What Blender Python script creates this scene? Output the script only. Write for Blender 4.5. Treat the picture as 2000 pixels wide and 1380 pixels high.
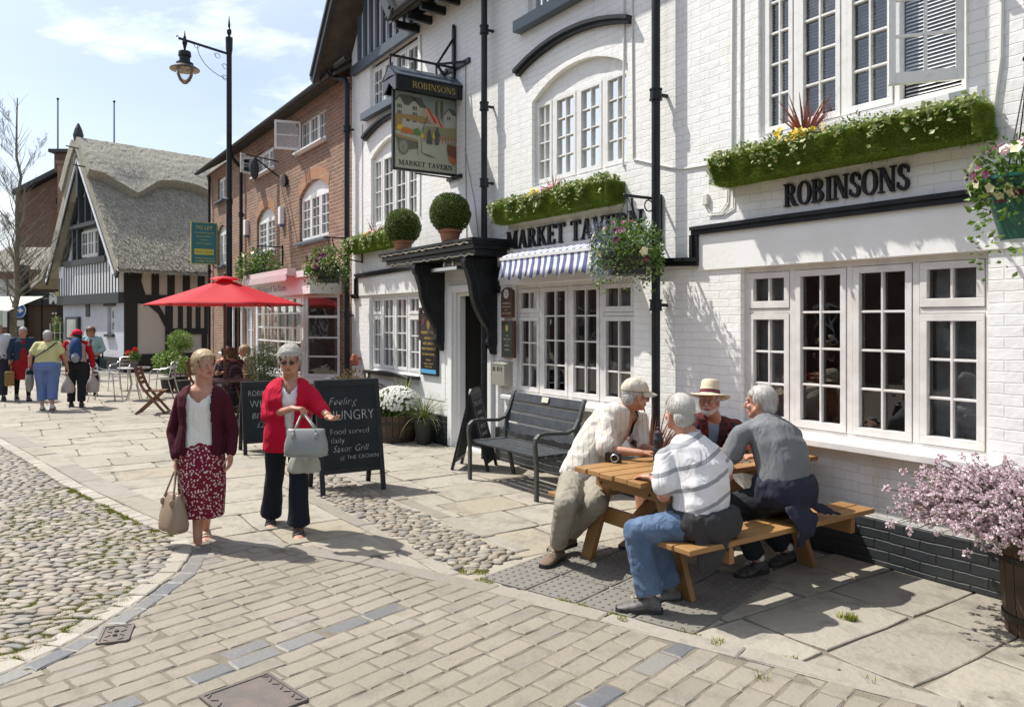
import bpy, bmesh, math, random
from mathutils import Vector, Matrix, Euler, geometry, noise
R = math.radians
random.seed(7)
V = Vector
for o in list(bpy.data.objects): bpy.data.objects.remove(o)
S = bpy.context.scene
COL = S.collection
# ---------------- camera, light, exposure ----------------
CAMH, FPX, HOR = 1.8, 1500.0, 626.0
cd = bpy.data.cameras.new('camera'); cam = bpy.data.objects.new('camera', cd); COL.objects.link(cam)
S.camera = cam
fwd = V((-.8320, .5547, 0)); rgt = V((.5547, .8320, 0)); upv = V((0, 0, 1))
cam.matrix_world = Matrix((( rgt.x, 0, -fwd.x, 0), (rgt.y, 0, -fwd.y, 0), (0, 1, 0, CAMH), (0, 0, 0, 1)))
cd.sensor_width = 36; cd.lens = 36*FPX/2000; cd.shift_y = -(690-HOR)/2000; cd.clip_end = 2000; cd.clip_start = .1
SUND = V((.85, .53, -1.50)).normalized()          # direction the light travels
sl = bpy.data.lights.new('sun', 'SUN'); so = bpy.data.objects.new('sun', sl); COL.objects.link(so)
sl.energy = 5; sl.angle = R(.55); sl.color = (1, .955, .88)
so.rotation_euler = SUND.to_track_quat('-Z', 'Y').to_euler(); so.location = (-20, -10, 30)
w = bpy.data.worlds.new('World'); S.world = w; w.use_nodes = True
nt = w.node_tree; nt.nodes.clear()
sky = nt.nodes.new('ShaderNodeTexSky'); sky.sky_type = 'NISHITA'; sky.sun_disc = False
sky.sun_elevation = math.asin(-SUND.z); sky.sun_rotation = math.atan2(-SUND.x, -SUND.y); sky.air_density = 1.0; sky.dust_density = 2.2; sky.ozone_density = 1.3
bg = nt.nodes.new('ShaderNodeBackground'); bg.inputs[1].default_value = .14
out = nt.nodes.new('ShaderNodeOutputWorld')
tc = nt.nodes.new('ShaderNodeTexCoord'); mp = nt.nodes.new('ShaderNodeMapping'); mp.inputs['Scale'].default_value = (1.0, 1.0, 3.2)
mp.inputs['Location'].default_value = (1.3, .4, .2)
n1 = nt.nodes.new('ShaderNodeTexNoise'); n1.inputs['Scale'].default_value = 3.1; n1.inputs['Detail'].default_value = 9; n1.inputs['Roughness'].default_value = .58; n1.inputs['Distortion'].default_value = .25
r1 = nt.nodes.new('ShaderNodeValToRGB'); r1.color_ramp.elements[0].position = .54; r1.color_ramp.elements[1].position = .74
n2 = nt.nodes.new('ShaderNodeTexNoise'); n2.inputs['Scale'].default_value = 1.3; n2.inputs['Detail'].default_value = 5
r2 = nt.nodes.new('ShaderNodeValToRGB'); r2.color_ramp.elements[0].position = .35; r2.color_ramp.elements[1].position = .75; r2.color_ramp.elements[0].color = (.10, .10, .10, 1); r2.color_ramp.elements[1].color = (.36, .36, .36, 1)
ad = nt.nodes.new('ShaderNodeMath'); ad.operation = 'ADD'; ad.use_clamp = True
mx = nt.nodes.new('ShaderNodeMixRGB'); mx.inputs[2].default_value = (8.5, 8.9, 9.4, 1)
L = nt.links.new
L(tc.outputs['Generated'], mp.inputs[0]); L(mp.outputs[0], n1.inputs[0]); L(mp.outputs[0], n2.inputs[0])
L(n1.outputs[0], r1.inputs[0]); L(n2.outputs[0], r2.inputs[0]); L(r1.outputs[0], ad.inputs[0]); L(r2.outputs[0], ad.inputs[1])
L(ad.outputs[0], mx.inputs[0]); L(sky.outputs[0], mx.inputs[1]); L(mx.outputs[0], bg.inputs[0]); L(bg.outputs[0], out.inputs[0])
S.view_settings.view_transform = 'Standard'; S.view_settings.look = 'None'; S.view_settings.gamma = 1; S.view_settings.exposure = .27
S.render.resolution_x = 1024; S.render.resolution_y = 706
S.cycles.max_bounces = 8; S.cycles.transparent_max_bounces = 12; S.cycles.caustics_reflective = False; S.cycles.caustics_refractive = False

# ---------------- photograph measurements -> places in the street ----------------
def ray(px, py): return fwd + rgt*((px-1000)/FPX) + upv*(-(py-HOR)/FPX)
def atz(px, py, z=0.):
    d = ray(px, py); return V((0, 0, CAMH)) + d*((z-CAMH)/d.z)
def aty(px, py, y):
    d = ray(px, py); return V((0, 0, CAMH)) + d*(y/d.y)
def atd(px, py, dep): return V((0, 0, CAMH)) + ray(px, py)*dep

# ---------------- helpers ----------------
class MB:
    def __init__(s): s.v = []; s.f = []; s.m = []; s.M = None; s.mi = 0
    def add(s, vs, fs, mi=None):
        n = len(s.v); M = s.M
        if M is None: s.v.extend([tuple(v) for v in vs])
        else: s.v.extend([tuple(M @ V(v)) for v in vs])
        mi = s.mi if mi is None else mi
        for f in fs: s.f.append([n+i for i in f]); s.m.append(mi)
    def box(s, x0, x1, y0, y1, z0, z1, mi=None):
        s.add([(x0,y0,z0),(x1,y0,z0),(x1,y1,z0),(x0,y1,z0),(x0,y0,z1),(x1,y0,z1),(x1,y1,z1),(x0,y1,z1)],
              [(0,3,2,1),(4,5,6,7),(0,1,5,4),(1,2,6,5),(2,3,7,6),(3,0,4,7)], mi)
    def bar(s, a, b, w, h, up=V((0,0,1)), mi=None):      # rectangular bar from a to b; w across, h along up
        a = V(a); b = V(b); d = (b-a).normalized(); u = V(up)
        if abs(d.dot(u)) > .98: u = V((0,1,0))
        sd = d.cross(u).normalized(); u = sd.cross(d)
        vs = []
        for p in (a, b):
            for sx, su in ((-1,-1),(1,-1),(1,1),(-1,1)): vs.append(p+sd*sx*w/2+u*su*h/2)
        s.add(vs, [(3,2,1,0),(4,5,6,7),(0,1,5,4),(1,2,6,5),(2,3,7,6),(3,0,4,7)], mi)
    def rings(s, rs, closed=False, cap=True, mi=None):
        n = len(rs[0]); vs = [p for r in rs for p in r]; fs = []
        k = len(rs)
        for i in range(k if closed else k-1):
            j = (i+1) % k
            for q in range(n): fs.append((i*n+q, i*n+(q+1)%n, j*n+(q+1)%n, j*n+q))
        if cap and not closed:
            fs.append(tuple(range(n-1, -1, -1))); fs.append(tuple((k-1)*n+q for q in range(n)))
        s.add(vs, fs, mi)
    def tube(s, pts, r, n=8, cap=True, mi=None, closed=False):
        pts = [V(p) for p in pts]; k = len(pts); rr = r if isinstance(r, (list, tuple)) else [r]*k
        u = None; rs = []
        for i, p in enumerate(pts):
            if closed: d = (pts[(i+1)%k]-pts[i-1])
            else: d = (pts[min(i+1,k-1)]-pts[max(i-1,0)])
            d.normalize()
            if u is None: u = d.orthogonal().normalized()
            else:
                u = (u-d*u.dot(d)); u = u.normalized() if u.length > 1e-6 else d.orthogonal().normalized()
            w_ = d.cross(u)
            rs.append([p+(u*math.cos(2*math.pi*q/n)+w_*math.sin(2*math.pi*q/n))*rr[i] for q in range(n)])
        s.rings(rs, closed, cap, mi)
    def lathe(s, prof, c=(0,0,0), n=24, mi=None, cap=True):
        s.rings([[V((c[0]+r*math.cos(2*math.pi*q/n), c[1]+r*math.sin(2*math.pi*q/n), c[2]+z)) for q in range(n)] for r, z in prof], False, cap, mi)
    def ell(s, c, r, Rm=None, n=16, m=10, mi=None):
        c = V(c); vs = []
        rs = []
        for i in range(1, m):
            t = math.pi*i/m; ring = []
            for q in range(n):
                p = V((r[0]*math.sin(t)*math.cos(2*math.pi*q/n), r[1]*math.sin(t)*math.sin(2*math.pi*q/n), -r[2]*math.cos(t)))
                ring.append(c+(Rm @ p if Rm else p))
            rs.append(ring)
        vs = [p for g in rs for p in g]; b = len(vs)
        vs += [c+(Rm @ V((0,0,-r[2])) if Rm else V((0,0,-r[2]))), c+(Rm @ V((0,0,r[2])) if Rm else V((0,0,r[2])))]
        fs = [(i*n+q, i*n+(q+1)%n, (i+1)*n+(q+1)%n, (i+1)*n+q) for i in range(m-2) for q in range(n)]
        fs += [(b, (q+1)%n, q) for q in range(n)] + [(b+1, (m-2)*n+q, (m-2)*n+(q+1)%n) for q in range(n)]
        s.add(vs, fs, mi)
    def cap2(s, a, b, r0, r1, n=14, mi=None, flat=1.0, fdir=None):  # tapered capsule
        a = V(a); b = V(b); d = b-a; l = d.length
        if l < 1e-6: d = V((0,0,1)); l = 1e-6
        d = d/l; u = (V(fdir)-d*V(fdir).dot(d)).normalized() if fdir is not None else d.orthogonal().normalized(); w_ = d.cross(u); rs = []
        prof = [(-r0*math.cos(t), r0*math.sin(t)) for t in (.35, .8, 1.2, 1.57)] + [(l+r1*math.cos(t), r1*math.sin(t)) for t in (1.57, 1.2, .8, .35)]
        for z, r in prof: rs.append([a+d*z+(u*math.cos(2*math.pi*q/n)*flat+w_*math.sin(2*math.pi*q/n))*r for q in range(n)])
        s.rings(rs, False, True, mi)
    def prism(s, poly, d, mi=None):       # poly: list of 3D points, extruded by vector d
        n = len(poly); d = V(d); vs = [V(p) for p in poly]+[V(p)+d for p in poly]
        s.add(vs, [tuple(range(n)), tuple(range(2*n-1, n-1, -1))]+[(i, i+n, (i+1)%n+n, (i+1)%n) for i in range(n)], mi)
    def build(s, name, mats, parent=None, smooth=False, bevel=0, label=None, fixn=True):
        me = bpy.data.meshes.new(name); me.from_pydata([tuple(v) for v in s.v], [], s.f)
        if not isinstance(mats, (list, tuple)): mats = [mats]
        for m in mats: me.materials.append(m)
        if any(s.m): me.polygons.foreach_set('material_index', s.m)
        if fixn and len(s.f) < 60000:
            bm = bmesh.new(); bm.from_mesh(me); bmesh.ops.recalc_face_normals(bm, faces=bm.faces); bm.to_mesh(me); bm.free()
        if smooth:
            me.polygons.foreach_set('use_smooth', [True]*len(me.polygons))
        o = bpy.data.objects.new(name, me); COL.objects.link(o)
        if parent: o.parent = parent
        if bevel:
            b = o.modifiers.new('bevel', 'BEVEL'); b.width = bevel; b.segments = 2; b.limit_method = 'ANGLE'; b.angle_limit = R(40)
        if smooth == 'auto': me.shade_auto_smooth if False else None
        if label: o['label'] = label
        return o
def empty(name, loc=(0,0,0), rz=0, label=None, cat=None, group=None):
    o = bpy.data.objects.new(name, None); COL.objects.link(o); o.location = loc; o.rotation_euler = (0,0,rz); o.empty_display_size = .2
    if label: tag(o, label, cat, group)
    return o
def tag(o, label=None, cat=None, group=None, kind=None):
    if label: o['label'] = label
    if cat: o['category'] = cat
    if group: o['group'] = group
    if kind: o['kind'] = kind
    return o
def copy_tree(o, parent=None, label=None):
    c = o.copy(); COL.objects.link(c)
    if parent: c.parent = parent
    if label: c['label'] = label
    for ch in [x for x in bpy.data.objects if x.parent == o]: copy_tree(ch, c)
    return c
def tess(outer, holes):
    pl = [[V((x, z, 0)) for x, z in outer]]+[[V((x, z, 0)) for x, z in h] for h in holes]
    return [p for l in pl for p in l], geometry.tessellate_polygon(pl)
def wallmesh(mb, outer, holes, d, thick=.14, y=0):
    """flat wall in the local xz plane at y, with openings whose reveals go thick deep"""
    pts, tr = tess(outer, holes)
    vs = [(p.x, y, p.y) for p in pts]
    mb.add(vs, [tuple(t) for t in tr])
    for h in holes:
        n = len(h); mb.add([(x, y, z) for x, z in h]+[(x, y+thick, z) for x, z in h], [(i, (i+1)%n, n+(i+1)%n, n+i) for i in range(n)])
    if d:
        n = len(outer); mb.add([(x, y, z) for x, z in outer]+[(x, y+d, z) for x, z in outer], [(i, (i+1)%n, n+(i+1)%n, n+i) for i in range(n)])
def rect(x0, x1, z0, z1): return [(x0,z0),(x1,z0),(x1,z1),(x0,z1)]
def archhole(x0, x1, z0, zs, zt, n=10):
    pts = [(x0,z0),(x1,z0)]; c = (x0+x1)/2; hw = (x1-x0)/2; rise = zt-zs; r = (hw*hw+rise*rise)/(2*rise); zc = zt-r
    a = math.asin(hw/r)
    for i in range(n+1):
        t = a-2*a*i/n; pts.append((c+r*math.sin(t), zc+r*math.cos(t)))
    return pts

# ---------------- materials ----------------
MC = {}
def nn(nt, t, **k):
    n = nt.nodes.new(t)
    for a, b in k.items(): setattr(n, a, b)
    return n
def mat(name, col, rough=.6, metal=0, var=None, bump=None, island=None, spec=.5, sss=0, trans=0, coat=0, grime=None, vlo=.35, vhi=.65, spots=None):
    if name in MC: return MC[name]
    m = bpy.data.materials.new(name); m.use_nodes = True; nt = m.node_tree; L = nt.links.new
    p = nt.nodes['Principled BSDF']; p.inputs['Base Color'].default_value = (*col, 1); p.inputs['Roughness'].default_value = rough
    p.inputs['Metallic'].default_value = metal; p.inputs['Specular IOR Level'].default_value = spec
    if coat: p.inputs['Coat Weight'].default_value = coat
    if sss: p.inputs['Subsurface Weight'].default_value = sss; p.inputs['Subsurface Radius'].default_value = (1, .3, .15); p.inputs['Subsurface Scale'].default_value = .008
    tc = nn(nt, 'ShaderNodeTexCoord'); c = None
    rgb = nn(nt, 'ShaderNodeRGB'); rgb.outputs[0].default_value = (*col, 1); c = rgb.outputs[0]
    if island:
        g = nn(nt, 'ShaderNodeNewGeometry'); mx = nn(nt, 'ShaderNodeMixRGB'); L(g.outputs['Random Per Island'], mx.inputs[0]); L(c, mx.inputs[1])
        if len(island) == 3 and not isinstance(island[0], (tuple, list)): mx.inputs[2].default_value = (*island, 1); c = mx.outputs[0]
        else:
            rp = nn(nt, 'ShaderNodeValToRGB'); rp.color_ramp.interpolation = 'LINEAR'
            cs = [col]+list(island)
            while len(rp.color_ramp.elements) < len(cs): rp.color_ramp.elements.new(.5)
            for i, cc in enumerate(cs): rp.color_ramp.elements[i].position = i/(len(cs)-1); rp.color_ramp.elements[i].color = (*cc, 1)
            L(g.outputs['Random Per Island'], rp.inputs[0]); c = rp.outputs[0]
    if var:
        col2, sc, det = var
        n = nn(nt, 'ShaderNodeTexNoise'); n.inputs['Scale'].default_value = sc; n.inputs['Detail'].default_value = det; L(tc.outputs['Object'], n.inputs[0])
        rp = nn(nt, 'ShaderNodeValToRGB'); rp.color_ramp.elements[0].position = vlo; rp.color_ramp.elements[1].position = vhi; L(n.outputs[0], rp.inputs[0])
        mx = nn(nt, 'ShaderNodeMixRGB'); L(rp.outputs[0], mx.inputs[0]); L(c, mx.inputs[1]); mx.inputs[2].default_value = (*col2, 1); c = mx.outputs[0]
    if grime:
        gcol, gs, amt = grime
        n = nn(nt, 'ShaderNodeTexNoise'); n.inputs['Scale'].default_value = gs; n.inputs['Detail'].default_value = 8; n.inputs['Roughness'].default_value = .7; L(tc.outputs['Object'], n.inputs[0])
        rp = nn(nt, 'ShaderNodeValToRGB'); rp.color_ramp.elements[0].position = .5; rp.color_ramp.elements[1].position = .75; rp.color_ramp.elements[1].color = (amt, amt, amt, 1); L(n.outputs[0], rp.inputs[0])
        mx = nn(nt, 'ShaderNodeMixRGB'); L(rp.outputs[0], mx.inputs[0]); L(c, mx.inputs[1]); mx.inputs[2].default_value = (*gcol, 1); c = mx.outputs[0]
    if spots:
        for sc_, th_, col_ in spots:
            v_ = nn(nt, 'ShaderNodeTexVoronoi'); v_.inputs['Scale'].default_value = sc_; L(tc.outputs['Object'], v_.inputs['Vector']); l_ = nn(nt, 'ShaderNodeMapRange'); l_.inputs[1].default_value = th_; l_.inputs[2].default_value = th_*.6; L(v_.outputs['Distance'], l_.inputs[0])
            mx = nn(nt, 'ShaderNodeMixRGB'); L(l_.outputs[0], mx.inputs[0]); L(c, mx.inputs[1]); mx.inputs[2].default_value = (*col_, 1); c = mx.outputs[0]
    L(c, p.inputs['Base Color'])
    if bump:
        bs, st, dist = bump
        n = nn(nt, 'ShaderNodeTexNoise'); n.inputs['Scale'].default_value = bs; n.inputs['Detail'].default_value = 6; L(tc.outputs['Object'], n.inputs[0])
        b = nn(nt, 'ShaderNodeBump'); b.inputs['Strength'].default_value = st; b.inputs['Distance'].default_value = dist; L(n.outputs[0], b.inputs['Height']); L(b.outputs[0], p.inputs['Normal'])
    if trans:
        t = nn(nt, 'ShaderNodeBsdfTranslucent'); L(c, t.inputs[0]); ms = nn(nt, 'ShaderNodeMixShader'); ms.inputs[0].default_value = trans
        o = [x for x in nt.nodes if x.type == 'OUTPUT_MATERIAL'][0]; L(p.outputs[0], ms.inputs[1]); L(t.outputs[0], ms.inputs[2]); L(ms.outputs[0], o.inputs[0])
    MC[name] = m; return m
def brickmat(name, c1, c2, mortar, msize=.008, bw=.225, rh=.075, dist=.006, rough=.85, nz=.0035, grime=None, c3=None, n3=.012, streak=None):
    m = bpy.data.materials.new(name); m.use_nodes = True; nt = m.node_tree; L = nt.links.new; p = nt.nodes['Principled BSDF']; p.inputs['Roughness'].default_value = rough
    tc = nn(nt, 'ShaderNodeTexCoord'); sp = nn(nt, 'ShaderNodeSeparateXYZ'); L(tc.outputs['Object'], sp.inputs[0])
    a = nn(nt, 'ShaderNodeMath', operation='ADD'); L(sp.outputs[0], a.inputs[0]); L(sp.outputs[1], a.inputs[1])
    wn = nn(nt, 'ShaderNodeTexNoise'); wn.inputs['Scale'].default_value = 1.3; wn.inputs['Detail'].default_value = 3; L(tc.outputs['Object'], wn.inputs[0])
    wz = nn(nt, 'ShaderNodeMath', operation='MULTIPLY_ADD'); L(wn.outputs[0], wz.inputs[0]); wz.inputs[1].default_value = .05; L(sp.outputs[2], wz.inputs[2])
    wn2 = nn(nt, 'ShaderNodeTexNoise'); wn2.inputs['Scale'].default_value = 14; L(tc.outputs['Object'], wn2.inputs[0])
    wz2 = nn(nt, 'ShaderNodeMath', operation='MULTIPLY_ADD'); L(wn2.outputs[0], wz2.inputs[0]); wz2.inputs[1].default_value = .012; L(wz.outputs[0], wz2.inputs[2])
    cb = nn(nt, 'ShaderNodeCombineXYZ'); L(a.outputs[0], cb.inputs[0]); L(wz2.outputs[0], cb.inputs[1])
    bt = nn(nt, 'ShaderNodeTexBrick'); bt.inputs['Scale'].default_value = 1; bt.inputs['Brick Width'].default_value = bw; bt.inputs['Row Height'].default_value = rh
    bt.inputs['Mortar Size'].default_value = msize; bt.inputs['Mortar Smooth'].default_value = .6; bt.inputs['Color1'].default_value = (*c1, 1); bt.inputs['Color2'].default_value = (*c2, 1); bt.inputs['Mortar'].default_value = (*mortar, 1)
    L(cb.outputs[0], bt.inputs['Vector']); c = bt.outputs[0]
    if c3:
        n = nn(nt, 'ShaderNodeTexNoise'); n.inputs['Scale'].default_value = 2.3; n.inputs['Detail'].default_value = 6; L(tc.outputs['Object'], n.inputs[0])
        rp = nn(nt, 'ShaderNodeValToRGB'); rp.color_ramp.elements[0].position = .45; rp.color_ramp.elements[1].position = .7; rp.color_ramp.elements[1].color = (.55, .55, .55, 1); L(n.outputs[0], rp.inputs[0])
        mx = nn(nt, 'ShaderNodeMixRGB'); L(rp.outputs[0], mx.inputs[0]); L(c, mx.inputs[1]); mx.inputs[2].default_value = (*c3, 1); c = mx.outputs[0]
    if streak:
        mp_ = nn(nt, 'ShaderNodeMapping'); mp_.inputs['Scale'].default_value = (7, 7, .55); L(tc.outputs['Object'], mp_.inputs[0]); n = nn(nt, 'ShaderNodeTexNoise'); n.inputs['Scale'].default_value = 1; n.inputs['Detail'].default_value = 7; n.inputs['Roughness'].default_value = .65; L(mp_.outputs[0], n.inputs[0])
        lo = nn(nt, 'ShaderNodeMapRange'); lo.inputs[1].default_value = 1.1; lo.inputs[2].default_value = .3; lo.inputs[3].default_value = 0; lo.inputs[4].default_value = .16; L(sp.outputs[2], lo.inputs[0])
        ad_ = nn(nt, 'ShaderNodeMath', operation='ADD'); L(n.outputs[0], ad_.inputs[0]); L(lo.outputs[0], ad_.inputs[1]); rp = nn(nt, 'ShaderNodeMapRange'); rp.inputs[1].default_value = .56; rp.inputs[2].default_value = .80; rp.inputs[4].default_value = .55; L(ad_.outputs[0], rp.inputs[0])
        mx = nn(nt, 'ShaderNodeMixRGB'); L(rp.outputs[0], mx.inputs[0]); L(c, mx.inputs[1]); mx.inputs[2].default_value = (*streak, 1); c = mx.outputs[0]
    L(c, p.inputs['Base Color'])
    n = nn(nt, 'ShaderNodeTexNoise'); n.inputs['Scale'].default_value = 32; n.inputs['Detail'].default_value = 5; L(tc.outputs['Object'], n.inputs[0])
    n3_ = nn(nt, 'ShaderNodeTexNoise'); n3_.inputs['Scale'].default_value = 7; n3_.inputs['Detail'].default_value = 2; L(tc.outputs['Object'], n3_.inputs[0])
    k = nn(nt, 'ShaderNodeMath', operation='MULTIPLY'); L(bt.outputs['Fac'], k.inputs[0]); k.inputs[1].default_value = -dist
    k2 = nn(nt, 'ShaderNodeMath', operation='MULTIPLY_ADD'); L(n.outputs[0], k2.inputs[0]); k2.inputs[1].default_value = nz; L(k.outputs[0], k2.inputs[2])
    k3 = nn(nt, 'ShaderNodeMath', operation='MULTIPLY_ADD'); L(n3_.outputs[0], k3.inputs[0]); k3.inputs[1].default_value = n3; L(k2.outputs[0], k3.inputs[2])
    b = nn(nt, 'ShaderNodeBump'); b.inputs['Distance'].default_value = 1; b.inputs['Strength'].default_value = .9; L(k3.outputs[0], b.inputs['Height']); L(b.outputs[0], p.inputs['Normal'])
    MC[name] = m; return m
def glassmat(name, tint=(1,1,1), rough=.015, ior=1.6, wob=.15):
    m = bpy.data.materials.new(name); m.use_nodes = True; nt = m.node_tree; nt.nodes.clear(); L = nt.links.new
    o = nn(nt, 'ShaderNodeOutputMaterial'); t = nn(nt, 'ShaderNodeBsdfTransparent'); t.inputs[0].default_value = (*tint, 1); g = nn(nt, 'ShaderNodeBsdfGlossy'); g.inputs['Roughness'].default_value = rough
    fr = nn(nt, 'ShaderNodeFresnel'); fr.inputs[0].default_value = ior; ms = nn(nt, 'ShaderNodeMixShader')
    k = nn(nt, 'ShaderNodeMath', operation='MULTIPLY'); k.use_clamp = True; k.inputs[1].default_value = 2.5; L(fr.outputs[0], k.inputs[0])
    tc = nn(nt, 'ShaderNodeTexCoord'); n = nn(nt, 'ShaderNodeTexNoise'); n.inputs['Scale'].default_value = 3.5; L(tc.outputs['Object'], n.inputs[0])
    b = nn(nt, 'ShaderNodeBump'); b.inputs['Strength'].default_value = wob; b.inputs['Distance'].default_value = .02; L(n.outputs[0], b.inputs['Height']); L(b.outputs[0], g.inputs['Normal'])
    L(k.outputs[0], ms.inputs[0]); L(t.outputs[0], ms.inputs[1]); L(g.outputs[0], ms.inputs[2]); L(ms.outputs[0], o.inputs[0]); MC[name] = m; return m

m_white = brickmat('white_painted_brick', (.88,.875,.86), (.865,.86,.845), (.84,.835,.81), msize=.005, dist=.0035, rough=.7, nz=.0028, n3=.008, c3=(.80,.79,.75), streak=(.58,.55,.48))
m_render = mat('white_render', (.86,.86,.85), .75, var=((.82,.82,.80), 2.2, 6), bump=(24, .5, .004))
m_wood = mat('white_window_paint', (.76,.74,.72), .55, var=((.66,.63,.60), 9, 6), bump=(60, .3, .002))
m_woodw = mat('bright_window_paint', (.80,.80,.78), .5, bump=(50, .25, .002), grime=((.45,.42,.36), 11, .5))
m_black = mat('black_gloss_paint', (.008,.009,.011), .42, bump=(18, .25, .004), var=((.016,.019,.022), 6, 5), spec=.35)
m_plinth = brickmat('dark_painted_brick', (.035,.04,.045), (.03,.035,.04), (.025,.028,.03), dist=.008, rough=.45)
m_slate = mat('blue_grey_sill', (.10,.13,.16), .5, bump=(30, .3, .003))
m_glass = glassmat('window_glass'); m_glassb = glassmat('clear_glass', wob=0, ior=1.45)
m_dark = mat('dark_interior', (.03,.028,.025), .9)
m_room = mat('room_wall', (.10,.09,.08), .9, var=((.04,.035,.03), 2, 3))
m_curtain = mat('net_curtain', (.42,.46,.48), .9, var=((.30,.34,.36), 8, 2))
m_blind = mat('blind_slats', (.82,.82,.82), .6)
m_roof = mat('roof_tile', (.08,.065,.055), .85, var=((.12,.10,.08), 5, 6), bump=(30, .8, .02))
m_alu = mat('aluminium', (.62,.62,.63), .28, 1)
# ---------------- ground ----------------
m_bed = mat('joint_sand', (.165,.143,.108), .95, var=((.21,.185,.14), 9, 8), bump=(120, .8, .01))
m_flag = mat('sandstone_flags', (.30,.273,.218), .82, island=[(.34,.312,.252), (.275,.255,.21), (.355,.328,.27), (.31,.272,.205)], spots=((1.9,.035,(.10,.095,.085)),(2.7,.022,(.5,.48,.44))), grime=((.10,.092,.078), 3.2, .8), bump=(16, .7, .02))
m_sett = mat('granite_setts', (.255,.228,.185), .78, island=[(.29,.262,.212), (.24,.218,.18), (.30,.27,.218), (.27,.23,.188), (.255,.24,.205), (.21,.192,.168)], spots=((1.7,.03,(.09,.085,.075)),(3.1,.02,(.45,.43,.39))), var=((.235,.21,.16), .9, 5), grime=((.13,.118,.098), 5, .7), bump=(45, .6, .008))
m_blue = mat('blue_brick', (.135,.138,.142), .55, island=[(.19,.188,.18), (.115,.122,.135), (.25,.24,.21), (.16,.16,.158)], grime=((.22,.20,.165), 9, .6), bump=(40, .5, .008))
m_kerb = mat('kerb_stone', (.27,.245,.20), .8, island=[(.31,.285,.24), (.235,.215,.18)], grime=((.17,.155,.13), 6, .8), bump=(30, .6, .012))
m_white_sett = mat('pale_setts', (.37,.345,.285), .75, island=[(.31,.285,.235), (.42,.395,.34)], bump=(45, .5, .008))
m_cob = mat('river_cobbles', (.25,.218,.165), .65, island=[(.165,.16,.148), (.31,.278,.215), (.26,.212,.155), (.36,.328,.265), (.18,.158,.12), (.23,.212,.178)], grime=((.11,.10,.075), 18, .7), bump=(70, .4, .005))
m_tact = mat('tactile_concrete', (.185,.173,.15), .85, grime=((.14,.13,.115), 6, .7), bump=(90, .4, .004))
m_moss = mat('moss_and_weeds', (.22,.27,.03), .9, island=[(.32,.34,.05), (.15,.19,.02), (.36,.33,.08)])
gmb = MB(); gmb.add([(-500,-500,-.012),(500,-500,-.012),(500,500,-.012),(-500,500,-.012)], [(0,1,2,3)])
tag(gmb.build('ground', m_bed), kind='structure')
KERB = [(-6.75,1.36),(-5.89,2.0),(-4.61,2.65),(-3.47,3.05),(-2.09,3.59),(-1.0,3.98),(1.5,4.6)]
COB = [(-22,-1.2),(-16,-.42),(-13.3,0.0),(-11.42,.32),(-9.8,.56),(-8.48,.83),(-7.43,1.05),(-6.84,1.22),(-6.43,1.2),(-5.9,1.0),(-5.49,.72),(-5.16,.45),(-4.88,.18),(-4.68,-.1),(-4.4,-.8),(-4.3,-2),(-4.6,-4),(-22,-4)]
def inpoly(x, y, P):
    c = False; n = len(P)
    for i in range(n):
        x0, y0 = P[i]; x1, y1 = P[i-1]
        if (y0 > y) != (y1 > y) and x < (x1-x0)*(y-y0)/(y1-y0)+x0: c = not c
    return c
def sdist(x, y, P):
    b = 9e9; p = V((x, y))
    for i in range(len(P)-1):
        a = V(P[i]); c = V(P[i+1]); d = c-a; t = max(0, min(1, (p-a).dot(d)/d.length_squared)); b = min(b, (p-a-d*t).length)
    return b
SETT = KERB+[(1.5,-4),(-4.6,-4),(-4.3,-2),(-4.4,-.8),(-4.68,-.1),(-4.88,.18),(-5.16,.45),(-5.49,.72),(-5.9,1.0),(-6.43,1.2)]
def slab(mb, pts, z, ch=.006, low=-.012, tilt=0):
    """stone with chamfered edge; pts ccw list (x,y)"""
    c = V((sum(p[0] for p in pts)/len(pts), sum(p[1] for p in pts)/len(pts))); top = []; n = len(pts)
    tx = random.uniform(-tilt, tilt); ty = random.uniform(-tilt, tilt)
    for p in pts:
        d = V(p)-c; top.append(c+d*(1-ch/max(d.length, .02)*1.5))
    zz = lambda q: z+(q[0]-c.x)*tx+(q[1]-c.y)*ty
    vs = [(p[0], p[1], low) for p in pts]+[(p[0], p[1], zz(p)-ch*.8) for p in pts]+[(q.x, q.y, zz(q)) for q in top]
    fs = [(i, (i+1)%n, n+(i+1)%n, n+i) for i in range(n)]+[(n+i, n+(i+1)%n, 2*n+(i+1)%n, 2*n+i) for i in range(n)]+[tuple(range(2*n, 3*n))]
    mb.add(vs, fs)
def wobrect(c, ax, ay, lx, ly, j, sub=2):
    """rectangle with slightly irregular edges"""
    pts = []
    cs = [(-1,-1),(1,-1),(1,1),(-1,1)]
    for i in range(4):
        a = cs[i]; b = cs[(i+1)%4]
        for k in range(sub):
            t = k/sub; u = a[0]+(b[0]-a[0])*t; w_ = a[1]+(b[1]-a[1])*t
            kk = .97 if k == 0 else 1
            p = c+ax*(u*lx/2*kk)+ay*(w_*ly/2*kk); pts.append((p.x+random.uniform(-j, j), p.y+random.uniform(-j, j)))
    return pts
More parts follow.
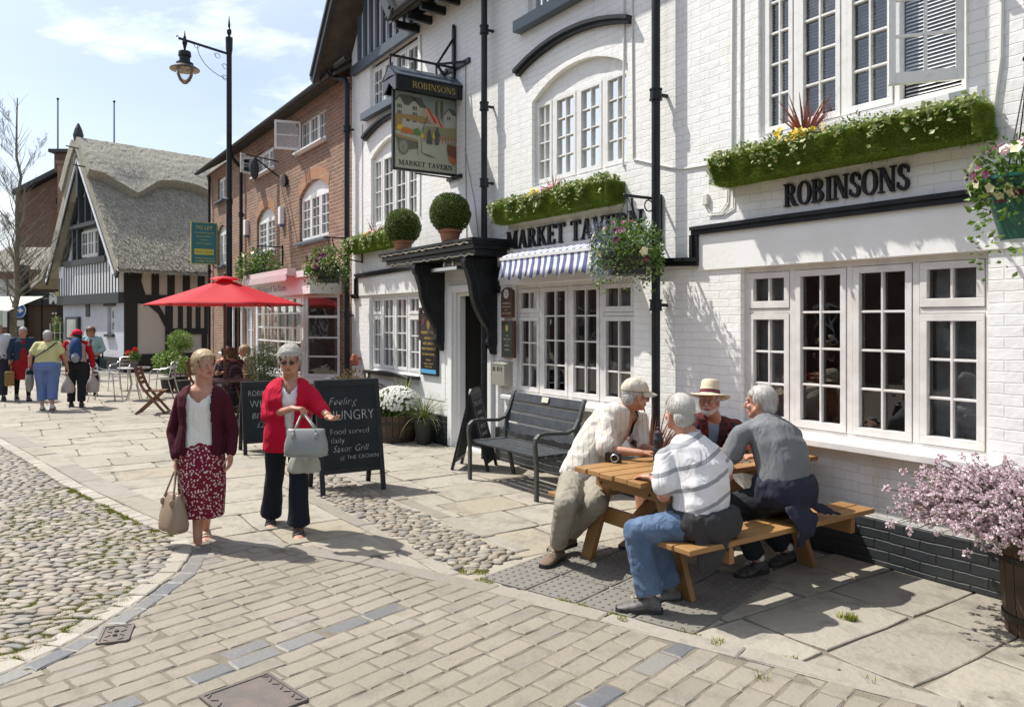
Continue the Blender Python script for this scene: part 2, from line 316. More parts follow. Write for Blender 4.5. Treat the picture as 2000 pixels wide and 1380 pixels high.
# flagstones: courses run across the pavement, towards the wall
flag = MB(); x = 1.2; TACT = [(-4.74,2.62),(-3.03,3.22),(-3.3,4.2),(-4.72,3.74),(-4.95,3.3)]
STRIP = [(-8.9,3.25),(-8.9,2.85),(-7.6,2.72),(-4.62,2.74),(-4.85,3.3),(-7.6,3.2)]
X1, Y1 = V((1,0)), V((0,1))
while x > -34:
    wd = random.uniform(.42, .72)*(1 if x > -14 else 1.3)
    y = 5.75-random.uniform(0, .6)
    while y > -3.4:
        ln = random.uniform(.6, 1.15)
        if y-ln < -.9-random.random() and x > -16: break
        cx, cy = x-wd/2, y-ln/2
        ok = not inpoly(cx, cy, COB) or sdist(cx, cy, COB) < .35
        ok = ok and (not inpoly(cx, cy, SETT) or sdist(cx, cy, KERB) < .3) and not (x < -26 and cy > 4.6 and False)
        if ok:
            pts = wobrect(V((cx, cy)), X1, Y1, wd-.014, ln-.014, .006, 3)
            slab(flag, pts, random.uniform(-.003, .003), .005, tilt=.004)
        y -= ln
    x -= wd
tag(flag.build('flagstone_pavement', m_flag), kind='structure')
# beds (clean-edged sheets) for setts, cobbles and strip
def sheet(name, poly, z, m):
    mb = MB(); pts, tr = tess(poly, []); mb.add([(p.x, p.y, z) for p in pts], [tuple(t) for t in tr]); return tag(mb.build(name, m), kind='structure')
sheet('sett_bedding', SETT, .006, m_bed); sheet('cobble_bedding', COB, .0065, m_bed)
# granite sett road
sett = MB(); sd = V((-.245, .9695)); sn = V((.9695, .245)); row = 0; rw = .135
for i in range(-70, 60):
    u = i*rw; row += 1; v = -6+random.uniform(0, .25)
    while v < 6:
        ln = random.uniform(.20, .33); c = V((-3.0, 1.5))+sn*u+sd*(v+ln/2); v += ln
        if not inpoly(c.x, c.y, SETT) or c.x > 1.4 or c.y < -3.2: continue
        stripe = (abs(u+1.2) < .068 and c.y < 2.65) or (abs(u-.39) < .068 and 2.1 < c.y < 3.25)
        if sdist(c.x, c.y, COB) < .17 and c.x > -6.6 and False: continue
        sett.mi = 1 if (stripe and random.random() < .82) or random.random() < .012 else 0
        slab(sett, wobrect(c, sd, sn, ln-.007, rw-.007, .004), .0105+random.uniform(-.003, .003), .008, tilt=.02)
tag(sett.build('sett_road', [m_sett, m_blue]), kind='structure')
# kerbs
def kerbrun(name, P, w_, ln, m, z=.02, off=0, gap=.012, jit=.006):
    mb = MB(); pts = [V(p) for p in P]; carry = []; L_ = 0; seg = []
    for i in range(len(pts)-1): seg.append((L_, pts[i], pts[i+1])); L_ += (pts[i+1]-pts[i]).length
    def at(s_):
        for l0, a, b in reversed(seg):
            if s_ >= l0: d = (b-a).normalized(); return a+d*(s_-l0), d
        return pts[0], (pts[1]-pts[0]).normalized()
    s_ = 0
    while s_ < L_:
        l = ln*random.uniform(.75, 1.3); p0, d0 = at(s_+gap/2); p1, d1 = at(min(L_, s_+l-gap/2)); n0 = V((-d0.y, d0.x)); n1_ = V((-d1.y, d1.x))
        q = [p0+n0*(off-w_/2), p1+n1_*(off-w_/2), p1+n1_*(off+w_/2), p0+n0*(off+w_/2)]
        pts4 = []
        for k in range(4):
            a = q[k]; b = q[(k+1)%4]
            pts4 += [(a.x+random.uniform(-jit, jit), a.y+random.uniform(-jit, jit)), ((a.x+b.x)/2+random.uniform(-jit, jit), (a.y+b.y)/2+random.uniform(-jit, jit))]
        slab(mb, pts4, z+random.uniform(-.003, .003), .008, tilt=.01); s_ += l
    return tag(mb.build(name, m), kind='structure')
kerbrun('kerb', KERB, .15, .9, m_kerb, .018)
kerbrun('kerb', [(-8.9,2.62),(-7.6,2.6),(-6.2,2.66),(-4.75,2.66)], .12, .9, m_kerb, .012)
kerbrun('kerb', [(-8.9,3.42),(-7.6,3.36),(-6.2,3.38),(-4.95,3.4)], .14, .8, m_kerb, .008)
kerbrun('cobble_edging', COB[:9], .13, .17, m_white_sett, .018, off=.06)
kerbrun('cobble_edging', COB[8:15], .115, .2, m_blue, .016, off=.145)
kerbrun('cobble_edging', COB[7:15], .14, .19, m_white_sett, .021, off=0)
kerbrun('kerb', COB[:8], .26, 1.1, m_kerb, .014, off=.28)
# cobbles: rounded stones in rows
def cobbles(name, P, z, sx=(.07,.15), sy=(.042,.072), ang=.6, ps=.092, edge=.0, box=None):
    mb = MB(); xs = [p[0] for p in P]; ys = [p[1] for p in P]
    if box: xs = [max(min(xs), box[0]), min(max(xs), box[1])]; ys = [max(min(ys), box[2]), min(max(ys), box[3])]
    yy = min(ys); r_ = 0
    while yy < max(ys):
        xx = min(xs)+random.random()*.1
        while xx < max(xs):
            a = random.uniform(*sx); b = random.uniform(*sy)
            c = (xx+a/2, yy+random.uniform(-.014, .014)); xx += a*.96
            if not inpoly(c[0], c[1], P) or (edge and sdist(c[0], c[1], P) < edge): continue
            th = ang+random.gauss(0, .28); ca, sa = math.cos(th), math.sin(th); n = 9; h = random.uniform(.010, .020); ph = random.random()*6
            def ring(k, zz, jj=0):
                o = []
                for q in range(n):
                    t = 2*math.pi*q/n; rr = (1+.16*math.sin(2*t+ph)+.10*math.sin(3*t+2*ph))*k
                    u = a/2*rr*math.cos(t); w_ = b/2*1.12*rr*math.sin(t)
                    o.append(V((c[0]+u*ca-w_*sa, c[1]+u*sa+w_*ca, z+zz)))
                return o
            mb.rings([ring(1.0, -.012), ring(.99, h*.35), ring(.86, h*.75), ring(.58, h*.97), ring(.2, h*1.03)], False, True)
        yy += ps*.62
    return mb
def cobbles_rot(name, P, z, rot, **k):
    c, s_ = math.cos(-rot), math.sin(-rot); P2 = [(p[0]*c-p[1]*s_, p[0]*s_+p[1]*c) for p in P]
    bx = k.pop('bx', None); mb = cobbles(name, P2, z, ang=0, **k)
    mb.v = [(v[0]*math.cos(rot)-v[1]*math.sin(rot), v[0]*math.sin(rot)+v[1]*math.cos(rot), v[2]) for v in mb.v]
    o = mb.build(name, m_cob, smooth=True, fixn=False); return tag(o, kind='structure')
COBN = [p for p in COB if p[0] > -15]; COBN = [(-14.5,-.2)]+COBN[:-1]+[(-4.5,-2.6),(-14.5,-2.6)]
cobbles_rot('cobbled_area', COBN, .008, R(62), edge=.05)
cobbles_rot('cobbled_strip', STRIP, .002, R(68), sx=(.07,.13), sy=(.045,.07), ps=.09)
# tactile paving
tb = MB(); tc0 = V((-3.86,3.42))
d1 = V((.945,.327)); d2 = V((-.265,.964))
tb2 = MB()
for i in range(4):
    for j in range(3):
        c = V((-4.62,2.9))+d1*(.4*i+.2)+d2*(.4*j+.08)
        if i > 2 and j > 2: continue
        slab(tb, wobrect(c, d1, d2, .392, .392, .001), .010, .004)
        for a in range(6):
            for b in range(6):
                p = c+d1*((a-2.5)*.066)+d2*((b-2.5)*.066)
                tb.lathe([(.0135,0),(.012,.004),(.008,.006)], (p.x, p.y, .010), 8)
tag(tb.build('tactile_paving', m_tact), kind='structure')
# moss, weeds in the joints (stuff)
ms = MB()
def tuft(mb, x, y, z, r, n, h, spread=.8):
    for _ in range(n):
        a = random.random()*6.283; rr = r*math.sqrt(random.random()); px, py = x+rr*math.cos(a), y+rr*math.sin(a); b = random.random()*6.283
        hh = h*random.uniform(.5, 1.2); w_ = random.uniform(.002, .005); dx, dy = math.cos(b)*hh*spread*random.random(), math.sin(b)*hh*spread*random.random()
        mb.add([(px-w_*math.sin(b), py+w_*math.cos(b), z), (px+w_*math.sin(b), py-w_*math.cos(b), z), (px+dx, py+dy, z+hh)], [(0,1,2)])
k = 0
while k < 2600:
    x, y = random.uniform(-9.5, -4.6), random.uniform(-.6, 1.2)
    d = sdist(x, y, COB[:15])
    if not inpoly(x, y, COB) or random.random() < d*.62 or noise.noise(V((x*1.6, y*1.6, 3))) < -.12: continue
    tuft(ms, x, y, .008, .030, 26, .017); k += 1
for _ in range(60):
    t = random.random(); i = random.randrange(2, len(KERB)-2); a = V(KERB[i]); b = V(KERB[i+1]); p = a.lerp(b, t)
    if noise.noise(V((p.x*2, p.y*2, 0))) > .05: tuft(ms, p.x+random.uniform(-.03,.03), p.y+.09, .004, .04, 30, .02)
for cx, cy in ((-4.7,2.86),(-4.75,2.78),(-4.9,2.8)): tuft(ms, cx, cy, .004, .06, 160, .02)
for px, py, n in ((1662,1210,150),(1645,1207,30),(1215,1215,60),(1400,1262,30),(1490,1330,24),(1700,1333,20)):
    g = atz(px, py); tuft(ms, g.x, g.y, .0, .035, n, .045)
tag(ms.build('moss_and_weeds', m_moss, fixn=False), 'green moss and small weeds in the joints of the paving', 'moss', kind='stuff')
# iron covers set in the setts
m_iron = mat('rusty_iron', (.12,.108,.10), .6, .3, var=((.17,.14,.12), 8, 5), bump=(60, .4, .004))
def cover(name, c, ang, lx, ly, label, holes=False, letters=False):
    t = empty(name, (c[0], c[1], 0), ang, label, 'manhole cover')
    mb = MB(); mb.box(-lx/2, lx/2, -ly/2, ly/2, 0, .017); 
    for s_ in (-1, 1): mb.box(-lx/2, lx/2, s_*ly/2-.008, s_*ly/2+.008, 0, .022); mb.box(s_*lx/2-.008, s_*lx/2+.008, -ly/2, ly/2, 0, .0215)
    nx, ny = int(lx/.05), int(ly/.05)
    for i in range(nx):
        for j in range(ny):
            if letters and abs(j-ny/2+.5) < 1.6 : continue
            x, y = (i+.5)*lx/nx-lx/2, (j+.5)*ly/ny-ly/2; a = R(45 if (i+j)%2 else -45)
            mb.bar((x-.016*math.cos(a), y-.016*math.sin(a), .019), (x+.016*math.cos(a), y+.016*math.sin(a), .019), .007, .006)
    mb.build('iron_plate', m_iron, t)
    if holes:
        h = MB()
        for sx in (-1, 1): h.lathe([(.012,.0),(.012,.0235)], (sx*.03, 0, 0), 12)
        h.build('keyhole', m_dark, t)
    return t
cover('drain_cover', (-4.90,.55), R(-15), .24, .15, 'small iron cover with two key holes beside the cobbles', holes=True)
COV2 = cover('drain_cover', (-3.70,1.0), R(12), .38, .34, 'larger patterned iron cover in the setts at the bottom edge', letters=True)
# ---------------- windows ----------------
def window(b, x0, x1, z0, z1, cols, y=.07, m=None, back='dark', sill=True, sillm=None, name='window', glass=None, fr=.05, st=.042, mu=.018, post=.05, outd=.045, arch=None, label=None, sz=.05, sd=.13, sext=.06, gd=.02):
    """cols: [(width, [(height, panes across, panes up), ...bottom to top])]"""
    m = m or m_wood; mb = MB(); yf, yb = y-.012, y+.055
    mb.box(x0, x1, yf, yb, z1-fr, z1); mb.box(x0, x1, yf, yb, z0, z0+fr); mb.box(x0, x0+fr, yf, yb, z0+fr, z1-fr); mb.box(x1-fr, x1, yf, yb, z0+fr, z1-fr)
    tw = sum(c[0] for c in cols); W = x1-x0-2*fr-post*(len(cols)-1); cx = x0+fr
    for ci, (cw, lights) in enumerate(cols):
        w_ = W*cw/tw; th = sum(l[0] for l in lights); H = z1-z0-2*fr-.04*(len(lights)-1); cz = z0+fr
        for li, l in enumerate(lights):
            h = H*l[0]/th; nx, nz = l[1], l[2]; a, b_, c, d = cx+.004, cx+w_-.004, cz+.004, cz+h-.004; y0, y1 = y-.022, y+.03
            s_ = st
            mb.box(a, b_, y0, y1, d-s_, d); mb.box(a, b_, y0, y1, c, c+s_*1.2); mb.box(a, a+s_, y0, y1, c+s_*1.2, d-s_); mb.box(b_-s_, b_, y0, y1, c+s_*1.2, d-s_)
            ia, ib, ic, id_ = a+s_, b_-s_, c+s_*1.2, d-s_
            for k in range(1, nx): xx = ia+(ib-ia)*k/nx; mb.box(xx-mu/2, xx+mu/2, y-.012, y+.026, ic, id_)
            for k in range(1, nz): zz = ic+(id_-ic)*k/nz; mb.box(ia, ib, y-.010, y+.024, zz-mu/2, zz+mu/2)
            cz += h
            if li < len(lights)-1: mb.box(cx, cx+w_, yf, yb, cz, cz+.04); cz += .04
        cx += w_
        if ci < len(cols)-1: mb.box(cx, cx+post, yf-.004, yb, z0+fr, z1-fr); cx += post
    if arch:      # solid board filling the arch head
        pts = archhole(x0, x1, z1, z1+arch[0], z1+arch[1])
        mb.prism([(p[0], y, p[1]) for p in pts], (0, .05, 0))
    o = mb.build(name, m, b, bevel=.003, label=label)
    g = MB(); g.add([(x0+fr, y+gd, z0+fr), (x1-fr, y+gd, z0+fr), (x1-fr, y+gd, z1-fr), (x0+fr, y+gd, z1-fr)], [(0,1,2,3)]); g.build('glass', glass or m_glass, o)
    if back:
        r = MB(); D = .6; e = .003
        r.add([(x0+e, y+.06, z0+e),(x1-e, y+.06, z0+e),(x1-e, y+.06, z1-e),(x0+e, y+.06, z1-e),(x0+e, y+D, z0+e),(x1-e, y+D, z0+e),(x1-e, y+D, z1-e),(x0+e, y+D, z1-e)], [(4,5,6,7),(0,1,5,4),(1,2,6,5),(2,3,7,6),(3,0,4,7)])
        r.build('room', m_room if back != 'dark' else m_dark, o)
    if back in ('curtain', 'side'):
        c = MB(); n = 60; rng = [(x0+fr, x1-fr)] if back == 'curtain' else [(x0+fr, x0+fr+.22*(x1-x0)), (x1-fr-.2*(x1-x0), x1-fr)]
        for xa, xb in rng:
            nn_ = max(8, int((xb-xa)/.02)); vs = []
            for i in range(nn_+1):
                xx = xa+(xb-xa)*i/nn_; yy = y+.10+.016*math.sin(i*1.1+x0)+.008*math.sin(i*2.7); vs += [(xx, yy, z0+.02), (xx, yy, z1-.02)]
            c.add(vs, [(2*i, 2*i+2, 2*i+3, 2*i+1) for i in range(nn_)])
        c.build('curtain', m_curtain, o, smooth=True)
    if back == 'blind':
        c = MB(); zz = z0+.04
        while zz < z1-.03:
            c.add([(x0+.03, y+.085, zz), (x1-.03, y+.085, zz), (x1-.03, y+.100, zz+.019), (x0+.03, y+.100, zz+.019)], [(0,1,2,3)]); zz += .027
        c.add([(x0+.03, y+.13, z0+.03), (x1-.03, y+.13, z0+.03), (x1-.03, y+.13, z1-.03), (x0+.03, y+.13, z1-.03)], [(0,1,2,3)], 1); c.build('blind', [m_blind, mat('sky_reflection_back', (.46,.52,.56), .8)], o)  # grey-blue sheet behind the slats stands in for sky reflected in the panes
    if sill:
        s_ = MB(); s_.box(x0-sext, x1+sext, -sd, y+.02, z0-sz, z0-.001); s_.build('sill', sillm or m, o, bevel=.006)
    return o
# ---------------- raised serif lettering ----------------
def arcp(cx, cz, rx, rz, a0, a1, wt, wn, n=14):
    """strip along an elliptic arc; wt = width where the stroke is vertical, wn = where horizontal"""
    o = []
    for i in range(n+1):
        a = R(a0+(a1-a0)*i/n); c, s_ = math.cos(a), math.sin(a); w_ = wn+(wt-wn)*c*c
        o.append(((cx+rx*c, cz+rz*s_), (cx+(rx-w_)*c, cz+(rz-w_)*s_)))
    return o
def bar2(x0, z0, x1, z1, w_):
    return [((x0-w_/2, z0), (x0+w_/2, z0)), ((x1-w_/2, z1), (x1+w_/2, z1))]
def hbar(x0, x1, z, w_): return [((x0, z-w_/2), (x0, z+w_/2)), ((x1, z-w_/2), (x1, z+w_/2))]
T, t_, sf = .17, .07, .055
def serif(x, z, w_=.34): return hbar(x-w_/2, x+w_/2, z+(sf/2 if z < .5 else -sf/2), sf)
GL = {
'O': (.86, [arcp(.43,.5,.40,.52,0,360,T,t_,28)]),
'I': (.42, [bar2(.21,0,.21,1,T), serif(.21,0), serif(.21,1)]),
'N': (.92, [bar2(.16,0,.16,1,t_), bar2(.2,1,.74,0,T*1.15), bar2(.76,0,.76,1,t_), serif(.16,0,.28), serif(.14,1,.28), serif(.76,1,.28)]),
'R': (.84, [bar2(.2,0,.2,1,T), serif(.2,0), hbar(.04,.4,1-t_/2,t_), hbar(.25,.4,.5,t_), arcp(.38,.745,.30,.255,-90,90,T,t_), bar2(.42,.5,.72,0,T*1.1), serif(.74,0,.24)]),
'B': (.80, [bar2(.2,0,.2,1,T), hbar(.04,.4,1-t_/2,t_), hbar(.04,.4,t_/2,t_), hbar(.25,.4,.53,t_), arcp(.38,.765,.27,.235,-90,90,T,t_), arcp(.38,.265,.33,.265,-90,90,T,t_)]),
'S': (.68, [arcp(.34,.755,.25,.265,30,270,T*.9,t_*1.5,16), arcp(.34,.25,.28,.27,-150,90,T*.95,t_*1.5,16), bar2(.575,.66,.575,.90,.05), bar2(.085,.1,.085,.34,.05)]),
'M': (1.08, [bar2(.16,0,.16,1,t_), bar2(.2,1,.52,.08,T*1.1), bar2(.86,1,.54,.08,t_), bar2(.9,0,.9,1,T), serif(.16,0,.26), serif(.14,1,.26), serif(.9,0,.3), serif(.92,1,.26)]),
'A': (.88, [bar2(.14,0,.42,1,t_), bar2(.44,1,.72,0,T*1.1), hbar(.24,.62,.32,t_), serif(.14,0,.26), serif(.74,0,.28)]),
'K': (.88, [bar2(.2,0,.2,1,T), serif(.2,0), serif(.2,1), bar2(.3,.42,.68,1,t_*1.3), bar2(.42,.58,.72,0,T*1.1), serif(.74,0,.26), serif(.7,1,.26)]),
'E': (.74, [bar2(.2,0,.2,1,T), hbar(.04,.64,1-t_/2,t_), hbar(.04,.66,t_/2,t_), hbar(.25,.5,.52,t_), bar2(.62,.78,.62,1,.05), bar2(.65,0,.65,.24,.05), bar2(.5,.42,.5,.62,.04)]),
'T': (.78, [bar2(.39,0,.39,1,T), serif(.39,0), hbar(.04,.74,1-t_/2,t_), bar2(.06,.78,.06,1,.05), bar2(.72,.78,.72,1,.05)]),
'V': (.86, [bar2(.14,1,.42,0,T*1.1), bar2(.72,1,.44,0,t_), serif(.14,1,.3), serif(.72,1,.26)]),
' ': (.42, [])}
def letters(b, word, x0, x1, z0, h, y, thick, m, name='letter', y2=None, shear=0, child=True, label=None):
    tot = sum(GL[c][0] for c in word); k = (x1-x0)/tot; x = x0; mbs = MB()
    for c in word:
        wd, strips = GL[c]
        if not strips: x += wd*k; continue
        mb = MB() if child else mbs
        for si, st in enumerate(strips):
            fy = y-thick-si*.0006
            vs = []; n = len(st)
            for (p, q) in st:
                for (u, v_) in (p, q):
                    px, pz = x+u*k+shear*v_*h, z0+v_*h; vs += [(px, fy, pz), (px, y+si*.0003, pz)]
            fs = []
            for i in range(n-1):
                a = 4*i; fs += [(a, a+2, a+6, a+4), (a+1, a+5, a+7, a+3), (a, a+4, a+5, a+1), (a+2, a+3, a+7, a+6)]
            fs += [(0, 1, 3, 2), (4*n-4, 4*n-2, 4*n-1, 4*n-3)]
            mb.add(vs, fs)
        if child: mb.build(name, m, b)
        x += wd*k
    if not child: return mbs.build(name, m, b, label=label)
def text(b, s_, size, M_, m, name='lettering', shear=0, ext=.0015, off=0, sx=1, align='LEFT', space=1):
    cu = bpy.data.curves.new(name, 'FONT'); cu.body = s_; cu.size = size; cu.extrude = ext; cu.shear = shear; cu.offset = off; cu.align_x = align; cu.space_character = space; cu.resolution_u = 3
    o = bpy.data.objects.new('tmp', cu); COL.objects.link(o); bpy.context.view_layer.update()
    me = bpy.data.meshes.new_from_object(o.evaluated_get(bpy.context.evaluated_depsgraph_get())); bpy.data.objects.remove(o)
    me.name = name; me.transform(M_ @ Matrix.Diagonal((sx, 1, 1, 1))); me.materials.clear(); me.materials.append(m)
    r = bpy.data.objects.new(name, me); COL.objects.link(r); r.parent = b
    return r
TXZ = lambda x, y, z: Matrix.Translation((x, y, z)) @ Matrix.Rotation(R(90), 4, 'X')     # text upright, facing -y
# ---------------- the white pub ----------------
pub = empty('pub_building', (0, 5.4, 0), 0, 'long white painted brick pub with black trim, raised black lettering and many paned windows', 'pub')
holes = [rect(-4.49,-2.46,.88,2.26), archhole(-4.30,-2.6,3.34,5.1,5.35), rect(-8.08,-5.85,.87,2.25), archhole(-7.66,-5.94,3.42,4.46,4.72), rect(-7.75,-6.1,5.5,6.1),
         archhole(-12.55,-10.78,3.42,4.62,4.86), rect(-12.6,-10.74,5.45,6.3), rect(-12.62,-10.70,.94,2.24), rect(-9.62,-8.62,0.03,2.22)]
wl = MB(); wallmesh(wl, [(-13.42,.0),(3,.0),(3,6.5),(-10.75,6.5),(-12.2,8.2),(-13.42,6.7)], holes, .3, .12)
wl.build('wall', m_white, pub)
# windows
C4 = lambda r: [(.95, r), (1.05, [(1,2,4)]), (1.05, [(1,2,4)]), (.95, r)]
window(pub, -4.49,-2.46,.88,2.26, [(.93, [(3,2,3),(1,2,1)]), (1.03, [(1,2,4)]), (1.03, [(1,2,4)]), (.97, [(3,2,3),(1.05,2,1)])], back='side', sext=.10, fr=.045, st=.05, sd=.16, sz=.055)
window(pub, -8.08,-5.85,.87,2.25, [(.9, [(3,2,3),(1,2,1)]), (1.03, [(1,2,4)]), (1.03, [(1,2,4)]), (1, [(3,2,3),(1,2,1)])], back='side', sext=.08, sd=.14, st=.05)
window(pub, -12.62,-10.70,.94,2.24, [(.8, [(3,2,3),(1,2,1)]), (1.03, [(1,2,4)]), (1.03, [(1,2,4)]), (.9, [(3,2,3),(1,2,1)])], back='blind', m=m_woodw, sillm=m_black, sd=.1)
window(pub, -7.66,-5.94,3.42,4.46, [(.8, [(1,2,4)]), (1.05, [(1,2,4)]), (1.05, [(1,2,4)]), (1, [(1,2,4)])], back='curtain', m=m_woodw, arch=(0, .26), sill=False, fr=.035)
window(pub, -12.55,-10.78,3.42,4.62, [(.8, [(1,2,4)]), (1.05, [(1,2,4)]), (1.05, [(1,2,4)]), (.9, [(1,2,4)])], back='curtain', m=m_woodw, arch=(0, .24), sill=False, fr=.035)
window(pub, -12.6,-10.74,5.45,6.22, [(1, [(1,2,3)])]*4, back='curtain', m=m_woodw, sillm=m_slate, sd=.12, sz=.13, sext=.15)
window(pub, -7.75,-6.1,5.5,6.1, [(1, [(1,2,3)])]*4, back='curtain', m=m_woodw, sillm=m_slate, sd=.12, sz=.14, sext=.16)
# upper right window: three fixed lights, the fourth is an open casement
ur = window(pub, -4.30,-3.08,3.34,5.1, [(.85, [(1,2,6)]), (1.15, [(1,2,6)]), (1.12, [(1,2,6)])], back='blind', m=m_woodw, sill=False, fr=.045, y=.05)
mb = MB(); mb.box(-3.08,-2.6,.04,.10,3.34,3.40); mb.box(-2.65,-2.6,.04,.10,3.4,5.1); mb.box(-4.36,-2.5,-.06,.10,3.28,3.338); mb.build('window_frame', m_woodw, pub, bevel=.003)
mb = MB(); mb.M = Matrix.Translation((-2.62, .0, 0)) @ Matrix.Rotation(R(38), 4, 'Z')
for a in ((-.46,-.415,3.42,5.1), (-.045,0,3.42,5.1), (-.415,-.045,3.42,3.50), (-.415,-.045,5.0,5.1)): mb.box(a[0], a[1], -.04, 0, a[2], a[3])
mb.box(-.24,-.22,-.035,-.005,3.5,5.0)
for i in range(1, 6): mb.box(-.415,-.045,-.033,-.007,3.5+i*.25-.01,3.5+i*.25+.01)
oc = mb.build('open_casement', m_woodw, pub, bevel=.003)
g = MB(); g.M = mb.M; g.add([(-.415,-.02,3.5),(-.045,-.02,3.5),(-.045,-.02,5.0),(-.415,-.02,5.0)], [(0,1,2,3)]); g.build('glass', m_glass, oc)
mb = MB(); zz = 3.4
while zz < 5.05: mb.add([(-3.07,.10,zz),(-2.61,.10,zz),(-2.61,.115,zz+.017),(-3.07,.115,zz+.017)], [(0,1,2,3)]); zz += .027
mb.build('blind', m_blind, pub); mb = MB(); mb.box(-3.08,-2.6,.3,.5,3.35,5.1); mb.build('room', m_dark, pub)
# smooth fascia panels below the black string course
fa = MB(); fa.box(-4.97,3,-.02,.0,2.262,2.60); fa.box(-8.38,-6.03,-.02,0,2.255,2.40); fa.box(-13.1,-9.95,-.02,0,2.245,2.60)
fa.box(-10.69,-9.85,-.006,0,.62,2.24)
fa.build('fascia', m_render, pub, bevel=.004)
# string courses, hood moulds
st = MB()
def mould(pts, h=.075, d=.07):
    for i in range(len(pts)-1):
        a, b = V((pts[i][0], 0, pts[i][1])), V((pts[i+1][0], 0, pts[i+1][1])); e = (b-a).normalized()*h/2
        if abs(a.x-b.x) > .01: a2, b2 = a-e, b+e
        else: a2, b2 = a+e*1.02, b-e*1.02
        st.bar(a2+V((0,-d*.35,0)), b2+V((0,-d*.35,0)), d*.7, h, up=V((0,0,1)) if abs(a.x-b.x) > .01 else V((1,0,0)))
        st.bar(a2+V((0,-d*.5,h*.30)) if abs(a.x-b.x) > .01 else a2+V((-h*.3,-d*.5,0)), b2+V((0,-d*.5,h*.30)) if abs(a.x-b.x) > .01 else b2+V((-h*.3,-d*.5,0)), d, h*.45, up=V((0,0,1)) if abs(a.x-b.x) > .01 else V((1,0,0)))
mould([(-7.5,2.44),(-6.03,2.40),(-4.99,2.345),(-4.99,2.63),(3,2.63)]); st.build('string_course', m_black, pub); st = MB(); mould([(-8.4,2.12),(-8.4,2.45),(-7.5,2.44)]); st.build('string_course', m_black, pub); st = MB(); mould([(-10.3,2.64),(-13.12,2.60),(-13.12,2.24),(-13.3,2.24)])
st.build('string_course', m_black, pub); st = MB()
def arcmould(x0, x1, z0, zt, h=.08, d=.1):
    mb = MB(); hp = archhole(x0, x1, 0, z0, zt, 14)[2:]; rs = []
    for i, p in enumerate(hp):
        a = hp[max(i-1, 0)]; b = hp[min(i+1, len(hp)-1)]; t = V((b[0]-a[0], 0, b[1]-a[1])).normalized(); n = V((t.z, 0, -t.x)); n = n if n.z > 0 else -n; c = V((p[0], 0, p[1]))
        rs.append([c+V((0,0,0)), c+V((0,-d*.6,0)), c+V((0,-d*.6,0))+n*h*.4, c+V((0,-d,0))+n*h*.5, c+V((0,-d,0))+n*h, c+n*h])
    mb.rings(rs); return mb.build('hood_mould', m_black, pub)
arcmould(-7.93,-5.88,4.84,5.02); arcmould(-12.75,-10.6,4.97,5.15)
# dark plinth
pl = MB(); pl.box(-4.6,3,-.035,0,0,.34); pl.box(-8.45,-4.6,-.034,0,0,.42); pl.box(-13.4,-9.72,-.035,0,0,.42)
pl.build('plinth', m_plinth, pub, bevel=.01)
# doorway
dr = MB(); 
for i, (a, b_) in enumerate(((0, .03), (.05, .08), (.1, .13))):
    dr.box(-9.72+a*.6, -9.60+a*.6, -.04+a, .0+b_+.03, .0, 2.30-a*.4); dr.box(-8.64-a*.6, -8.54-a*.3, -.04+a, b_+.03, .0, 2.30-a*.4)
dr.box(-9.59,-8.65,-.04,.03,2.2,2.30); dr.box(-9.56,-8.68,.05,.09,2.15,2.2)
dr.build('door_frame', m_render, pub, bevel=.006)
mb = MB(); mb.box(-9.62,-8.6,1.2,1.3,0,2.3); mb.box(-9.66,-9.62,.12,1.25,0,2.3); mb.box(-9.62,-8.6,.12,1.25,2.24,2.3); mb.build('hallway', m_dark, pub)
mb = MB(); mb.M = Matrix.Translation((-8.66,.16,0)) @ Matrix.Rotation(R(-78), 4, 'Z')     # black and white door standing open inwards
mb.box(-.86,0,-.04,0,.02,2.12,0)
for za, zb in ((.15,.72),(.95,1.32),(1.42,1.95)): mb.box(-.78,-.08,-.05,-.0405,za,zb,1)
mb.build('door', [m_black, m_render], pub)
for i, (za, zb) in enumerate(((.1,.78),(1.0,1.5),(1.56,2.1))):
    mb = MB(); mb.box(-8.70,-8.665,.04,.30,za,zb); mb.build('door_panel', m_render, pub)
mb = MB(); mb.box(-8.72,-8.66,.02,.45,.0,2.2); mb.build('door_post', m_black, pub)
# black canopy over the door with scrolled brackets
cp = MB()
for z0, z1, o_ in ((2.70,2.76,0),(2.76,2.79,.03),(2.79,2.83,.05)): cp.box(-10.90-o_,-8.16+o_,-.53-o_,0,z0,z1)
cp.box(-10.85,-8.21,-.48,0,2.62,2.70); cn = cp.build('door_canopy', m_black, pub, bevel=.006)
mb = MB(); n = 90; 
for zz, yy in ((2.775,-.565),(2.63,-.495)):
    mb.tube([(-10.85+i*2.65/n, yy, zz+.012*math.sin(i*.9)*math.sin(i*.17)) for i in range(n)], .009, 6)
mb.build('rope_light', mat('rope_light', (.55,.5,.4), .5), cn)
def bracket(x):
    pts = [(0,2.62),(-.47,2.62),(-.49,2.55),(-.48,2.48),(-.45,2.45),(-.44,2.42),(-.40,2.30),(-.37,2.12),(-.31,1.95),(-.22,1.80),(-.15,1.70),(-.13,1.60),(-.15,1.52),(-.12,1.46),(-.07,1.42),(-.05,1.36),(0,1.36)]
    mb = MB(); mb.prism([(x-.05, p[0], p[1]) for p in pts], (.10,0,0)); mb.prism([(x-.062, p[0]*.8, 2.58-(2.58-p[1])*.9) for p in pts], (.124,0,0)); return mb.build('canopy_bracket', m_black, pub, bevel=.01)
bracket(-9.92); bracket(-8.50)
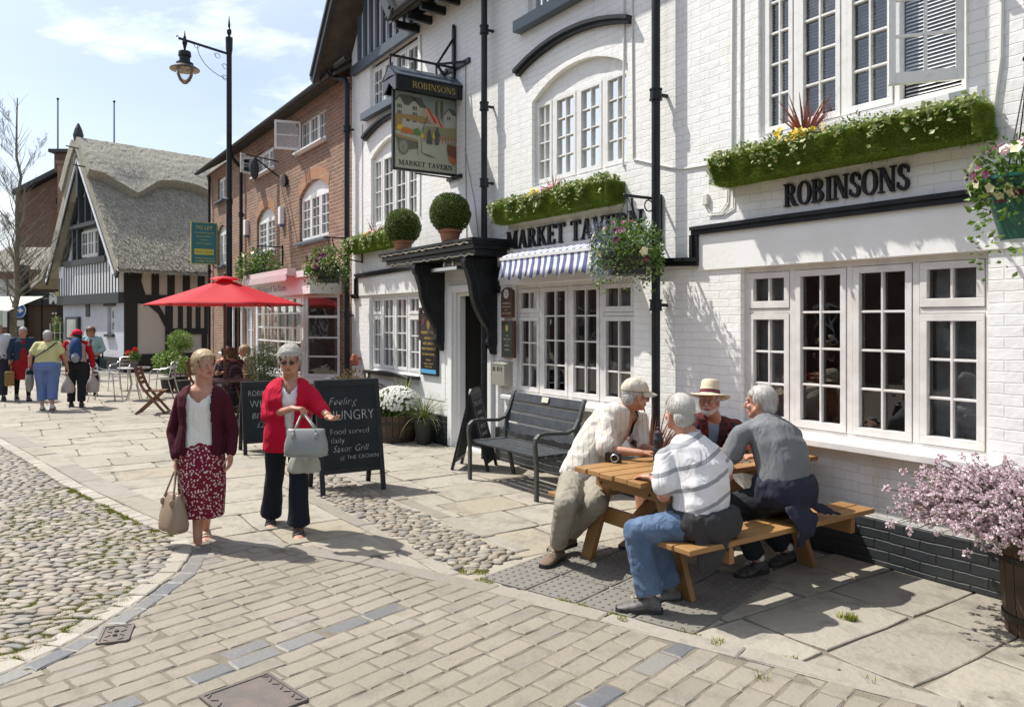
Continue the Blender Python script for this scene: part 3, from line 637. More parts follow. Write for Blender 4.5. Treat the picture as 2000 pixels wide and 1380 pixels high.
mb = MB(); mb.box(-9.7,-8.95,-.32,-.16,2.48,2.54); mb.box(-9.45,-9.4,-.26,-.22,2.54,2.62); mb.box(-9.2,-9.15,-.26,-.22,2.54,2.62); hs = mb.build('patio_heater', m_alu, pub, bevel=.01)
# letters
letters(pub, 'ROBINSONS', -4.03,-2.97,2.735,.185,0,.03,m_black)
letters(pub, 'MARKET TAVERN', -8.2,-5.70,2.70,.225,0,.03,m_black)
# eaves, roof, gable
m_timber = mat('black_timber', (.035,.04,.045), .6, bump=(30,.4,.004)); m_timb2 = mat('blue_grey_timber', (.075,.095,.12), .55, bump=(30,.3,.003))
rf = MB(); rf.add([(-10.9,-.42,6.42),(3.2,-.42,6.42),(3.2,3.6,9.2),(-10.9,3.6,9.2),(-10.9,-.42,6.36),(3.2,-.42,6.36),(3.2,3.6,9.1),(-10.9,3.6,9.1)], [(0,1,2,3),(4,7,6,5),(0,4,5,1),(0,3,7,4),(1,5,6,2)])
rf.box(-10.9,3.2,3.3,3.5,0.1,9.0)
ra = V((-12.2,0,8.35)); 
for sgn, xe, ze in ((-1,-14.05,6.35),(1,-10.55,6.45)):
    rf.add([(xe,-.5,ze),(-12.2,-.5,8.55),(-12.2,3.4,8.55),(xe,3.4,ze),(xe,-.5,ze-.07),(-12.2,-.5,8.47),(-12.2,3.4,8.47),(xe,3.4,ze-.07)], [(0,1,2,3),(4,7,6,5),(0,4,5,1),(0,3,7,4)])
roof = rf.build('roof', m_roof, pub)
bg_ = MB()
for xe, ze in ((-14.05,6.33),(-10.55,6.43)):
    bg_.bar((xe,-.53,ze-.05),(-12.2,-.53,8.48), .05,.2); bg_.bar((xe,-.56,ze+.04),(-12.2,-.56,8.57), .05,.06)
bg_.build('barge_board', m_timber, pub)
gb = MB(); gb.box(-13.3,-10.75,-.08,-.0,6.26,6.42)
gb.build('gable_beam', m_timb2, pub)
for i in range(9):
    x = -13.0+i*.255; h = 8.25-abs(x+12.2)*1.22
    if h > 6.5: mb = MB(); mb.box(x-.045,x+.045,-.05,0,6.42,h); mb.build('gable_stud', m_timb2, pub)
for i in range(34): mb = MB(); x = -10.7+i*.42; mb.box(x-.03,x+.03,-.40,0,6.25,6.36); mb.build('rafter_end', m_black, pub)
def gutter(b, x0, x1, y, z, r=.06):
    mb = MB(); n = 9
    pr = [(y-r*math.cos(math.pi*i/(n-1)), z-r*math.sin(math.pi*i/(n-1))) for i in range(n)]+[(y+(r-.01)*math.cos(math.pi*i/(n-1)), z-(r-.01)*math.sin(math.pi*i/(n-1))) for i in range(n)]
    mb.rings([[V((xx, p[0], p[1])) for p in pr] for xx in (x0, x1)])
    return mb.build('gutter', m_black, b)
gutter(pub, -10.8, 3.2, -.48, 6.42); gutter(pub, -13.45,-12.9,-.3,6.45)
def downpipe(b, x, y, z0, z1, r=.045, cl=(), swan=None):
    mb = MB(); pts = [(x, y, z0), (x, y, z1)]
    if swan: pts += swan
    mb.tube(pts, r, 12)
    for z in cl:
        mb.tube([(x, y, z-.05), (x, y, z+.05)], r*1.35, 12); mb.tube([(x, y, z-.055), (x, y, z-.04)], r*1.5, 12); mb.tube([(x, y, z+.04), (x, y, z+.055)], r*1.5, 12); mb.bar((x, y, z), (x+.02, 0, z), .03, .03)
    return mb.build('downpipe', m_black, b, smooth=False)
downpipe(pub, -5.40,-.13,.0,6.4, .042, (1.95,3.98,5.6))
downpipe(pub, -8.56,-.13,.0,6.4, .042, (1.9,3.6,4.6,5.6))
downpipe(pub, -13.36,-.12,.0,6.1, .05, (1.9,3.2,5.3), [(-13.40,-.13,6.2),(-13.75,-.26,6.35),(-13.78,-.3,6.45)])
# cables and conduits on the wall, small bracket
m_cab = mat('white_conduit', (.70,.69,.65), .5); m_cabg = mat('grey_cable', (.28,.28,.27), .6)
cb = MB()
def cable(pts, r=.006, mm='white_conduit'): q = MB(); q.tube([V((p[0], p[2] if len(p) > 2 else -.01, p[1])) for p in pts], r, 6); q.build('wall_cable' if mm == 'grey_cable' else 'wall_conduit', MC[mm], pub)
cable([(-4.56,6.3),(-4.56,5.2),(-4.575,3.2)], .013); cable([(-4.47,6.3),(-4.475,4.5),(-4.48,3.3),(-4.58,3.22)], .009)
cable([(-2.33,6.3),(-2.36,4.6),(-2.38,3.5),(-2.42,3.18),(-2.5,3.1)], .014)
cable([(-6.0,6.3),(-5.985,4.9),(-6.0,3.4)], .012); cable([(-5.87,6.3),(-5.86,4.6),(-5.85,3.45),(-5.2,3.24),(-4.75,3.22)], .009)
cable([(-4.62,3.0),(-4.63,2.85),(-4.7,2.78),(-4.82,2.78),(-4.88,2.88),(-4.86,2.96)], .006); cable([(-4.55,3.1),(-4.56,2.8),(-4.68,2.75),(-4.85,2.76)], .006)
_c = cable; cable = lambda p, r=.006: _c(p, r, 'grey_cable'); cable([(-10.62,6.2),(-10.60,5.6),(-10.62,5.2),(-10.64,3.4)], .007); cable([(-9.25,5.4),(-9.25,4.1),(-9.22,2.9)], .006); cable([(-12.9,5.3),(-12.92,4.2),(-12.9,3.0)], .006); cable([(-9.27,4.2),(-9.0,3.4),(-8.9,2.9)], .005)
mb = MB(); mb.bar((-2.44,0,4.02),(-2.44,-.10,4.04),.07,.012); mb.box(-2.48,-2.40,-.012,0,3.93,4.06); mb.build('wall_bracket', mat('zinc', (.4,.4,.38), .4, .8), pub)
mb = MB(); mb.box(-4.905,-4.845,-.03,0,2.86,2.96); mb.build('junction_box', m_cab, pub, bevel=.006)
mb = MB(); mb.bar((-9.9,-.01,5.36),(-9.75,-.02,5.42),.05,.05); mb.build('spot_bracket', m_timb2, pub)
# chimney behind the gable
ch = MB(); ch.box(-14.6,-13.75,.1,.9,6.2,8.4); ch.box(-14.65,-13.7,.05,.95,7.55,7.63)
m_brick = brickmat('red_brick', (.31,.160,.098), (.20,.108,.07), (.38,.33,.26), msize=.010, c3=(.17,.105,.075), dist=.006)
m_brickd = brickmat('dark_red_brick', (.20,.095,.06), (.13,.07,.05), (.20,.17,.14), c3=(.09,.06,.045))
ch.build('chimney', m_brickd, pub)
mb = MB(); mb.tube([(-14.75,.3,7.0),(-14.75,.3,9.2)], .012, 6); mb.tube([(-14.75,.3,7.1),(-14.6,.3,7.1)], .01, 6); mb.tube([(-14.75,.3,7.35),(-14.6,.3,7.35)], .01, 6); mb.build('aerial_pole', m_black, pub)
# ---------------- fixtures on the pub wall (things of their own) ----------------
W0 = 5.4
def plaque(x0, x1, z0, z1, m, label, arched=False, texts=(), tm=None, edge=None, name='wall_plaque', cat='plaque'):
    t = empty(name, ((x0+x1)/2, W0, z0), 0, label, cat); hw = (x1-x0)/2; h = z1-z0; mb = MB()
    if arched: mb.prism([(p[0], -.05, p[1]) for p in archhole(-hw, hw, 0, h-.05, h+.0, 6)], (0, .05, 0))
    else: mb.box(-hw, hw, -.045, 0, 0, h)
    mb.build('board', edge or m, t, bevel=.003)
    if edge: mb = MB(); mb.box(-hw+.022, hw-.022, -.049, -.0455, .022, h-.022); mb.build('face', m, t)
    for s_, z, size in texts: text(t, s_, size, TXZ(0, -.0505, z), tm, align='CENTER', ext=.0006)
    return t
m_cream = mat('cream_lettering', (.55,.52,.42), .6); m_gold = mat('gold_lettering', (.55,.38,.10), .4); m_brn = mat('brown_wood', (.09,.045,.03), .5, bump=(40,.3,.003)); m_blk = mat('black_panel', (.01,.012,.013), .25); m_dgreen = mat('dark_green_panel', (.012,.028,.025), .3)
p1 = plaque(-8.28,-8.03,1.84,2.22, m_brn, 'arched brown plaque with a white rosette on the white wall right of the door', True, [('SANDBACH',.17,.034),('FLOWER FEST',.125,.03),('2 0 1 1',.085,.03),('GOLD AWARD',.045,.03)], m_cream)
mb = MB()
for k in range(12): a = k*R(30); mb.ell((.045*math.cos(a), -.054, .30+.045*math.sin(a)), (.02,.003,.009), Matrix.Rotation(-a, 3, 'Y'), 8, 5)
mb.ell((0,-.055,.30), (.016,.004,.016), None, 8, 5); mb.build('rosette', mat('white_paint', (.8,.8,.78), .5), p1)
p2 = plaque(-8.28,-8.0,1.33,1.80, m_dgreen, 'tall dark green plaque with gold crest in a wooden frame below the arched one', False, [('THE',.27,.03),('BEER CASK',.225,.032),('OF',.185,.03),('MARKET',.145,.032),('TAVERN',.09,.03)], m_cream, edge=m_brn)
mb = MB(); mb.ell((0,-.052,.375), (.035,.004,.045), None, 14, 6); mb.build('crest', m_gold, p2)
pb = empty('post_box', (-8.22, W0, .98), 0, 'grey metal post box with cut-out slots on the white wall', 'post box')
mb = MB(); mb.box(-.16,.14,-.13,0,0,.27); mb.prism([(-.17,-.14,.27),(-.17,0,.27),(-.17,0,.30)], (.32,0,0)); mb.build('box_body', mat('dull_steel', (.42,.41,.36), .45, .6), pb, bevel=.004)
for i, x in enumerate((-.12,-.085,-.02,.02,.07)): mb = MB(); mb.box(x-.008,x+.008,-.134,-.1305,.18,.235); mb.build('slot', m_dark, pb)
mn = plaque(-10.56,-10.02,.98,1.92, m_blk, 'tall black menu board with gold lettering and a blue foot strip on the white wall', False, [('MARKET TAVERN',.62,.062),('LIVE BANDS',.54,.052),('BEER GARDEN',.46,.052),('FUNCTION ROOM',.38,.052),('SKY AND BT SPORTS',.30,.042),('OPEN DAILY',.22,.03),('BAR MEALS   REAL ALES',.165,.028),('FREE WIFI   DARTS',.12,.028)], m_gold, edge=m_black, name='menu_board', cat='sign')
mb = MB(); mb.box(-.24,.24,-.051,-.0495,.03,.09); mb.build('foot_strip', mat('sky_blue_print', (.10,.38,.65), .4), mn)
mb = MB(); mb.ell((0,-.051,.76), (.05,.003,.075), None, 10, 6); mb.ell((-.16,-.051,.80), (.05,.003,.05), None, 10, 6, 1); mb.build('emblem', [m_gold, mat('wine_print', (.12,.03,.035), .5)], mn)
nb = plaque(-10.63,-10.57,1.50,2.0, m_brn, 'narrow brown thermometer board left of the menu board', False, (), None, name='thermometer_board', cat='sign')
mb = MB(); mb.ell((0,-.048,.28), (.02,.004,.03), None, 10, 6); mb.box(-.004,.004,-.05,-.046,.1,.42); mb.build('dial', m_blk, nb)
yw = plaque(-9.13,-8.98,2.24,2.46, mat('yellow_sign', (.75,.62,.02), .5), 'small yellow warning sign with black symbol over the doorway', False, [('CCTV',.02,.045)], m_blk, name='warning_sign', cat='sign')
mb = MB(); mb.prism([(-.035,-.048,.10),(.035,-.048,.10),(0,-.048,.17)], (0,-.003,0)); mb.build('symbol', m_blk, yw)
lt = empty('wall_lamp', (-13.0, W0, 1.0), 0, 'small terracotta wall lantern on the left end of the white pub', 'lamp')
mb = MB(); mb.lathe([(.055,.0),(.075,.02),(.085,.10),(.05,.19),(.03,.21)], (0,-.12,0), 8); mb.bar((0,-.1,.12),(0,0,.12),.04,.04); mb.build('lamp_body', mat('terracotta_paint', (.32,.09,.05), .6), lt)
# ---------------- awning ----------------
m_aw = bpy.data.materials.new('blue_white_stripes'); m_aw.use_nodes = True; nt = m_aw.node_tree; L = nt.links.new; p = nt.nodes['Principled BSDF']; p.inputs['Roughness'].default_value = .8
tc = nn(nt,'ShaderNodeTexCoord'); sp = nn(nt,'ShaderNodeSeparateXYZ'); L(tc.outputs['Object'], sp.inputs[0]); k = nn(nt,'ShaderNodeMath',operation='MULTIPLY'); k.inputs[1].default_value = 1/.12; L(sp.outputs[0], k.inputs[0])
fr_ = nn(nt,'ShaderNodeMath',operation='FRACT'); L(k.outputs[0], fr_.inputs[0]); gt = nn(nt,'ShaderNodeMath',operation='GREATER_THAN'); gt.inputs[1].default_value = .5; L(fr_.outputs[0], gt.inputs[0])
mx = nn(nt,'ShaderNodeMixRGB'); mx.inputs[1].default_value = (.75,.75,.76,1); mx.inputs[2].default_value = (.11,.14,.30,1); L(gt.outputs[0], mx.inputs[0]); L(mx.outputs[0], p.inputs['Base Color'])
aw = empty('striped_awning', (-6.98, W0, 2.2), 0, 'small blue and white striped awning with scalloped edge over the middle ground-floor window', 'awning')
mb = MB(); n = 96; rows = [(0,.455),(-.12,.43),(-.24,.385),(-.262,.33),(-.265,.27),(-.28,.20),(-.30,.11)]; vs = []
for i in range(n+1):
    u = i/n; x = -.98+1.96*u; sag = .012*math.sin(u*math.pi*13*1)
    for j, (yy, zz) in enumerate(rows): vs.append((x, yy-(.012*math.sin(u*40)*max(0, j-3)/3), zz+(abs(math.sin(u*math.pi*8))*.045-.03 if j == 6 else 0)))
k_ = len(rows); mb.add(vs, [(i*k_+j, (i+1)*k_+j, (i+1)*k_+j+1, i*k_+j+1) for i in range(n) for j in range(k_-1)])
o = mb.build('fabric', m_aw, aw, smooth=True, fixn=False); sm = o.modifiers.new('solid', 'SOLIDIFY'); sm.thickness = .004
mb = MB(); mb.box(-1.0,1.0,-.275,-.245,.335,.37); mb.box(-1.0,1.0,-.06,-.005,.44,.48)
for sx in (-.97, .97): mb.bar((sx,-.25,.35),(sx,0,.30),.02,.02)
mb.build('awning_frame', mat('white_metal', (.75,.75,.75), .4), aw)
# ---------------- hanging pub sign (perpendicular to the wall) ----------------
SX = -9.55; hg = empty('hanging_pub_sign', (SX, W0, 3.3), 0, 'hanging sign with a painted market scene over the words MARKET TAVERN', 'sign')
# the board hangs in the yz plane and faces +x (towards the viewer) 
A_ = lambda px, py: aty(px, py, 0) 
def onx(px, py, X):
    d = ray(px, py); t = X/d.x; return V((X, d.y*t, CAMH+d.z*t))
q0, q1, q2, q3 = onx(766,331,SX), onx(893,345,SX), onx(893,196,SX), onx(766,170,SX)
yo, yi = q0.y-W0, q1.y-W0; zb, zt = (q0.z+q1.z)/2-3.3, (q2.z+q3.z)/2-3.3
print('sign', q0, q1, q2, q3, yo, yi, zb, zt)
fm = MB(); e = .03
fm.box(-.03,.03,yo,yi,zb,zb+e); fm.box(-.03,.03,yo,yi,zt-e,zt); fm.box(-.03,.03,yo,yo+e,zb+e,zt-e); fm.box(-.03,.03,yi-e,yi,zb+e,zt-e); fm.build('sign_frame', m_black, hg, bevel=.004)
c_ = lambda n, c: mat('sign_'+n, c, .55)
mb = MB(); mb.box(-.015,.015,yo+e,yi-e,zb+e,zt-e); board = mb.build('sign_board', c_('cream', (.42,.42,.32)), hg)
Wd, Hd = yi-yo-2*e, zt-zb-2*e; lay = [0]
def U(u, v_, l): return V((.0155+l*.0008, yo+e+Wd*u, zb+e+Hd*v_))
def art(name, polys, col, smooth=False):
    lay[0] += 1; mb = MB()
    for pg in polys: mb.add([U(u, v_, lay[0]) for u, v_ in pg], [tuple(range(len(pg)))])
    return mb.build('painted_'+name, c_(name, col), board)
art('sky', [[(0,.62),(1,.62),(1,1),(0,1)]], (.22,.27,.24))
art('houses', [[(0,.55),(0,.88),(.07,.94),(.14,.84),(.24,.84),(.3,.92),(.36,.86),(.46,.84),(.5,.78),(.5,.55)], [(.8,.62),(.8,.80),(.87,.87),(.94,.80),(1,.80),(1,.62)]], (.40,.40,.33))
art('roofs', [[(0,.88),(.07,.955),(.28,.965),(.35,.90),(.28,.89),(.22,.83),(.15,.83),(.08,.93),(0,.855)], [(.28,.92),(.31,.955),(.42,.955),(.52,.82),(.4,.83),(.31,.92)], [(.79,.79),(.87,.885),(.97,.87),(1,.82),(1,.79),(.94,.79),(.87,.86),(.81,.78)]], (.10,.10,.085))
art('house_windows', [[(u,v_),(u+.018,v_),(u+.018,v_+.05),(u,v_+.05)] for v_ in (.70,.78) for u in (.04,.065,.09,.28,.305,.33)]+[[(u,.62),(u+.06,.62),(u+.06,.66),(u,.66)] for u in (.18,.28,.40)]+[[(.85,.72),(.87,.72),(.87,.77),(.85,.77)],[(.88,.72),(.9,.72),(.9,.77),(.88,.77)]], (.08,.08,.08))
art('poplars', [[(.66,.72),(.645,.82),(.66,.94),(.675,.96),(.69,.92),(.70,.8),(.69,.72)],[(.74,.72),(.73,.82),(.74,.95),(.76,.975),(.78,.93),(.785,.8),(.775,.72)]], (.10,.10,.05))
art('striped_roof', [[(.5,.84),(.42,.75),(.52,.70),(.6,.62),(.84,.57),(.78,.66),(.64,.76)]], (.45,.30,.20))
art('red_stripe', [[(.5,.84),(.55,.83),(.68,.66),(.64,.64)],[(.64,.77),(.68,.75),(.78,.60),(.74,.61)]], (.45,.06,.04))
art('stall_canopy', [[(0,.70),(.45,.72),(.56,.66),(.5,.62),(.12,.655),(.1,.50),(0,.48)]], (.30,.20,.07))
art('market_crowd', [[(.45,.55),(.5,.60),(.8,.60),(1,.62),(1,.46),(.45,.42)]], (.25,.24,.12))
art('striped_skirt', [[(.46+i*.05,.50),(.475+i*.05,.50),(.475+i*.05,.40),(.46+i*.05,.38)] for i in range(11)], (.42,.12,.12))
art('fruit_yellow', [[(.02,.50),(.05,.56),(.12,.56),(.13,.50)],[(.4,.44),(.43,.5),(.47,.46),(.44,.42)],[(.60,.47),(.62,.52),(.69,.50),(.67,.44),(.62,.44)]], (.62,.45,.03))
art('fruit_red', [[(.1,.46),(.1,.52),(.16,.54),(.28,.52),(.3,.46)]], (.50,.14,.03))
art('fruit_green', [[(.28,.46),(.3,.53),(.36,.55),(.41,.50),(.4,.45)]], (.08,.22,.04))
art('cart', [[(0,.44),(0,.40),(.36,.36),(.37,.39)]], (.30,.22,.08))
art('cart_shadow', [[(.02,.40),(.05,.30),(.2,.25),(.36,.28),(.36,.36)],[(.4,.24),(.6,.20),(.66,.18),(.5,.20)]], (.12,.12,.09))
wh = [(.13+.085*math.cos(k*.4), .28+.085*Wd/Hd*1.35*math.sin(k*.4)) for k in range(16)]
art('wheel', [wh], (.16,.16,.12)); art('wheel_gap', [[(.13+.062*math.cos(k*.4+.2*s_), .28+.062*Wd/Hd*1.35*math.sin(k*.4+.2*s_)) for k in range(16)] for s_ in (0,)], (.27,.27,.20))
art('spokes', [[(.128,.28),(.132,.28),(.13+.07*math.cos(a), .28+.08*math.sin(a))] for a in [k*.7 for k in range(9)]]+[[(.355,.36),(.362,.36),(.362,.19),(.355,.19)],[(.42,.42),(.426,.42),(.426,.22),(.42,.22)],[(.42,.50),(.43,.50),(.52,.72),(.51,.72)]], (.05,.05,.04))
art('figures', [[(.50,.36),(.52,.52),(.545,.57),(.57,.52),(.60,.36)],[(.64,.36),(.645,.46),(.63,.50),(.66,.56),(.67,.595),(.69,.595),(.70,.55),(.73,.49),(.70,.46),(.70,.36)]], (.06,.075,.06))
art('barrel', [[(.85,.40),(.84,.32),(.86,.24),(1,.20),(1,.39),(.92,.41)]], (.16,.06,.03)); art('barrel_flame', [[(.86,.24),(.88,.17),(.93,.14),(.96,.10),(.98,.16),(1,.2)]], (.42,.13,.03))
art('barrel_rim', [[(.85,.40),(.92,.415),(1,.40),(1,.37),(.92,.38),(.86,.385)]], (.24,.24,.17))
def lettersX(word, u0, u1, v0, hgt, m, l, base, name):   # letters in the yz plane facing +x
    mbs = MB(); mbs.M = Matrix(((0,-1,0,0),(1,0,0,0),(0,0,1,0),(0,0,0,1)))
    tmp = letters(None, word, u0, u1, v0, hgt, 0, .003, m, child=False, name=name); me = tmp.data
    me.transform(Matrix.Translation((l,0,0)) @ mbs.M); tmp.parent = base; return tmp
lettersX('MARKET TAVERN', yo+e+Wd*.06, yo+e+Wd*.94, zb+e+Hd*.045, Hd*.062, m_blk, .0155, board, 'lettering')
# little roof box on the sign with ROBINSONS on its fascia
cx = MB(); zc = zt-.06
for sx in (-1, 1): cx.box(.17 if sx > 0 else -.2, .2 if sx > 0 else -.17, yo-.04, yi+.14, zc, zc+.19)
cx.build('sign_fascia', m_blk, hg); cx = MB()
cx.prism([(-.21,yo-.05,zc+.17),(.21,yo-.05,zc+.17),(0,yo-.05,zc+.34)], (0,.02,0)); cx.prism([(-.21,yo-.05,zc-.01),(-.165,yo-.05,zc-.01),(0,yo-.05,zc+.12),(0,yo-.05,zc+.20),(-.21,yo-.05,zc+.18)], (0,.018,0)); cx.prism([(.21,yo-.05,zc-.01),(.165,yo-.05,zc-.01),(0,yo-.05,zc+.12),(0,yo-.05,zc+.20),(.21,yo-.05,zc+.18)], (0,.018,0))
for sx in (-1, 1): cx.add([(sx*.22,yo-.05,zc+.185),(sx*.22,yi+.15,zc+.185),(0,yi+.15,zc+.35),(0,yo-.05,zc+.35),(sx*.22,yo-.05,zc+.2),(sx*.22,yi+.15,zc+.2),(0,yi+.15,zc+.365),(0,yo-.05,zc+.365)], [(0,1,2,3),(4,7,6,5),(0,4,5,1)])
cx.build('sign_roof', m_timb2, hg)
lettersX('ROBINSONS', yo+.2, yi-.14, zc+.05, .085, mat('dull_gold', (.30,.22,.07), .5), .2005, hg, 'fascia_lettering')
ir = MB(); zr = zc+.50
ir.bar((0,yo-.04,zr),(0,.0,zr),.025,.03); 
for k in range(4): yy = yo+(yi-yo)*k/3+.02*(k == 0)-.05*(k == 0); ir.bar((0,yy,zr),(0,yy,zc+.33),.03,.02)
ir.bar((0,-.03,zr-.38),(0,-.03,zr+.55),.05,.04); ir.ell((0,-.03,zr+.58), (.03,.03,.04), None, 8, 6)
for a, b_ in (((0,-.30,zr),(0,-.03,zr+.42)),((0,-.30,zr),(-.35,-.01,zr)),((0,-.30,zr),(.35,-.01,zr)),((0,-.3,zr),(0,-.03,zr-.3))): ir.bar(a, b_, .022, .03)
ir.bar((-.42,-.015,zr),(.42,-.015,zr),.03,.07); ir.bar((0,-.0,zb-.03),(0,yo+.35,zb-.02),.02,.02); ir.bar((-.2,-.02,zb-.02),(.2,-.02,zb-.02),.04,.05)
ir.build('iron_bracket', m_black, hg)
# ---------------- brick terrace house ----------------
m_mort = m_brick
bh = empty('brick_house', (0, 5.4, 0), 0, 'two-storey red brick terrace with arched white windows between the white pub and the thatched house', 'house')
bhx = [archhole(-16.40,-14.62,3.46,4.45,4.72), archhole(-19.72,-18.22,3.46,4.30,4.56), rect(-16.42,-14.78,5.42,6.12), rect(-19.85,-18.28,5.42,5.98), archhole(-23.9,-22.9,3.4,4.4,4.6), rect(-23.9,-22.95,5.3,6.0),
       rect(-23.2,-22.2,.9,2.1), rect(-20.9,-20.0,.9,2.2), rect(-21.9,-21.1,0.05,2.15), rect(-17.8,-14.3,.75,2.25)]
mb = MB(); wallmesh(mb, [(-25,0),(-13.43,0),(-13.43,6.3),(-25,6.3)], bhx, .4, .12); mb.add([(-25,0,0),(-25,7,0),(-25,7,6.3),(-25,3.5,8.6),(-25,0,6.3)], [(0,1,2,3,4)]); mb.build('wall', m_brick, bh)
ww = dict(m=m_woodw, back='curtain')
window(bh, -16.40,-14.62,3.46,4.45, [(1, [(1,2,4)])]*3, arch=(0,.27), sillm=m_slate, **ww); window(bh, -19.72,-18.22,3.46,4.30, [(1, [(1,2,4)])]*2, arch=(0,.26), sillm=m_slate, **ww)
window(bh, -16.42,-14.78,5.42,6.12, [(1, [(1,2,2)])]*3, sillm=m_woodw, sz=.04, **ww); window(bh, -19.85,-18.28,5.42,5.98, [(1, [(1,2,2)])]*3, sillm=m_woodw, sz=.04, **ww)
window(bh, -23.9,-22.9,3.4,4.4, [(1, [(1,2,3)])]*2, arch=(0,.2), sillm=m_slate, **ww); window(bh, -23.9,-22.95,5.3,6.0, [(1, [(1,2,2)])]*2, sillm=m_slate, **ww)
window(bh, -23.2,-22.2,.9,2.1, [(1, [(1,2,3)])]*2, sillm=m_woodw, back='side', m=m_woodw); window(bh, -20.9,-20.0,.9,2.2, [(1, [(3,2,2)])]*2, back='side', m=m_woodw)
mb = MB(); mb.M = Matrix.Translation((-20.45,-.03,2.2)) @ Matrix.Rotation(R(35), 4, 'X'); 
for a in ((-.32,.32,-.03,0),(-.32,.32,-.38,-.34),(-.32,-.28,-.34,-.03),(.28,.32,-.34,-.03),(-.015,.015,-.34,-.03)): mb.box(a[0], a[1], -.03, 0, a[2], a[3])
mb.build('open_fanlight', m_woodw, bh)
# open casement on the upper floor
for X_, Z0, Z1, ang in ((-16.3,5.46,6.08,-105),(-19.75,5.46,5.94,-60)):
    mb = MB(); mb.M = Matrix.Translation((X_, -.0, 0)) @ Matrix.Rotation(R(ang), 4, 'Z'); w_ = .55
    for a in ((0,.045,Z0,Z1),(w_-.045,w_,Z0,Z1),(.045,w_-.045,Z0,Z0+.05),(.045,w_-.045,Z1-.05,Z1),(.045,w_-.045,(Z0+Z1)/2-.01,(Z0+Z1)/2+.01)): mb.box(a[0], a[1], 0, .035, a[2], a[3])
    o = mb.build('open_casement', m_woodw, bh); g = MB(); g.M = mb.M; g.add([(.045,.018,Z0),(w_-.045,.018,Z0),(w_-.045,.018,Z1),(.045,.018,Z1)], [(0,1,2,3)]); g.build('glass', m_glass, o)
# arch heads of rubbed brick, door, eaves, gutter, roof
m_arch = brickmat('orange_arch_brick', (.42,.20,.10), (.36,.16,.08), (.42,.36,.28), msize=.008, bw=.075, rh=.25)
for x0, x1, zs, zt in ((-16.40,-14.62,4.45,4.72),(-19.72,-18.22,4.30,4.56)):
    a = archhole(x0, x1, 0, zs, zt, 14)[2:]; b_ = archhole(x0-.06, x1+.06, 0, zs+.24, zt+.26, 14)[2:]; mb = MB()
    mb.add([(p[0], -.006, p[1]) for p in a]+[(p[0], -.006, p[1]) for p in b_], [(i, i+1, len(a)+i+1, len(a)+i) for i in range(len(a)-1)]); mb.build('window_arch', m_arch, bh)
mb = MB(); mb.box(-21.86,-21.14,.10,.15,.05,2.1); dd = mb.build('door', m_black, bh); mb = MB(); mb.box(-21.98,-21.9,-.05,.05,0,2.25); mb.box(-21.1,-21.02,-.05,.05,0,2.25); mb.box(-22.05,-20.95,-.12,.05,2.25,2.45); mb.build('door_surround', m_woodw, bh)
mb = MB()
for z0, d in ((6.05,.03),(6.13,.06),(6.21,.09)): mb.box(-25,-13.44,-d,0,z0,z0+.075)
mb.build('brick_cornice', m_brick, bh)
mb = MB(); mb.add([(-25.2,-.3,6.36),(-13.5,-.3,6.36),(-13.5,3.5,8.9),(-25.2,3.5,8.9),(-25.2,-.3,6.30),(-13.5,-.3,6.30),(-13.5,3.5,8.82),(-25.2,3.5,8.82)], [(0,1,2,3),(4,7,6,5),(0,4,5,1),(0,3,7,4),(1,5,6,2)])
mb.add([(-25.2,7.3,6.36),(-13.5,7.3,6.36),(-13.5,3.5,8.9),(-25.2,3.5,8.9)], [(0,1,2,3)])
for k in range(12): mb.box(-13.5-k-.5,-13.47-k-.5+.0,-.3,-.28,6.36,6.4)
mb.build('roof', m_roof, bh)
gutter(bh, -25.2,-13.6,-.35,6.35)
downpipe(bh, -20.9,-.09,2.9,5.75,.045,(3.3,4.6), [(-20.9,-.10,5.85),(-20.98,-.3,6.1),(-21,-.35,6.3)]); downpipe(bh, -24.6,-.09,.0,6.2,.04,(3.3,))
for x, z in ((-20.55,4.05),(-17.55,4.02)): mb = MB(); mb.box(x-.09,x+.09,-.10,0,z-.02,z+.38); mb.box(x-.08,x+.08,-.09,-.01,z-.07,z-.021,1); mb.build('alarm_box', [m_woodw, mat('alarm_blue', (.08,.12,.25), .5)], bh, bevel=.01)
mb = MB(); mb.box(-17.34,-17.24,-.04,0,4.86,5.06); mb.tube([(-17.29,-.04,4.96+0),(-17.29,-.08,4.96)], .15, 12); mb.build('pattress_plate', m_black, bh)
mb = MB(); mb.box(-25,-24.2,-.06,0,4.5,4.72); mb.box(-24.15,-24.05,-.06,0,3.9,4.7); mb.build('stone_lintel', m_timb2, bh)
# shop bay window with sun-faded awning box and curly lettering
bay = MB(); X0, X1 = -17.75,-14.55; Y_ = -.55
bay.box(X0-.06,-13.95,Y_-.05,0,.62,.72); bay.box(X0-.08,-13.9,Y_-.08,0,2.30,2.62); bay.box(X0-.12,-13.85,Y_-.14,0,2.62,2.74)
for x in (X0, X1): bay.box(x-.05,x+.05,Y_,Y_+.08,.72,2.3)
bm_ = bay.build('shop_front', m_woodw, bh, bevel=.004)
mb = MB(); mb.box(X0,-13.95,Y_+.03,0,.0,.62); mb.build('stall_riser', m_black, bh)
sf_ = window(bh, X0+.05, X1-.05, .72,2.30, [(1, [(1,6,5)])], y=Y_+.02, m=m_woodw, sill=False, back=None, fr=.03, st=.03, mu=.03, name='shop_window')
mb = MB(); mb.M = Matrix.Translation((X1+.05, Y_+.05, 0)) @ Matrix.Rotation(math.atan2(.5,.55), 4, 'Z'); ln = .72
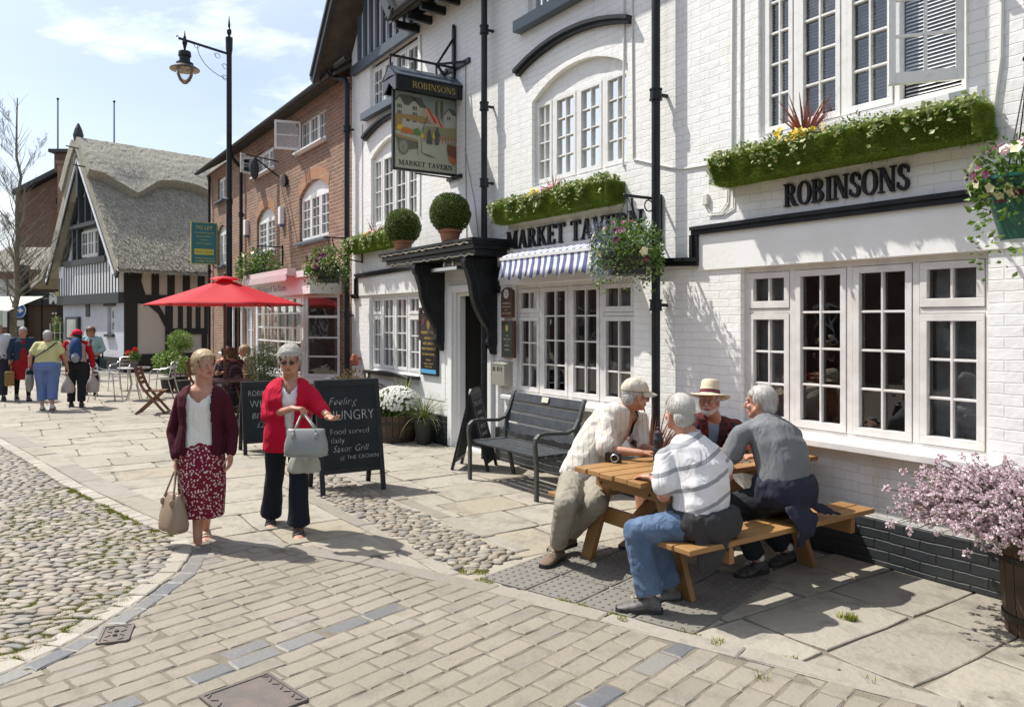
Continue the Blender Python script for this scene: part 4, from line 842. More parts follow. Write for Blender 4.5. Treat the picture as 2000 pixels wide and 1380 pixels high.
for a in ((0,.05,.72,2.3),(ln-.05,ln,.72,2.3),(.05,ln-.05,.72,.78),(.05,ln-.05,2.24,2.3),(.05,ln-.05,1.85,1.90),(.05,ln-.05,1.46,1.49),(.05,ln-.05,1.10,1.13)): mb.box(a[0], a[1], -.02, .03, a[2], a[3])
o = mb.build('shop_window', m_woodw, bh, bevel=.003); g = MB(); g.M = mb.M; g.add([(.05,.01,.78),(ln-.05,.01,.78),(ln-.05,.01,2.24),(.05,.01,2.24)], [(0,1,2,3)]); g.build('glass', m_glass, o)
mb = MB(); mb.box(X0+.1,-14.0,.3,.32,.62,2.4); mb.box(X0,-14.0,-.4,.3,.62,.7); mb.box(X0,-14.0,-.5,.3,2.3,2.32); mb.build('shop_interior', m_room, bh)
mb = MB(); mb.box(X0+.0,X1+.0,Y_-.30,Y_-.14,2.66,2.80); n=40
for i in range(n): x = X0+i*(X1-X0)/n; mb.box(x, x+(X1-X0)/n*.8, Y_-.32,Y_-.30,2.56+.015*(i%2),2.70)
mb.build('faded_awning', mat('faded_pink', (.66,.55,.54), .8), bm_)
text(bm_, 'Coffee House & Tea Rooms', .20, TXZ(X0+.15, Y_-.083, 2.40), mat('grey_violet', (.35,.33,.45), .6), shear=.3)
# projecting bull-shaped sign & iron brackets for the baskets of the brick house
ps = empty('hanging_shop_sign', (-17.9, 5.4, 5.15), 0, 'dark oval trade sign on a curled bracket near the eaves of the brick house', 'sign')
mb = MB(); mb.bar((0,0,.35),(0,-.75,.43),.02,.025); mb.bar((0,0,.0),(0,-.55,.38),.02,.03); mb.build('bracket', m_black, ps)
mb = MB(); mb.ell((0,-.55,.12), (.04,.10,.25), None, 16, 10); mb.build('sign_shape', m_timber, ps, smooth=True)
# ---------------- thatched house ----------------
m_thatch = mat('grey_thatch', (.38,.355,.29), .95, var=((.52,.49,.40), 11, 8), grime=((.11,.10,.08), 22, .8), bump=(34, 1, .06))
m_thdark = mat('dark_thatch', (.09,.085,.08), .95, bump=(26, 1, .08))
m_cr = mat('cream_render', (.56,.51,.45), .8, bump=(20,.4,.006)); m_wr = mat('limewash', (.66,.68,.74), .8, var=((.58,.60,.66), 3, 5), bump=(9,.5,.02))

th = empty('thatched_house', (-29.7, 3.6, 0), math.atan2(.973, -.230), 'black and white timber framed house under a steep grey thatched roof', 'house')
m_tb = mat('tarred_timber', (.012,.012,.012), .6, bump=(20,.4,.006)); m_leadw = mat('whitewash', (.86,.87,.90), .7)
# local x runs along the shaded side wall, local y along the sunlit gable wall (which faces -x)
mb = MB(); mb.add([(0,0,0),(9,0,0),(9,0,3.9),(0,0,3.9)], [(0,1,2,3)]); mb.build('side_wall', m_cr, th)
GY = Matrix(((0,-1,0,0),(1,0,0,0),(0,0,1,0),(0,0,0,1)))   # plan: wall coordinate u -> local y, outward -> -x
GM = Matrix(((0,1,0,0),(1,0,0,0),(0,0,1,0),(0,0,0,1)))    # (u, out<0, z) -> (out, u, z)
mb = MB(); mb.M = GM; wallmesh(mb, [(0,0),(6.4,0),(6.4,2.6),(6.4,3.7),(3.3,7.8),(0,3.9)], [rect(.95,1.6,1.30,2.32), rect(1.95,4.1,4.2,5.2)], 0, .3); mb.build('gable_wall', m_wr, th)
mb = MB(); mb.M = GM; mb.box(-.02,6.42,-.05,.0,0,.50); mb.build('plinth', m_tb, th)
mb = MB(); mb.box(-.05,9,-.06,0,0,.62); mb.build('plinth', m_tb, th)
# side wall timbers
tm = MB()
def T_(x0, x1, z0, z1, d=.05): tm.box(x0, x1, -d, 0, z0, z1)
T_(-.02,.42,.62,3.8,.06); T_(.42,9,2.42,2.72,.052); T_(1.40,1.66,.62,2.42,.048); T_(1.66,9,1.30,1.52,.046); T_(.42,9,3.62,3.85,.044); T_(2.75,2.95,.62,1.3,.043)
for k in range(15): x = .92+k*.56; T_(x, x+.25, 2.72, 3.62, .042)
for k in range(16): x = 1.86+k*.33; T_(x, x+.17, 1.52, 2.42, .041)
pts = [(.42,2.42),(.78,2.36),(1.15,2.05),(1.40,1.55),(1.40,1.95),(1.18,2.32),(1.10,2.42)]; tm.prism([(p[0], -.04, p[1]) for p in pts], (0,.04,0))
tm.prism([(.42,-.039,3.62),(.62,-.039,3.62),(.55,-.039,3.2),(.70,-.039,2.72),(.42,-.039,2.72)], (0,.039,0))
tm.build('timber_frame', m_tb, th)
# gable timbers (jettied above the beam)
g = MB(); g.M = GM; g.box(-.05,6.45,-.22,0,2.42,2.78); g.build('jetty_beam', m_timber, th)
g = MB(); g.M = GM; g.box(0,6.4,-.16,-.0,2.78,3.95); g.build('jetty_wall', m_leadw, th)
g = MB(); g.M = GM
for k in range(23): u = .02+k*.283; g.box(u, u+.12, -.166,-.16,2.78,3.90 if k < 21 else 3.5)
g.box(1.2,5.6,-.24,-.16,3.9,4.12); g.box(1.9,5.0,-.20,-.0,5.28,5.5); g.box(1.85,1.98,-.2,0,4.12,5.28); g.box(4.08,4.24,-.2,0,4.12,5.28); g.box(4.6,4.75,-.2,0,4.12,5.3)
for a, b_ in (((.35,3.75),(3.3,7.75)),((6.3,3.75),(3.3,7.75))): g.bar((a[0],-.1,a[1]),(b_[0],-.1,b_[1]),.12,.2)
for u in (2.6,3.3,4.0): g.box(u-.06,u+.06,-.19,0,5.5,7.5-abs(u-3.3)*1.4)
g.build('gable_timber', m_timber, th)
# flying barge boards carried well forward of the gable
OV = -.42
g = MB(); g.M = GM
for a, b_ in (((-.55,3.35),(3.3,8.05)),((7.15,3.35),(3.3,8.05))):
    g.bar((a[0],OV,a[1]),(b_[0],OV,b_[1]),.08,.34); 
g.box(3.2,3.4,OV-.06,OV+.06,6.4,8.2); g.box(1.9,4.8,OV+.1,-.1,5.3,5.42); g.build('barge_board', m_timber, th)
g = MB(); g.M = GM
for a, b_ in (((-.35,3.38),(3.3,7.82)),((6.95,3.38),(3.3,7.82))): g.bar((a[0],OV-.05,a[1]),(b_[0],OV-.05,b_[1]),.04,.10)
g.build('barge_trim', m_leadw, th)
g = MB(); g.M = GM
for sg, a in ((1,-.35),(-1,6.95)):
    g.add([(a,OV+.05,3.5),(3.3,OV+.05,7.85),(3.3,-.05,7.85),(a,-.05,3.5)], [(0,1,2,3)])
g.build('soffit', mat('cream_soffit', (.55,.52,.42), .8), th)
g = MB(); g.M = GM @ Matrix.Translation((3.3,OV,8.1)); g.lathe([(.05,0),(.06,.15),(.10,.2),(.06,.28),(.15,.42),(.18,.62),(.12,.85),(.03,1.05)], n=10); g.build('finial', m_timber, th)
# gable casements and the small window below
def gwin(u0, u1, z0, z1, cols, y=-.05, m=m_woodw, **k):
    before = set(bpy.data.objects); o = window(th, u0, u1, z0, z1, cols, y=y, m=m, back='dark', **k)
    for x in [x for x in bpy.data.objects if x not in before]: x.data.transform(GM); x.data.flip_normals()
    return o
gwin(1.98,4.08,4.2,5.2, [(1,[(1,2,2)])]*3, sill=False, st=.04, mu=.03)
gwin(1.0,1.55,1.32,2.30, [(1,[(1,1,1),(1,1,1)])], y=.12, sillm=m_timber, sz=.1, sext=.12, sd=.1, fr=.1)
g = MB(); g.M = GM; g.box(.8,1.85,-.05,0,2.32,2.48); g.box(3.35,3.75,-.03,.0,1.95,2.5); g.build('lintel', m_timber, th)
g = MB(); g.M = GM; g.box(4.35,5.75,-.12,-.0,1.05,1.95); nbx = g.build('notice_case', m_timber, th); g = MB(); g.M = GM; g.box(4.55,5.55,-.125,-.121,1.15,1.85); g.build('notice', mat('faded_poster', (.30,.36,.34), .5, var=((.5,.5,.45), 2, 3)), nbx)
# thatch: thick rounded roof, subdivided and roughened
def thatch(name, prof, x0, x1, nx, m, thick=.3, rough=.05, edge=None, disp=True):
    mb = MB(); n = len(prof); vs = []; 
    P = []
    for i in range(n-1):
        for k in range(8): P.append(V(prof[i]).lerp(V(prof[i+1]), k/8))
    P.append(V(prof[-1])); n = len(P)
    for lay in (0, 1):
        for i in range(nx+1):
            x = x0+(x1-x0)*i/nx
            for j, p in enumerate(P):
                a = P[max(j-1,0)]; b = P[min(j+1,n-1)]; t = (b-a).normalized(); nr = V((t.y, -t.x)); nr = nr if nr.y > 0 else -nr
                d = (thick if lay == 0 else 0)+(noise.noise(V((x*5, p.x*5, p.y*5)))*rough+noise.noise(V((x*16, p.x*16, p.y*9)))*rough*.7 if lay == 0 else 0)
                zz = 0
                if edge and j == 0 : zz = edge(x)
                q = p+nr*d; k = 1-j/(n-1)
                vs.append((x, q.x-(edge(x)*.7*k**2 if edge else 0), q.y-(edge(x)*k**2 if edge else 0)))
    A = (nx+1)*n; fs = []
    for i in range(nx):
        for j in range(n-1):
            fs.append((i*n+j, (i+1)*n+j, (i+1)*n+j+1, i*n+j+1)); fs.append((A+i*n+j, A+i*n+j+1, A+(i+1)*n+j+1, A+(i+1)*n+j))
        fs.append((i*n, A+i*n, A+(i+1)*n, (i+1)*n)); fs.append((i*n+n-1, (i+1)*n+n-1, A+(i+1)*n+n-1, A+i*n+n-1))
    for i in (0, nx):
        for j in range(n-1): fs.append((i*n+j, i*n+j+1, A+i*n+j+1, A+i*n+j))
    mb.add(vs, fs); return mb.build(name, m, th, smooth=False)
thatch('thatched_roof', [(-.55,3.45),(1.3,5.7),(3.3,8.0)], -.5, 9, 150, m_thatch, .30, .035)
thatch('thatched_roof', [(3.3,8.0),(4.9,5.9),(6.3,4.2),(7.4,3.5),(8.9,3.15)], -.5, 9, 60, m_thatch, .30, .03)
ed = lambda x: -.08+.50*max(0, 1-abs(x-.9)/1.0)**1.2+.25*max(0, 1-abs(x-4.4)/1.0)+.12*math.cos((x-.9)*1.8)
thatch('ridge_thatch', [(1.85,6.75),(2.6,7.6),(3.3,8.28)], -.58, 9, 120, m_thatch, .42, .018, ed); thatch('ridge_thatch', [(3.3,8.28),(4.0,7.6),(4.7,6.75)], -.58, 9, 40, m_thatch, .40, .02)
straw = MB()
def straws(prof, x0, x1, n, thick, L_=.16):
    for _ in range(n):
        x = rs2.uniform(x0, x1); t = rs2.random()*(len(prof)-1); i = int(t); a = V(prof[i]); b = V(prof[i+1]); p = a.lerp(b, t-i); d = (a-b).normalized(); nr = V((d.y, -d.x)); nr = nr if nr.y > 0 else -nr
        q = V((x, p.x, p.y))+V((0, nr.x, nr.y))*(thick-.01); dd = V((rs2.gauss(0,.25), d.x, d.y))+V((0, nr.x, nr.y))*rs2.uniform(.1,.5); e = q+dd*L_*rs2.uniform(.5,1.2); w_ = V((.012,0,0)); straw.add([q-w_, q+w_, e], [(0,1,2)])
rs2 = random.Random(3); straws([(-.6,3.4),(1.3,5.7),(2.6,7.2)], -.5, 6, 30000, .31); straws([(2.0,6.95),(2.6,7.6),(3.3,8.28)], -.55, 6, 9000, .37); straws([(-.62,3.38),(-.5,3.5)], -.5, 6, 2500, .2, .25)
straw.build('straw_ends', mat('straw_thatch', (.50,.47,.38), .95, island=[(.66,.62,.50), (.17,.155,.12), (.72,.68,.57), (.36,.33,.27)]), th, fixn=False)
g = MB()
for k, (u, z) in enumerate(((2.05,7.35),(2.75,8.12))): g.tube([(-1+.25*i, u+.02*math.sin(i), z+.02*math.cos(i*2)) for i in range(40)], .025, 5)
g.build('thatch_ligger', m_thdark, th)
# ---------------- houses and shops far behind (local x = rightwards, y = away) ----------------
CR = math.atan2(.8320, .5547)
def far(name, px, dep, label, cat, z=0): p = atd(px, HOR, dep); return empty(name, (p.x, p.y, z), CR, label, cat), px, dep
def loc(px, py, o): return ((px-o[1])/FPX*o[2], CAMH-(py-HOR)/FPX*o[2])
fb = far('brick_warehouse', 100, 48, 'tall dark red brick building with sloping dark roof behind the thatched house', 'building')
t = fb[0]; mb = MB(); P_ = [loc(35,700,fb), loc(210,700,fb), loc(210,300,fb), loc(128,335,fb), loc(35,385,fb)]; P_[0] = (P_[0][0],0); P_[1] = (P_[1][0],0)
mb.prism([(p[0],0,p[1]) for p in P_], (0,12,0)); mb.build('wall', m_brickd, t)
mb = MB(); a, b_ = loc(32,382,fb), loc(130,332,fb); mb.add([(a[0],-.4,a[1]),(b_[0],-.4,b_[1]),(b_[0],12,b_[1]),(a[0],12,a[1]),(a[0],-.4,a[1]+.3),(b_[0],-.4,b_[1]+.3),(b_[0],12,b_[1]+.3),(a[0],12,a[1]+.3)], [(0,1,5,4),(4,5,6,7),(0,4,7,3),(0,3,2,1)]); mb.build('roof', m_timber, t)
mb = MB(); a, b_ = loc(117,340,fb), loc(190,303,fb); mb.box(a[0],b_[0],-.6,4,a[1],b_[1]); mb.build('rooftop_box', m_brickd, t)
mb = MB(); mb.box(a[0]-.2,b_[0]+.2,-.9,4.2,b_[1],b_[1]+.2); mb.build('box_roof', m_timber, t)
mb = MB(); a, b_ = loc(127,420,fb), loc(143,326,fb); mb.box(a[0],b_[0],-.8,-.0,a[1],b_[1]); mb.box(a[0]-.08,b_[0]+.08,-.88,0,b_[1],b_[1]+.2); mb.build('chimney', m_brick, t)
for px, py in ((114,392),(113,455),(160,470)): a = loc(px, py, fb); mb = MB(); mb.box(a[0]-.15,a[0]+.15,-.02,0,a[1]-.2,a[1]+.2); mb.build('vent', m_dark, t)
for px, top, bot, lab in ((113,195,345,'thin grey pole above the roof-top box, left of the finial'),(223,200,310,'thin grey pole rising behind the thatched ridge')):
    f = far('flag_pole', px, 52, lab, 'pole'); f[0]['group'] = 'thin poles behind the roofs'; mb = MB(); zt_ = loc(px, top, f)[1]; mb.tube([(0,0,0),(0,0,zt_)], [.09,.05], 8); mb.build('pole', mat('grey_pole', (.25,.27,.32), .5), f[0]); mb = MB(); mb.ell((0,0,zt_+.05), (.09,.09,.09), None, 8, 6); mb.build('pole_cap', m_black, f[0])
hs_ = far('tiled_house', 20, 40, 'low brick house with grey tiled roof behind the bare tree', 'house'); t = hs_[0]
a, b_ = loc(-60,530,hs_), loc(85,474,hs_); m_tile = mat('grey_roof_tile', (.30,.28,.23), .9, bump=(20,.8,.03), var=((.22,.20,.17), 4, 5))
mb = MB()
nr_ = 13
for k in range(nr_):
    z0 = a[1]+(b_[1]-a[1])*k/nr_; z1 = a[1]+(b_[1]-a[1])*(k+1)/nr_; y0 = 3.0*k/nr_; y1 = 3.0*(k+1)/nr_
    mb.add([(a[0],y0-.05,z0),(b_[0],y0-.05,z0),(b_[0],y1-.05,z1+.05),(a[0],y1-.05,z1+.05),(a[0],y0-.05,z0-.06),(b_[0],y0-.05,z0-.06)], [(0,1,2,3),(0,4,5,1)])
mb.build('roof', m_tile, t)
mb = MB(); mb.box(a[0],b_[0]-.1,0,6,0,a[1]); mb.prism([(b_[0]-.1,0,a[1]),(b_[0]-.1,6,a[1]),(b_[0]-.1,3,b_[1])], (-.1,0,0)); c2 = loc(92,512,hs_); mb.build('wall', m_brickd, t)
mb = MB(); mb.bar((b_[0],-.15,a[1]),(b_[0]+.1,2.9,b_[1]),.08,.2); mb.bar((b_[0]+.1,2.9,b_[1]),(b_[0]+.4,6,a[1]+.1),.08,.2); mb.build('barge_board', m_timb2, t)
for px in (2,18,34): c_2 = loc(px, 575, hs_); mb = MB(); mb.box(c_2[0]-.2,c_2[0]+.2,-.06,0,c_2[1]-1.2,c_2[1]+.6); mb.build('blue_grey_panel', m_timb2, t)
for i_, px in enumerate((6,28)): c_2 = loc(px, 560, hs_); mb = MB(); mb.box(c_2[0]-.25,c_2[0]+.25,-.10,-.07,c_2[1]-.5,c_2[1]+.4); mb.build('window', m_glass, t)
sh = far('wine_shop', 90, 36, 'dark brick shop with a black fascia reading The M beside the thatched house', 'shop'); t = sh[0]
a, b_ = loc(48,0,sh)[0], loc(150,0,sh)[0]; mb = MB(); mb.box(a,b_,0,6,0,4.2); mb.build('wall', brickmat('brown_brick', (.11,.06,.035), (.085,.05,.03), (.09,.07,.05)), t)
z0, z1 = loc(0,596,sh)[1], loc(0,569,sh)[1]; mb = MB(); mb.box(loc(58,0,sh)[0],b_,-.12,0,z0,z1); fs_ = mb.build('fascia', m_blk, t)
x_ = loc(99,0,sh)[0]; mw = mat('white_sign_paint', (.8,.8,.78), .5); text(fs_, 'The', .24, TXZ(x_+.02, -.125, z1-.24), mw, ext=.003, off=.01); text(fs_, 'M', .50, TXZ(x_, -.125, z0+.09), mw, ext=.003, off=.03); text(fs_, 'Tel 01270 768355', .13, TXZ(loc(64,0,sh)[0], -.125, (z0+z1)/2-.05), mat('grey_letters', (.35,.35,.35), .5), ext=.003)
mb = MB(); xx = loc(115.5,0,sh)[0]; mb.M = Matrix.Translation((xx,-.13,z0+.08)); mb.add([(-.13,0,.55),(.13,0,.55),(.10,0,.33),(0,0,.26),(-.10,0,.33)], [(0,1,2,3,4)]); mb.build('wine_glass', mat('lime_print', (.45,.50,.12), .5), fs_); mb = MB(); mb.M = Matrix.Translation((xx,-.13,z0+.08)); mb.box(-.02,.02,-.003,0,.02,.26); mb.box(-.09,.09,-.002,0,0,.025); mb.build('glass_stem', mw, fs_)
mb = MB(); mb.box(loc(66,0,sh)[0],loc(112,0,sh)[0],-.02,.0,.0,2.3); mb.build('shutter', mat('brown_shutter', (.07,.042,.025), .7), t)
mb = MB(); mb.box(loc(112,0,sh)[0],b_-.1,-.02,.0,.1,2.4); mb.build('shop_window', m_dark, t)
mb = MB()
for px in (106,112): q = loc(px, 612, sh); mb.ell((q[0],-.1,q[1]), (.05,.05,.05), None, 8, 6)
mb.build('lit_bulbs', mat('warm_bulb', (.9,.85,.7), .3), t)
q = loc(48,700,sh)[0]; mb = MB(); mb.box(q-.25,q+.15,-.3,.2,0,4.4); mb.build('dark_pier', m_timber, t)
# trees beyond
# blue arrow sign
bs = far('direction_sign', 36, 30, 'round blue traffic sign with a white arrow pointing right, behind the bare tree', 'traffic sign'); t = bs[0]
mb = MB(); mb.tube([(0,.05,0),(0,.05,2.5)], .04, 8); mb.build('post', m_timber, t); c_ = loc(36,606,bs)
mb = MB(); mb.M = Matrix.Translation((0,0,c_[1])) @ Matrix.Rotation(R(90),4,'X'); mb.lathe([(.29,-.02),(.29,.02)], n=28); mb.build('disc', mw, t)
mb = MB(); mb.M = Matrix.Translation((0,0,c_[1])) @ Matrix.Rotation(R(90),4,'X'); mb.lathe([(.27,.0),(.27,.025)], n=28); mb.build('blue_face', mat('sign_blue', (.02,.12,.42), .4), t)
mb = MB(); y = -.03; z = c_[1]; mb.add([(-.21,y,z-.035),(.05,y,z-.035),(.05,y,z-.12),(.22,y,z),(.05,y,z+.12),(.05,y,z+.035),(-.21,y,z+.035)], [tuple(range(7))]); mb.build('arrow', mw, t)
mb = MB(); mb.box(-.22,.22,-.02,.0,z-.62,z-.38); mb.build('plate', mw, t)
# bare tree
m_bark = mat('tree_bark', (.16,.14,.10), .9, bump=(30,.6,.01), var=((.24,.22,.17), 6, 5))
def baretree(root, H, seed):
    rnd = random.Random(seed); tr = MB(); tw = MB(); cnt = [0]
    def br(p, d, L_, r, lev, mbx):
        n = 5; pts = [p]; rr = [r]; q = p.copy()
        for i in range(n):
            d = (d+V((rnd.gauss(0,.09), rnd.gauss(0,.09), rnd.gauss(.05,.05)))).normalized(); q = q+d*L_/n; pts.append(q.copy()); rr.append(r*(1-.75*(i+1)/n))
        mbx.tube(pts, rr, 6 if lev < 2 else 3, cap=False); cnt[0] += 1
        if lev >= 4 or cnt[0] > 4200: return
        k = [0, 7, 6, 5, 0][lev]
        for j in range(k):
            t = rnd.uniform(.15, 1); i = min(int(t*n), n-1); b0 = pts[i].lerp(pts[i+1], t*n-i); a = rnd.uniform(0, 6.283); sd_ = V((math.cos(a), math.sin(a), 0)); nd = (d*rnd.uniform(.7, 1.1)+sd_*rnd.uniform(.4, .9)+V((0,0,.25))).normalized()
            br(b0, nd, L_*rnd.uniform(.35, .62), max(rr[i]*.5, .004), lev+1, tw)
    pts = [V((0,0,0))]; rr = [.14]
    for i in range(1, 15): pts.append(V((rnd.gauss(0,.05), rnd.gauss(0,.05), H*i/14))); rr.append(.115*(1-i/15)+.010)
    tr.tube(pts, rr, 10)
    for k in range(64):
        t = rnd.uniform(.22, .98); z = H*t; i = int(t*14); a = rnd.uniform(0, 6.283); up = .7+1.4*max(0,t-.3); d = V((math.cos(a), math.sin(a), up)).normalized()
        br(pts[i].lerp(pts[min(i+1,14)], t*14-i), d, (1.05-t)*H*.20+.45, rr[i]*.26, 1, tw)
    tr.build('trunk', m_bark, root, smooth=True); tw.build('crown', m_bark, root, smooth=True, fixn=False)
tp = atd(34, HOR, 27); tt = empty('bare_tree', (tp.x, tp.y, 0), 0, 'tall bare tree with fine leafless twigs at the left edge', 'tree'); baretree(tt, 9.6, 5)
for px, dep, H, sd_, lab in ((-40,34,9,8,'bare tree partly cut off by the left edge behind the tall one'),):
    tp = atd(px, HOR, dep); t2 = empty('bare_tree', (tp.x, tp.y, 0), 0, lab, 'tree'); baretree(t2, H, sd_)
# house across the street (seen only in the window reflections and from other places)
op = empty('opposite_house', (-6, -11, 0), math.pi, 'brick houses across the street, seen as reflections in the pub windows', 'house')
mb = MB(); mb.box(-14,24,0,7,0,6.2); mb.build('wall', m_brickd, op); mb = MB(); mb.prism([(-14,-.3,6.2),(-14,7.3,6.2),(-14,3.5,9)], (38,0,0)); mb.build('roof', m_roof, op)
for k in range(9):
    for z in (1.0, 3.8): mb = MB(); x = -12+k*4; mb.box(x,x+1.3,-.05,.0,z,z+1.4); mb.box(x+.1,x+.6,-.06,-.05,z+.1,z+1.3,1); mb.box(x+.7,x+1.2,-.06,-.05,z+.1,z+1.3,1); mb.build('window', [m_woodw, m_dark], op)
# ---------------- plants ----------------
def leafm(name, *cols, rough=.45, trans=.25): return mat(name, cols[0], rough, island=list(cols[1:]), trans=trans)
m_box = leafm('box_leaves', (.05,.085,.012), (.13,.19,.03), (.08,.13,.02), (.20,.26,.05))
m_ivy = leafm('variegated_ivy', (.42,.44,.18), (.10,.18,.04), (.55,.54,.30), (.16,.26,.06), (.34,.38,.12))
m_grn = leafm('green_leaves', (.07,.15,.02), (.16,.27,.04), (.04,.09,.015), (.22,.32,.06))
m_bay = leafm('bay_leaves', (.12,.22,.03), (.25,.36,.06), (.07,.14,.02), (.32,.42,.10))
m_lob = leafm('blue_lobelia', (.16,.17,.42), (.30,.30,.55), (.08,.14,.05), (.4,.42,.6))
m_turf = mat('artificial_turf', (.17,.27,.03), .8, island=[(.28,.40,.055), (.08,.14,.015), (.36,.46,.09), (.20,.30,.04)], trans=.25)
m_yel = leafm('yellow_petals', (.75,.48,.01), (.80,.60,.02)); m_pnk = leafm('pink_petals', (.65,.10,.25), (.75,.25,.40)); m_wht = leafm('white_petals', (.80,.80,.74), (.72,.72,.66)); m_cremp = leafm('cream_petals', (.75,.70,.40), (.80,.78,.58))
m_pur = leafm('dark_purple_petals', (.06,.005,.02), (.14,.02,.05), (.28,.08,.16)); m_lil = leafm('lilac_blossom', (.70,.55,.60), (.80,.68,.72), (.60,.42,.50), (.85,.78,.80)); m_red = leafm('red_petals', (.60,.01,.01), (.7,.03,.02))
m_cord = leafm('red_cordyline', (.22,.05,.035), (.32,.09,.05), (.12,.03,.03), (.30,.14,.08)); m_spike = leafm('green_blades', (.22,.30,.06), (.34,.40,.12), (.12,.2,.04))
m_stem = mat('woody_stem', (.12,.09,.05), .9); m_terra = mat('terracotta', (.34,.15,.085), .8, grime=((.42,.28,.2), 9, .6), bump=(40,.4,.004)); m_soil = mat('soil', (.04,.03,.02), 1)
rnd = random.Random(11)
def rv(): return V((rnd.gauss(0,1), rnd.gauss(0,1), rnd.gauss(0,1))).normalized()
def leaf(mb, p, d, s, wd=.45, nrm=None):
    d = V(d).normalized(); n = V(nrm) if nrm is not None else rv(); sd = d.cross(n)
    if sd.length < 1e-3: sd = d.orthogonal()
    sd.normalize(); n = sd.cross(d); a = p; b = p+d*s; m_ = p+d*s*.5
    mb.add([a, m_+sd*s*wd/2+n*s*.06, b, m_-sd*s*wd/2+n*s*.06], [(0,1,2,3)])
def flower(mb, p, r, n=6, up=None, wd=.8):
    up = (up if up is not None else V((rnd.gauss(.1,.5), -.8, .6))).normalized(); a = up.orthogonal().normalized(); b = up.cross(a)
    for k in range(n): t = 6.283*k/n; leaf(mb, p, a*math.cos(t)+b*math.sin(t)+up*.15, r, wd, up)
def ball_leaves(mb, c, r, n, s, shell=.25, sq=(1,1,1), droop=0):
    for _ in range(n):
        q = rv(); k = 1-shell*rnd.random()**1.5; bump_ = 1+.06*noise.noise(q*3+V(c)); p = V(c)+V((q.x*sq[0], q.y*sq[1], q.z*sq[2]))*r*k*bump_
        leaf(mb, p, q+rv()*.9+V((0,0,-droop)), s*rnd.uniform(.6, 1.3), .5, (q+rv()*.6))
def turf(mb, p0, u, v_, nrm, lu, lv, n, h=.014):
    for _ in range(n):
        p = V(p0)+V(u)*lu*rnd.random()+V(v_)*lv*rnd.random(); d = (V(nrm)+rv()*.55+V((0,0,-.15))); w_ = rv()*.0022
        hh = h*rnd.uniform(.4,1.2)*(1+.9*noise.noise(p*9)); mb.add([p-w_, p+w_, p+d*hh], [(0,1,2)])
def planter(x0, x1, z0, z1, dep, label, dens, ivy, extras, group='turf-covered window boxes', lean=.05, ywall=5.4):
    t = empty('window_box', ((x0+x1)/2, ywall, z0), 0, label, 'window box', group); hw = (x1-x0)/2; h = z1-z0
    mb = MB(); mb.M = None
    v8 = [(-hw+.04,-dep+lean,0),(hw-.04,-dep+lean,0),(hw-.02,-.0,0),(-hw+.02,0,0),(-hw,-dep,h),(hw,-dep,h),(hw,0,h),(-hw,0,h)]
    mb.add(v8, [(0,3,2,1),(0,1,5,4),(1,2,6,5),(2,3,7,6),(3,0,4,7),(4,5,6,7)]); bx = mb.build('turf_box', m_turf, t)
    tb_ = MB(); A = V(v8[0]); B = V(v8[1]); 
    sl_ = V(v8[4])-A; turf(tb_, A, V((1,0,0)), sl_.normalized(), (0,-1,0), 2*hw-.06, sl_.length, int(dens*2*hw*1.3), .024)
    turf(tb_, V((hw-.02,-dep,0)), V((0,1,0)), V((0,0,1)), (1,0,0), dep, h, int(dens*.7), .03); turf(tb_, V((-hw+.02,-dep,0)), V((0,1,0)), V((0,0,1)), (-1,0,0), dep, h, int(dens*.4), .016)
    turf(tb_, V(v8[0]), V((1,0,0)), V((0,1,0)), (0,-.3,-1), 2*hw-.06, dep*.6, int(dens*.6), .022)
    tb_.build('turf_pile', m_turf, t, fixn=False)
    iv = MB()
    for _ in range(int(ivy*2*hw)):
        x = rnd.uniform(-hw, hw); y = -dep*rnd.random()**.6; dn = 0
        if noise.noise(V((x*4+x0, 0, 1))) > .0: dn = max(0, rnd.gauss(-.02, .085)); y = -dep-.015-rnd.random()*.02 if dn > .01 else y
        p = V((x, y, h+rnd.uniform(-.01, .05)-abs(dn))); leaf(iv, p, V((rnd.gauss(0,.6), -.6, rnd.gauss(-.1,.6))), rnd.uniform(.025,.05), .8, V((0,-.7,.7))+rv()*.6)
    iv.build('ivy', m_ivy, t, fixn=False)
    for e in extras:
        k, x, *r = e; mb = MB(); p = V((x-(x0+x1)/2, -dep*.5, h))
        if k == 'cord':
            for _ in range(r[0]):
                a = rnd.uniform(0, 6.283); sp = rnd.uniform(.15, 1.3); L_ = rnd.uniform(.5, 1)*r[1]; pts = []
                d = V((math.cos(a)*sp, math.sin(a)*sp*.6, 1)).normalized(); q = p.copy()
                for i in range(6): pts.append(q.copy()); q = q+d*L_/5; d = (d+V((0,0,-.13*sp))).normalized()
                sd = d.cross(V((0,1,.2))).normalized(); ws = [.011,.013,.011,.008,.005,.001]; vs = []
                for i, c in enumerate(pts): vs += [c-sd*ws[i], c+sd*ws[i]]
                mb.add(vs, [(2*i,2*i+1,2*i+3,2*i+2) for i in range(5)])
            mb.build('cordyline', m_cord, t, fixn=False)
        elif k == 'green': ball_leaves(mb, p+V((0,-.02,.05)), r[0], int(r[1]), .035, .9, (1.4,.9,.9)); mb.build('foliage', m_grn, t, fixn=False)
        else:
            for _ in range(r[0]): flower(mb, p+V((rnd.gauss(0,.07), -dep*.3+rnd.gauss(0,.04), .045+rnd.gauss(0,.025))), .032, 7)
            mb.build('flowers', {'yel': m_yel, 'pink': m_pnk}[k], t, fixn=False)
    return t
g0 = lambda px, py, dy: (aty(px, py, 5.4-dy))
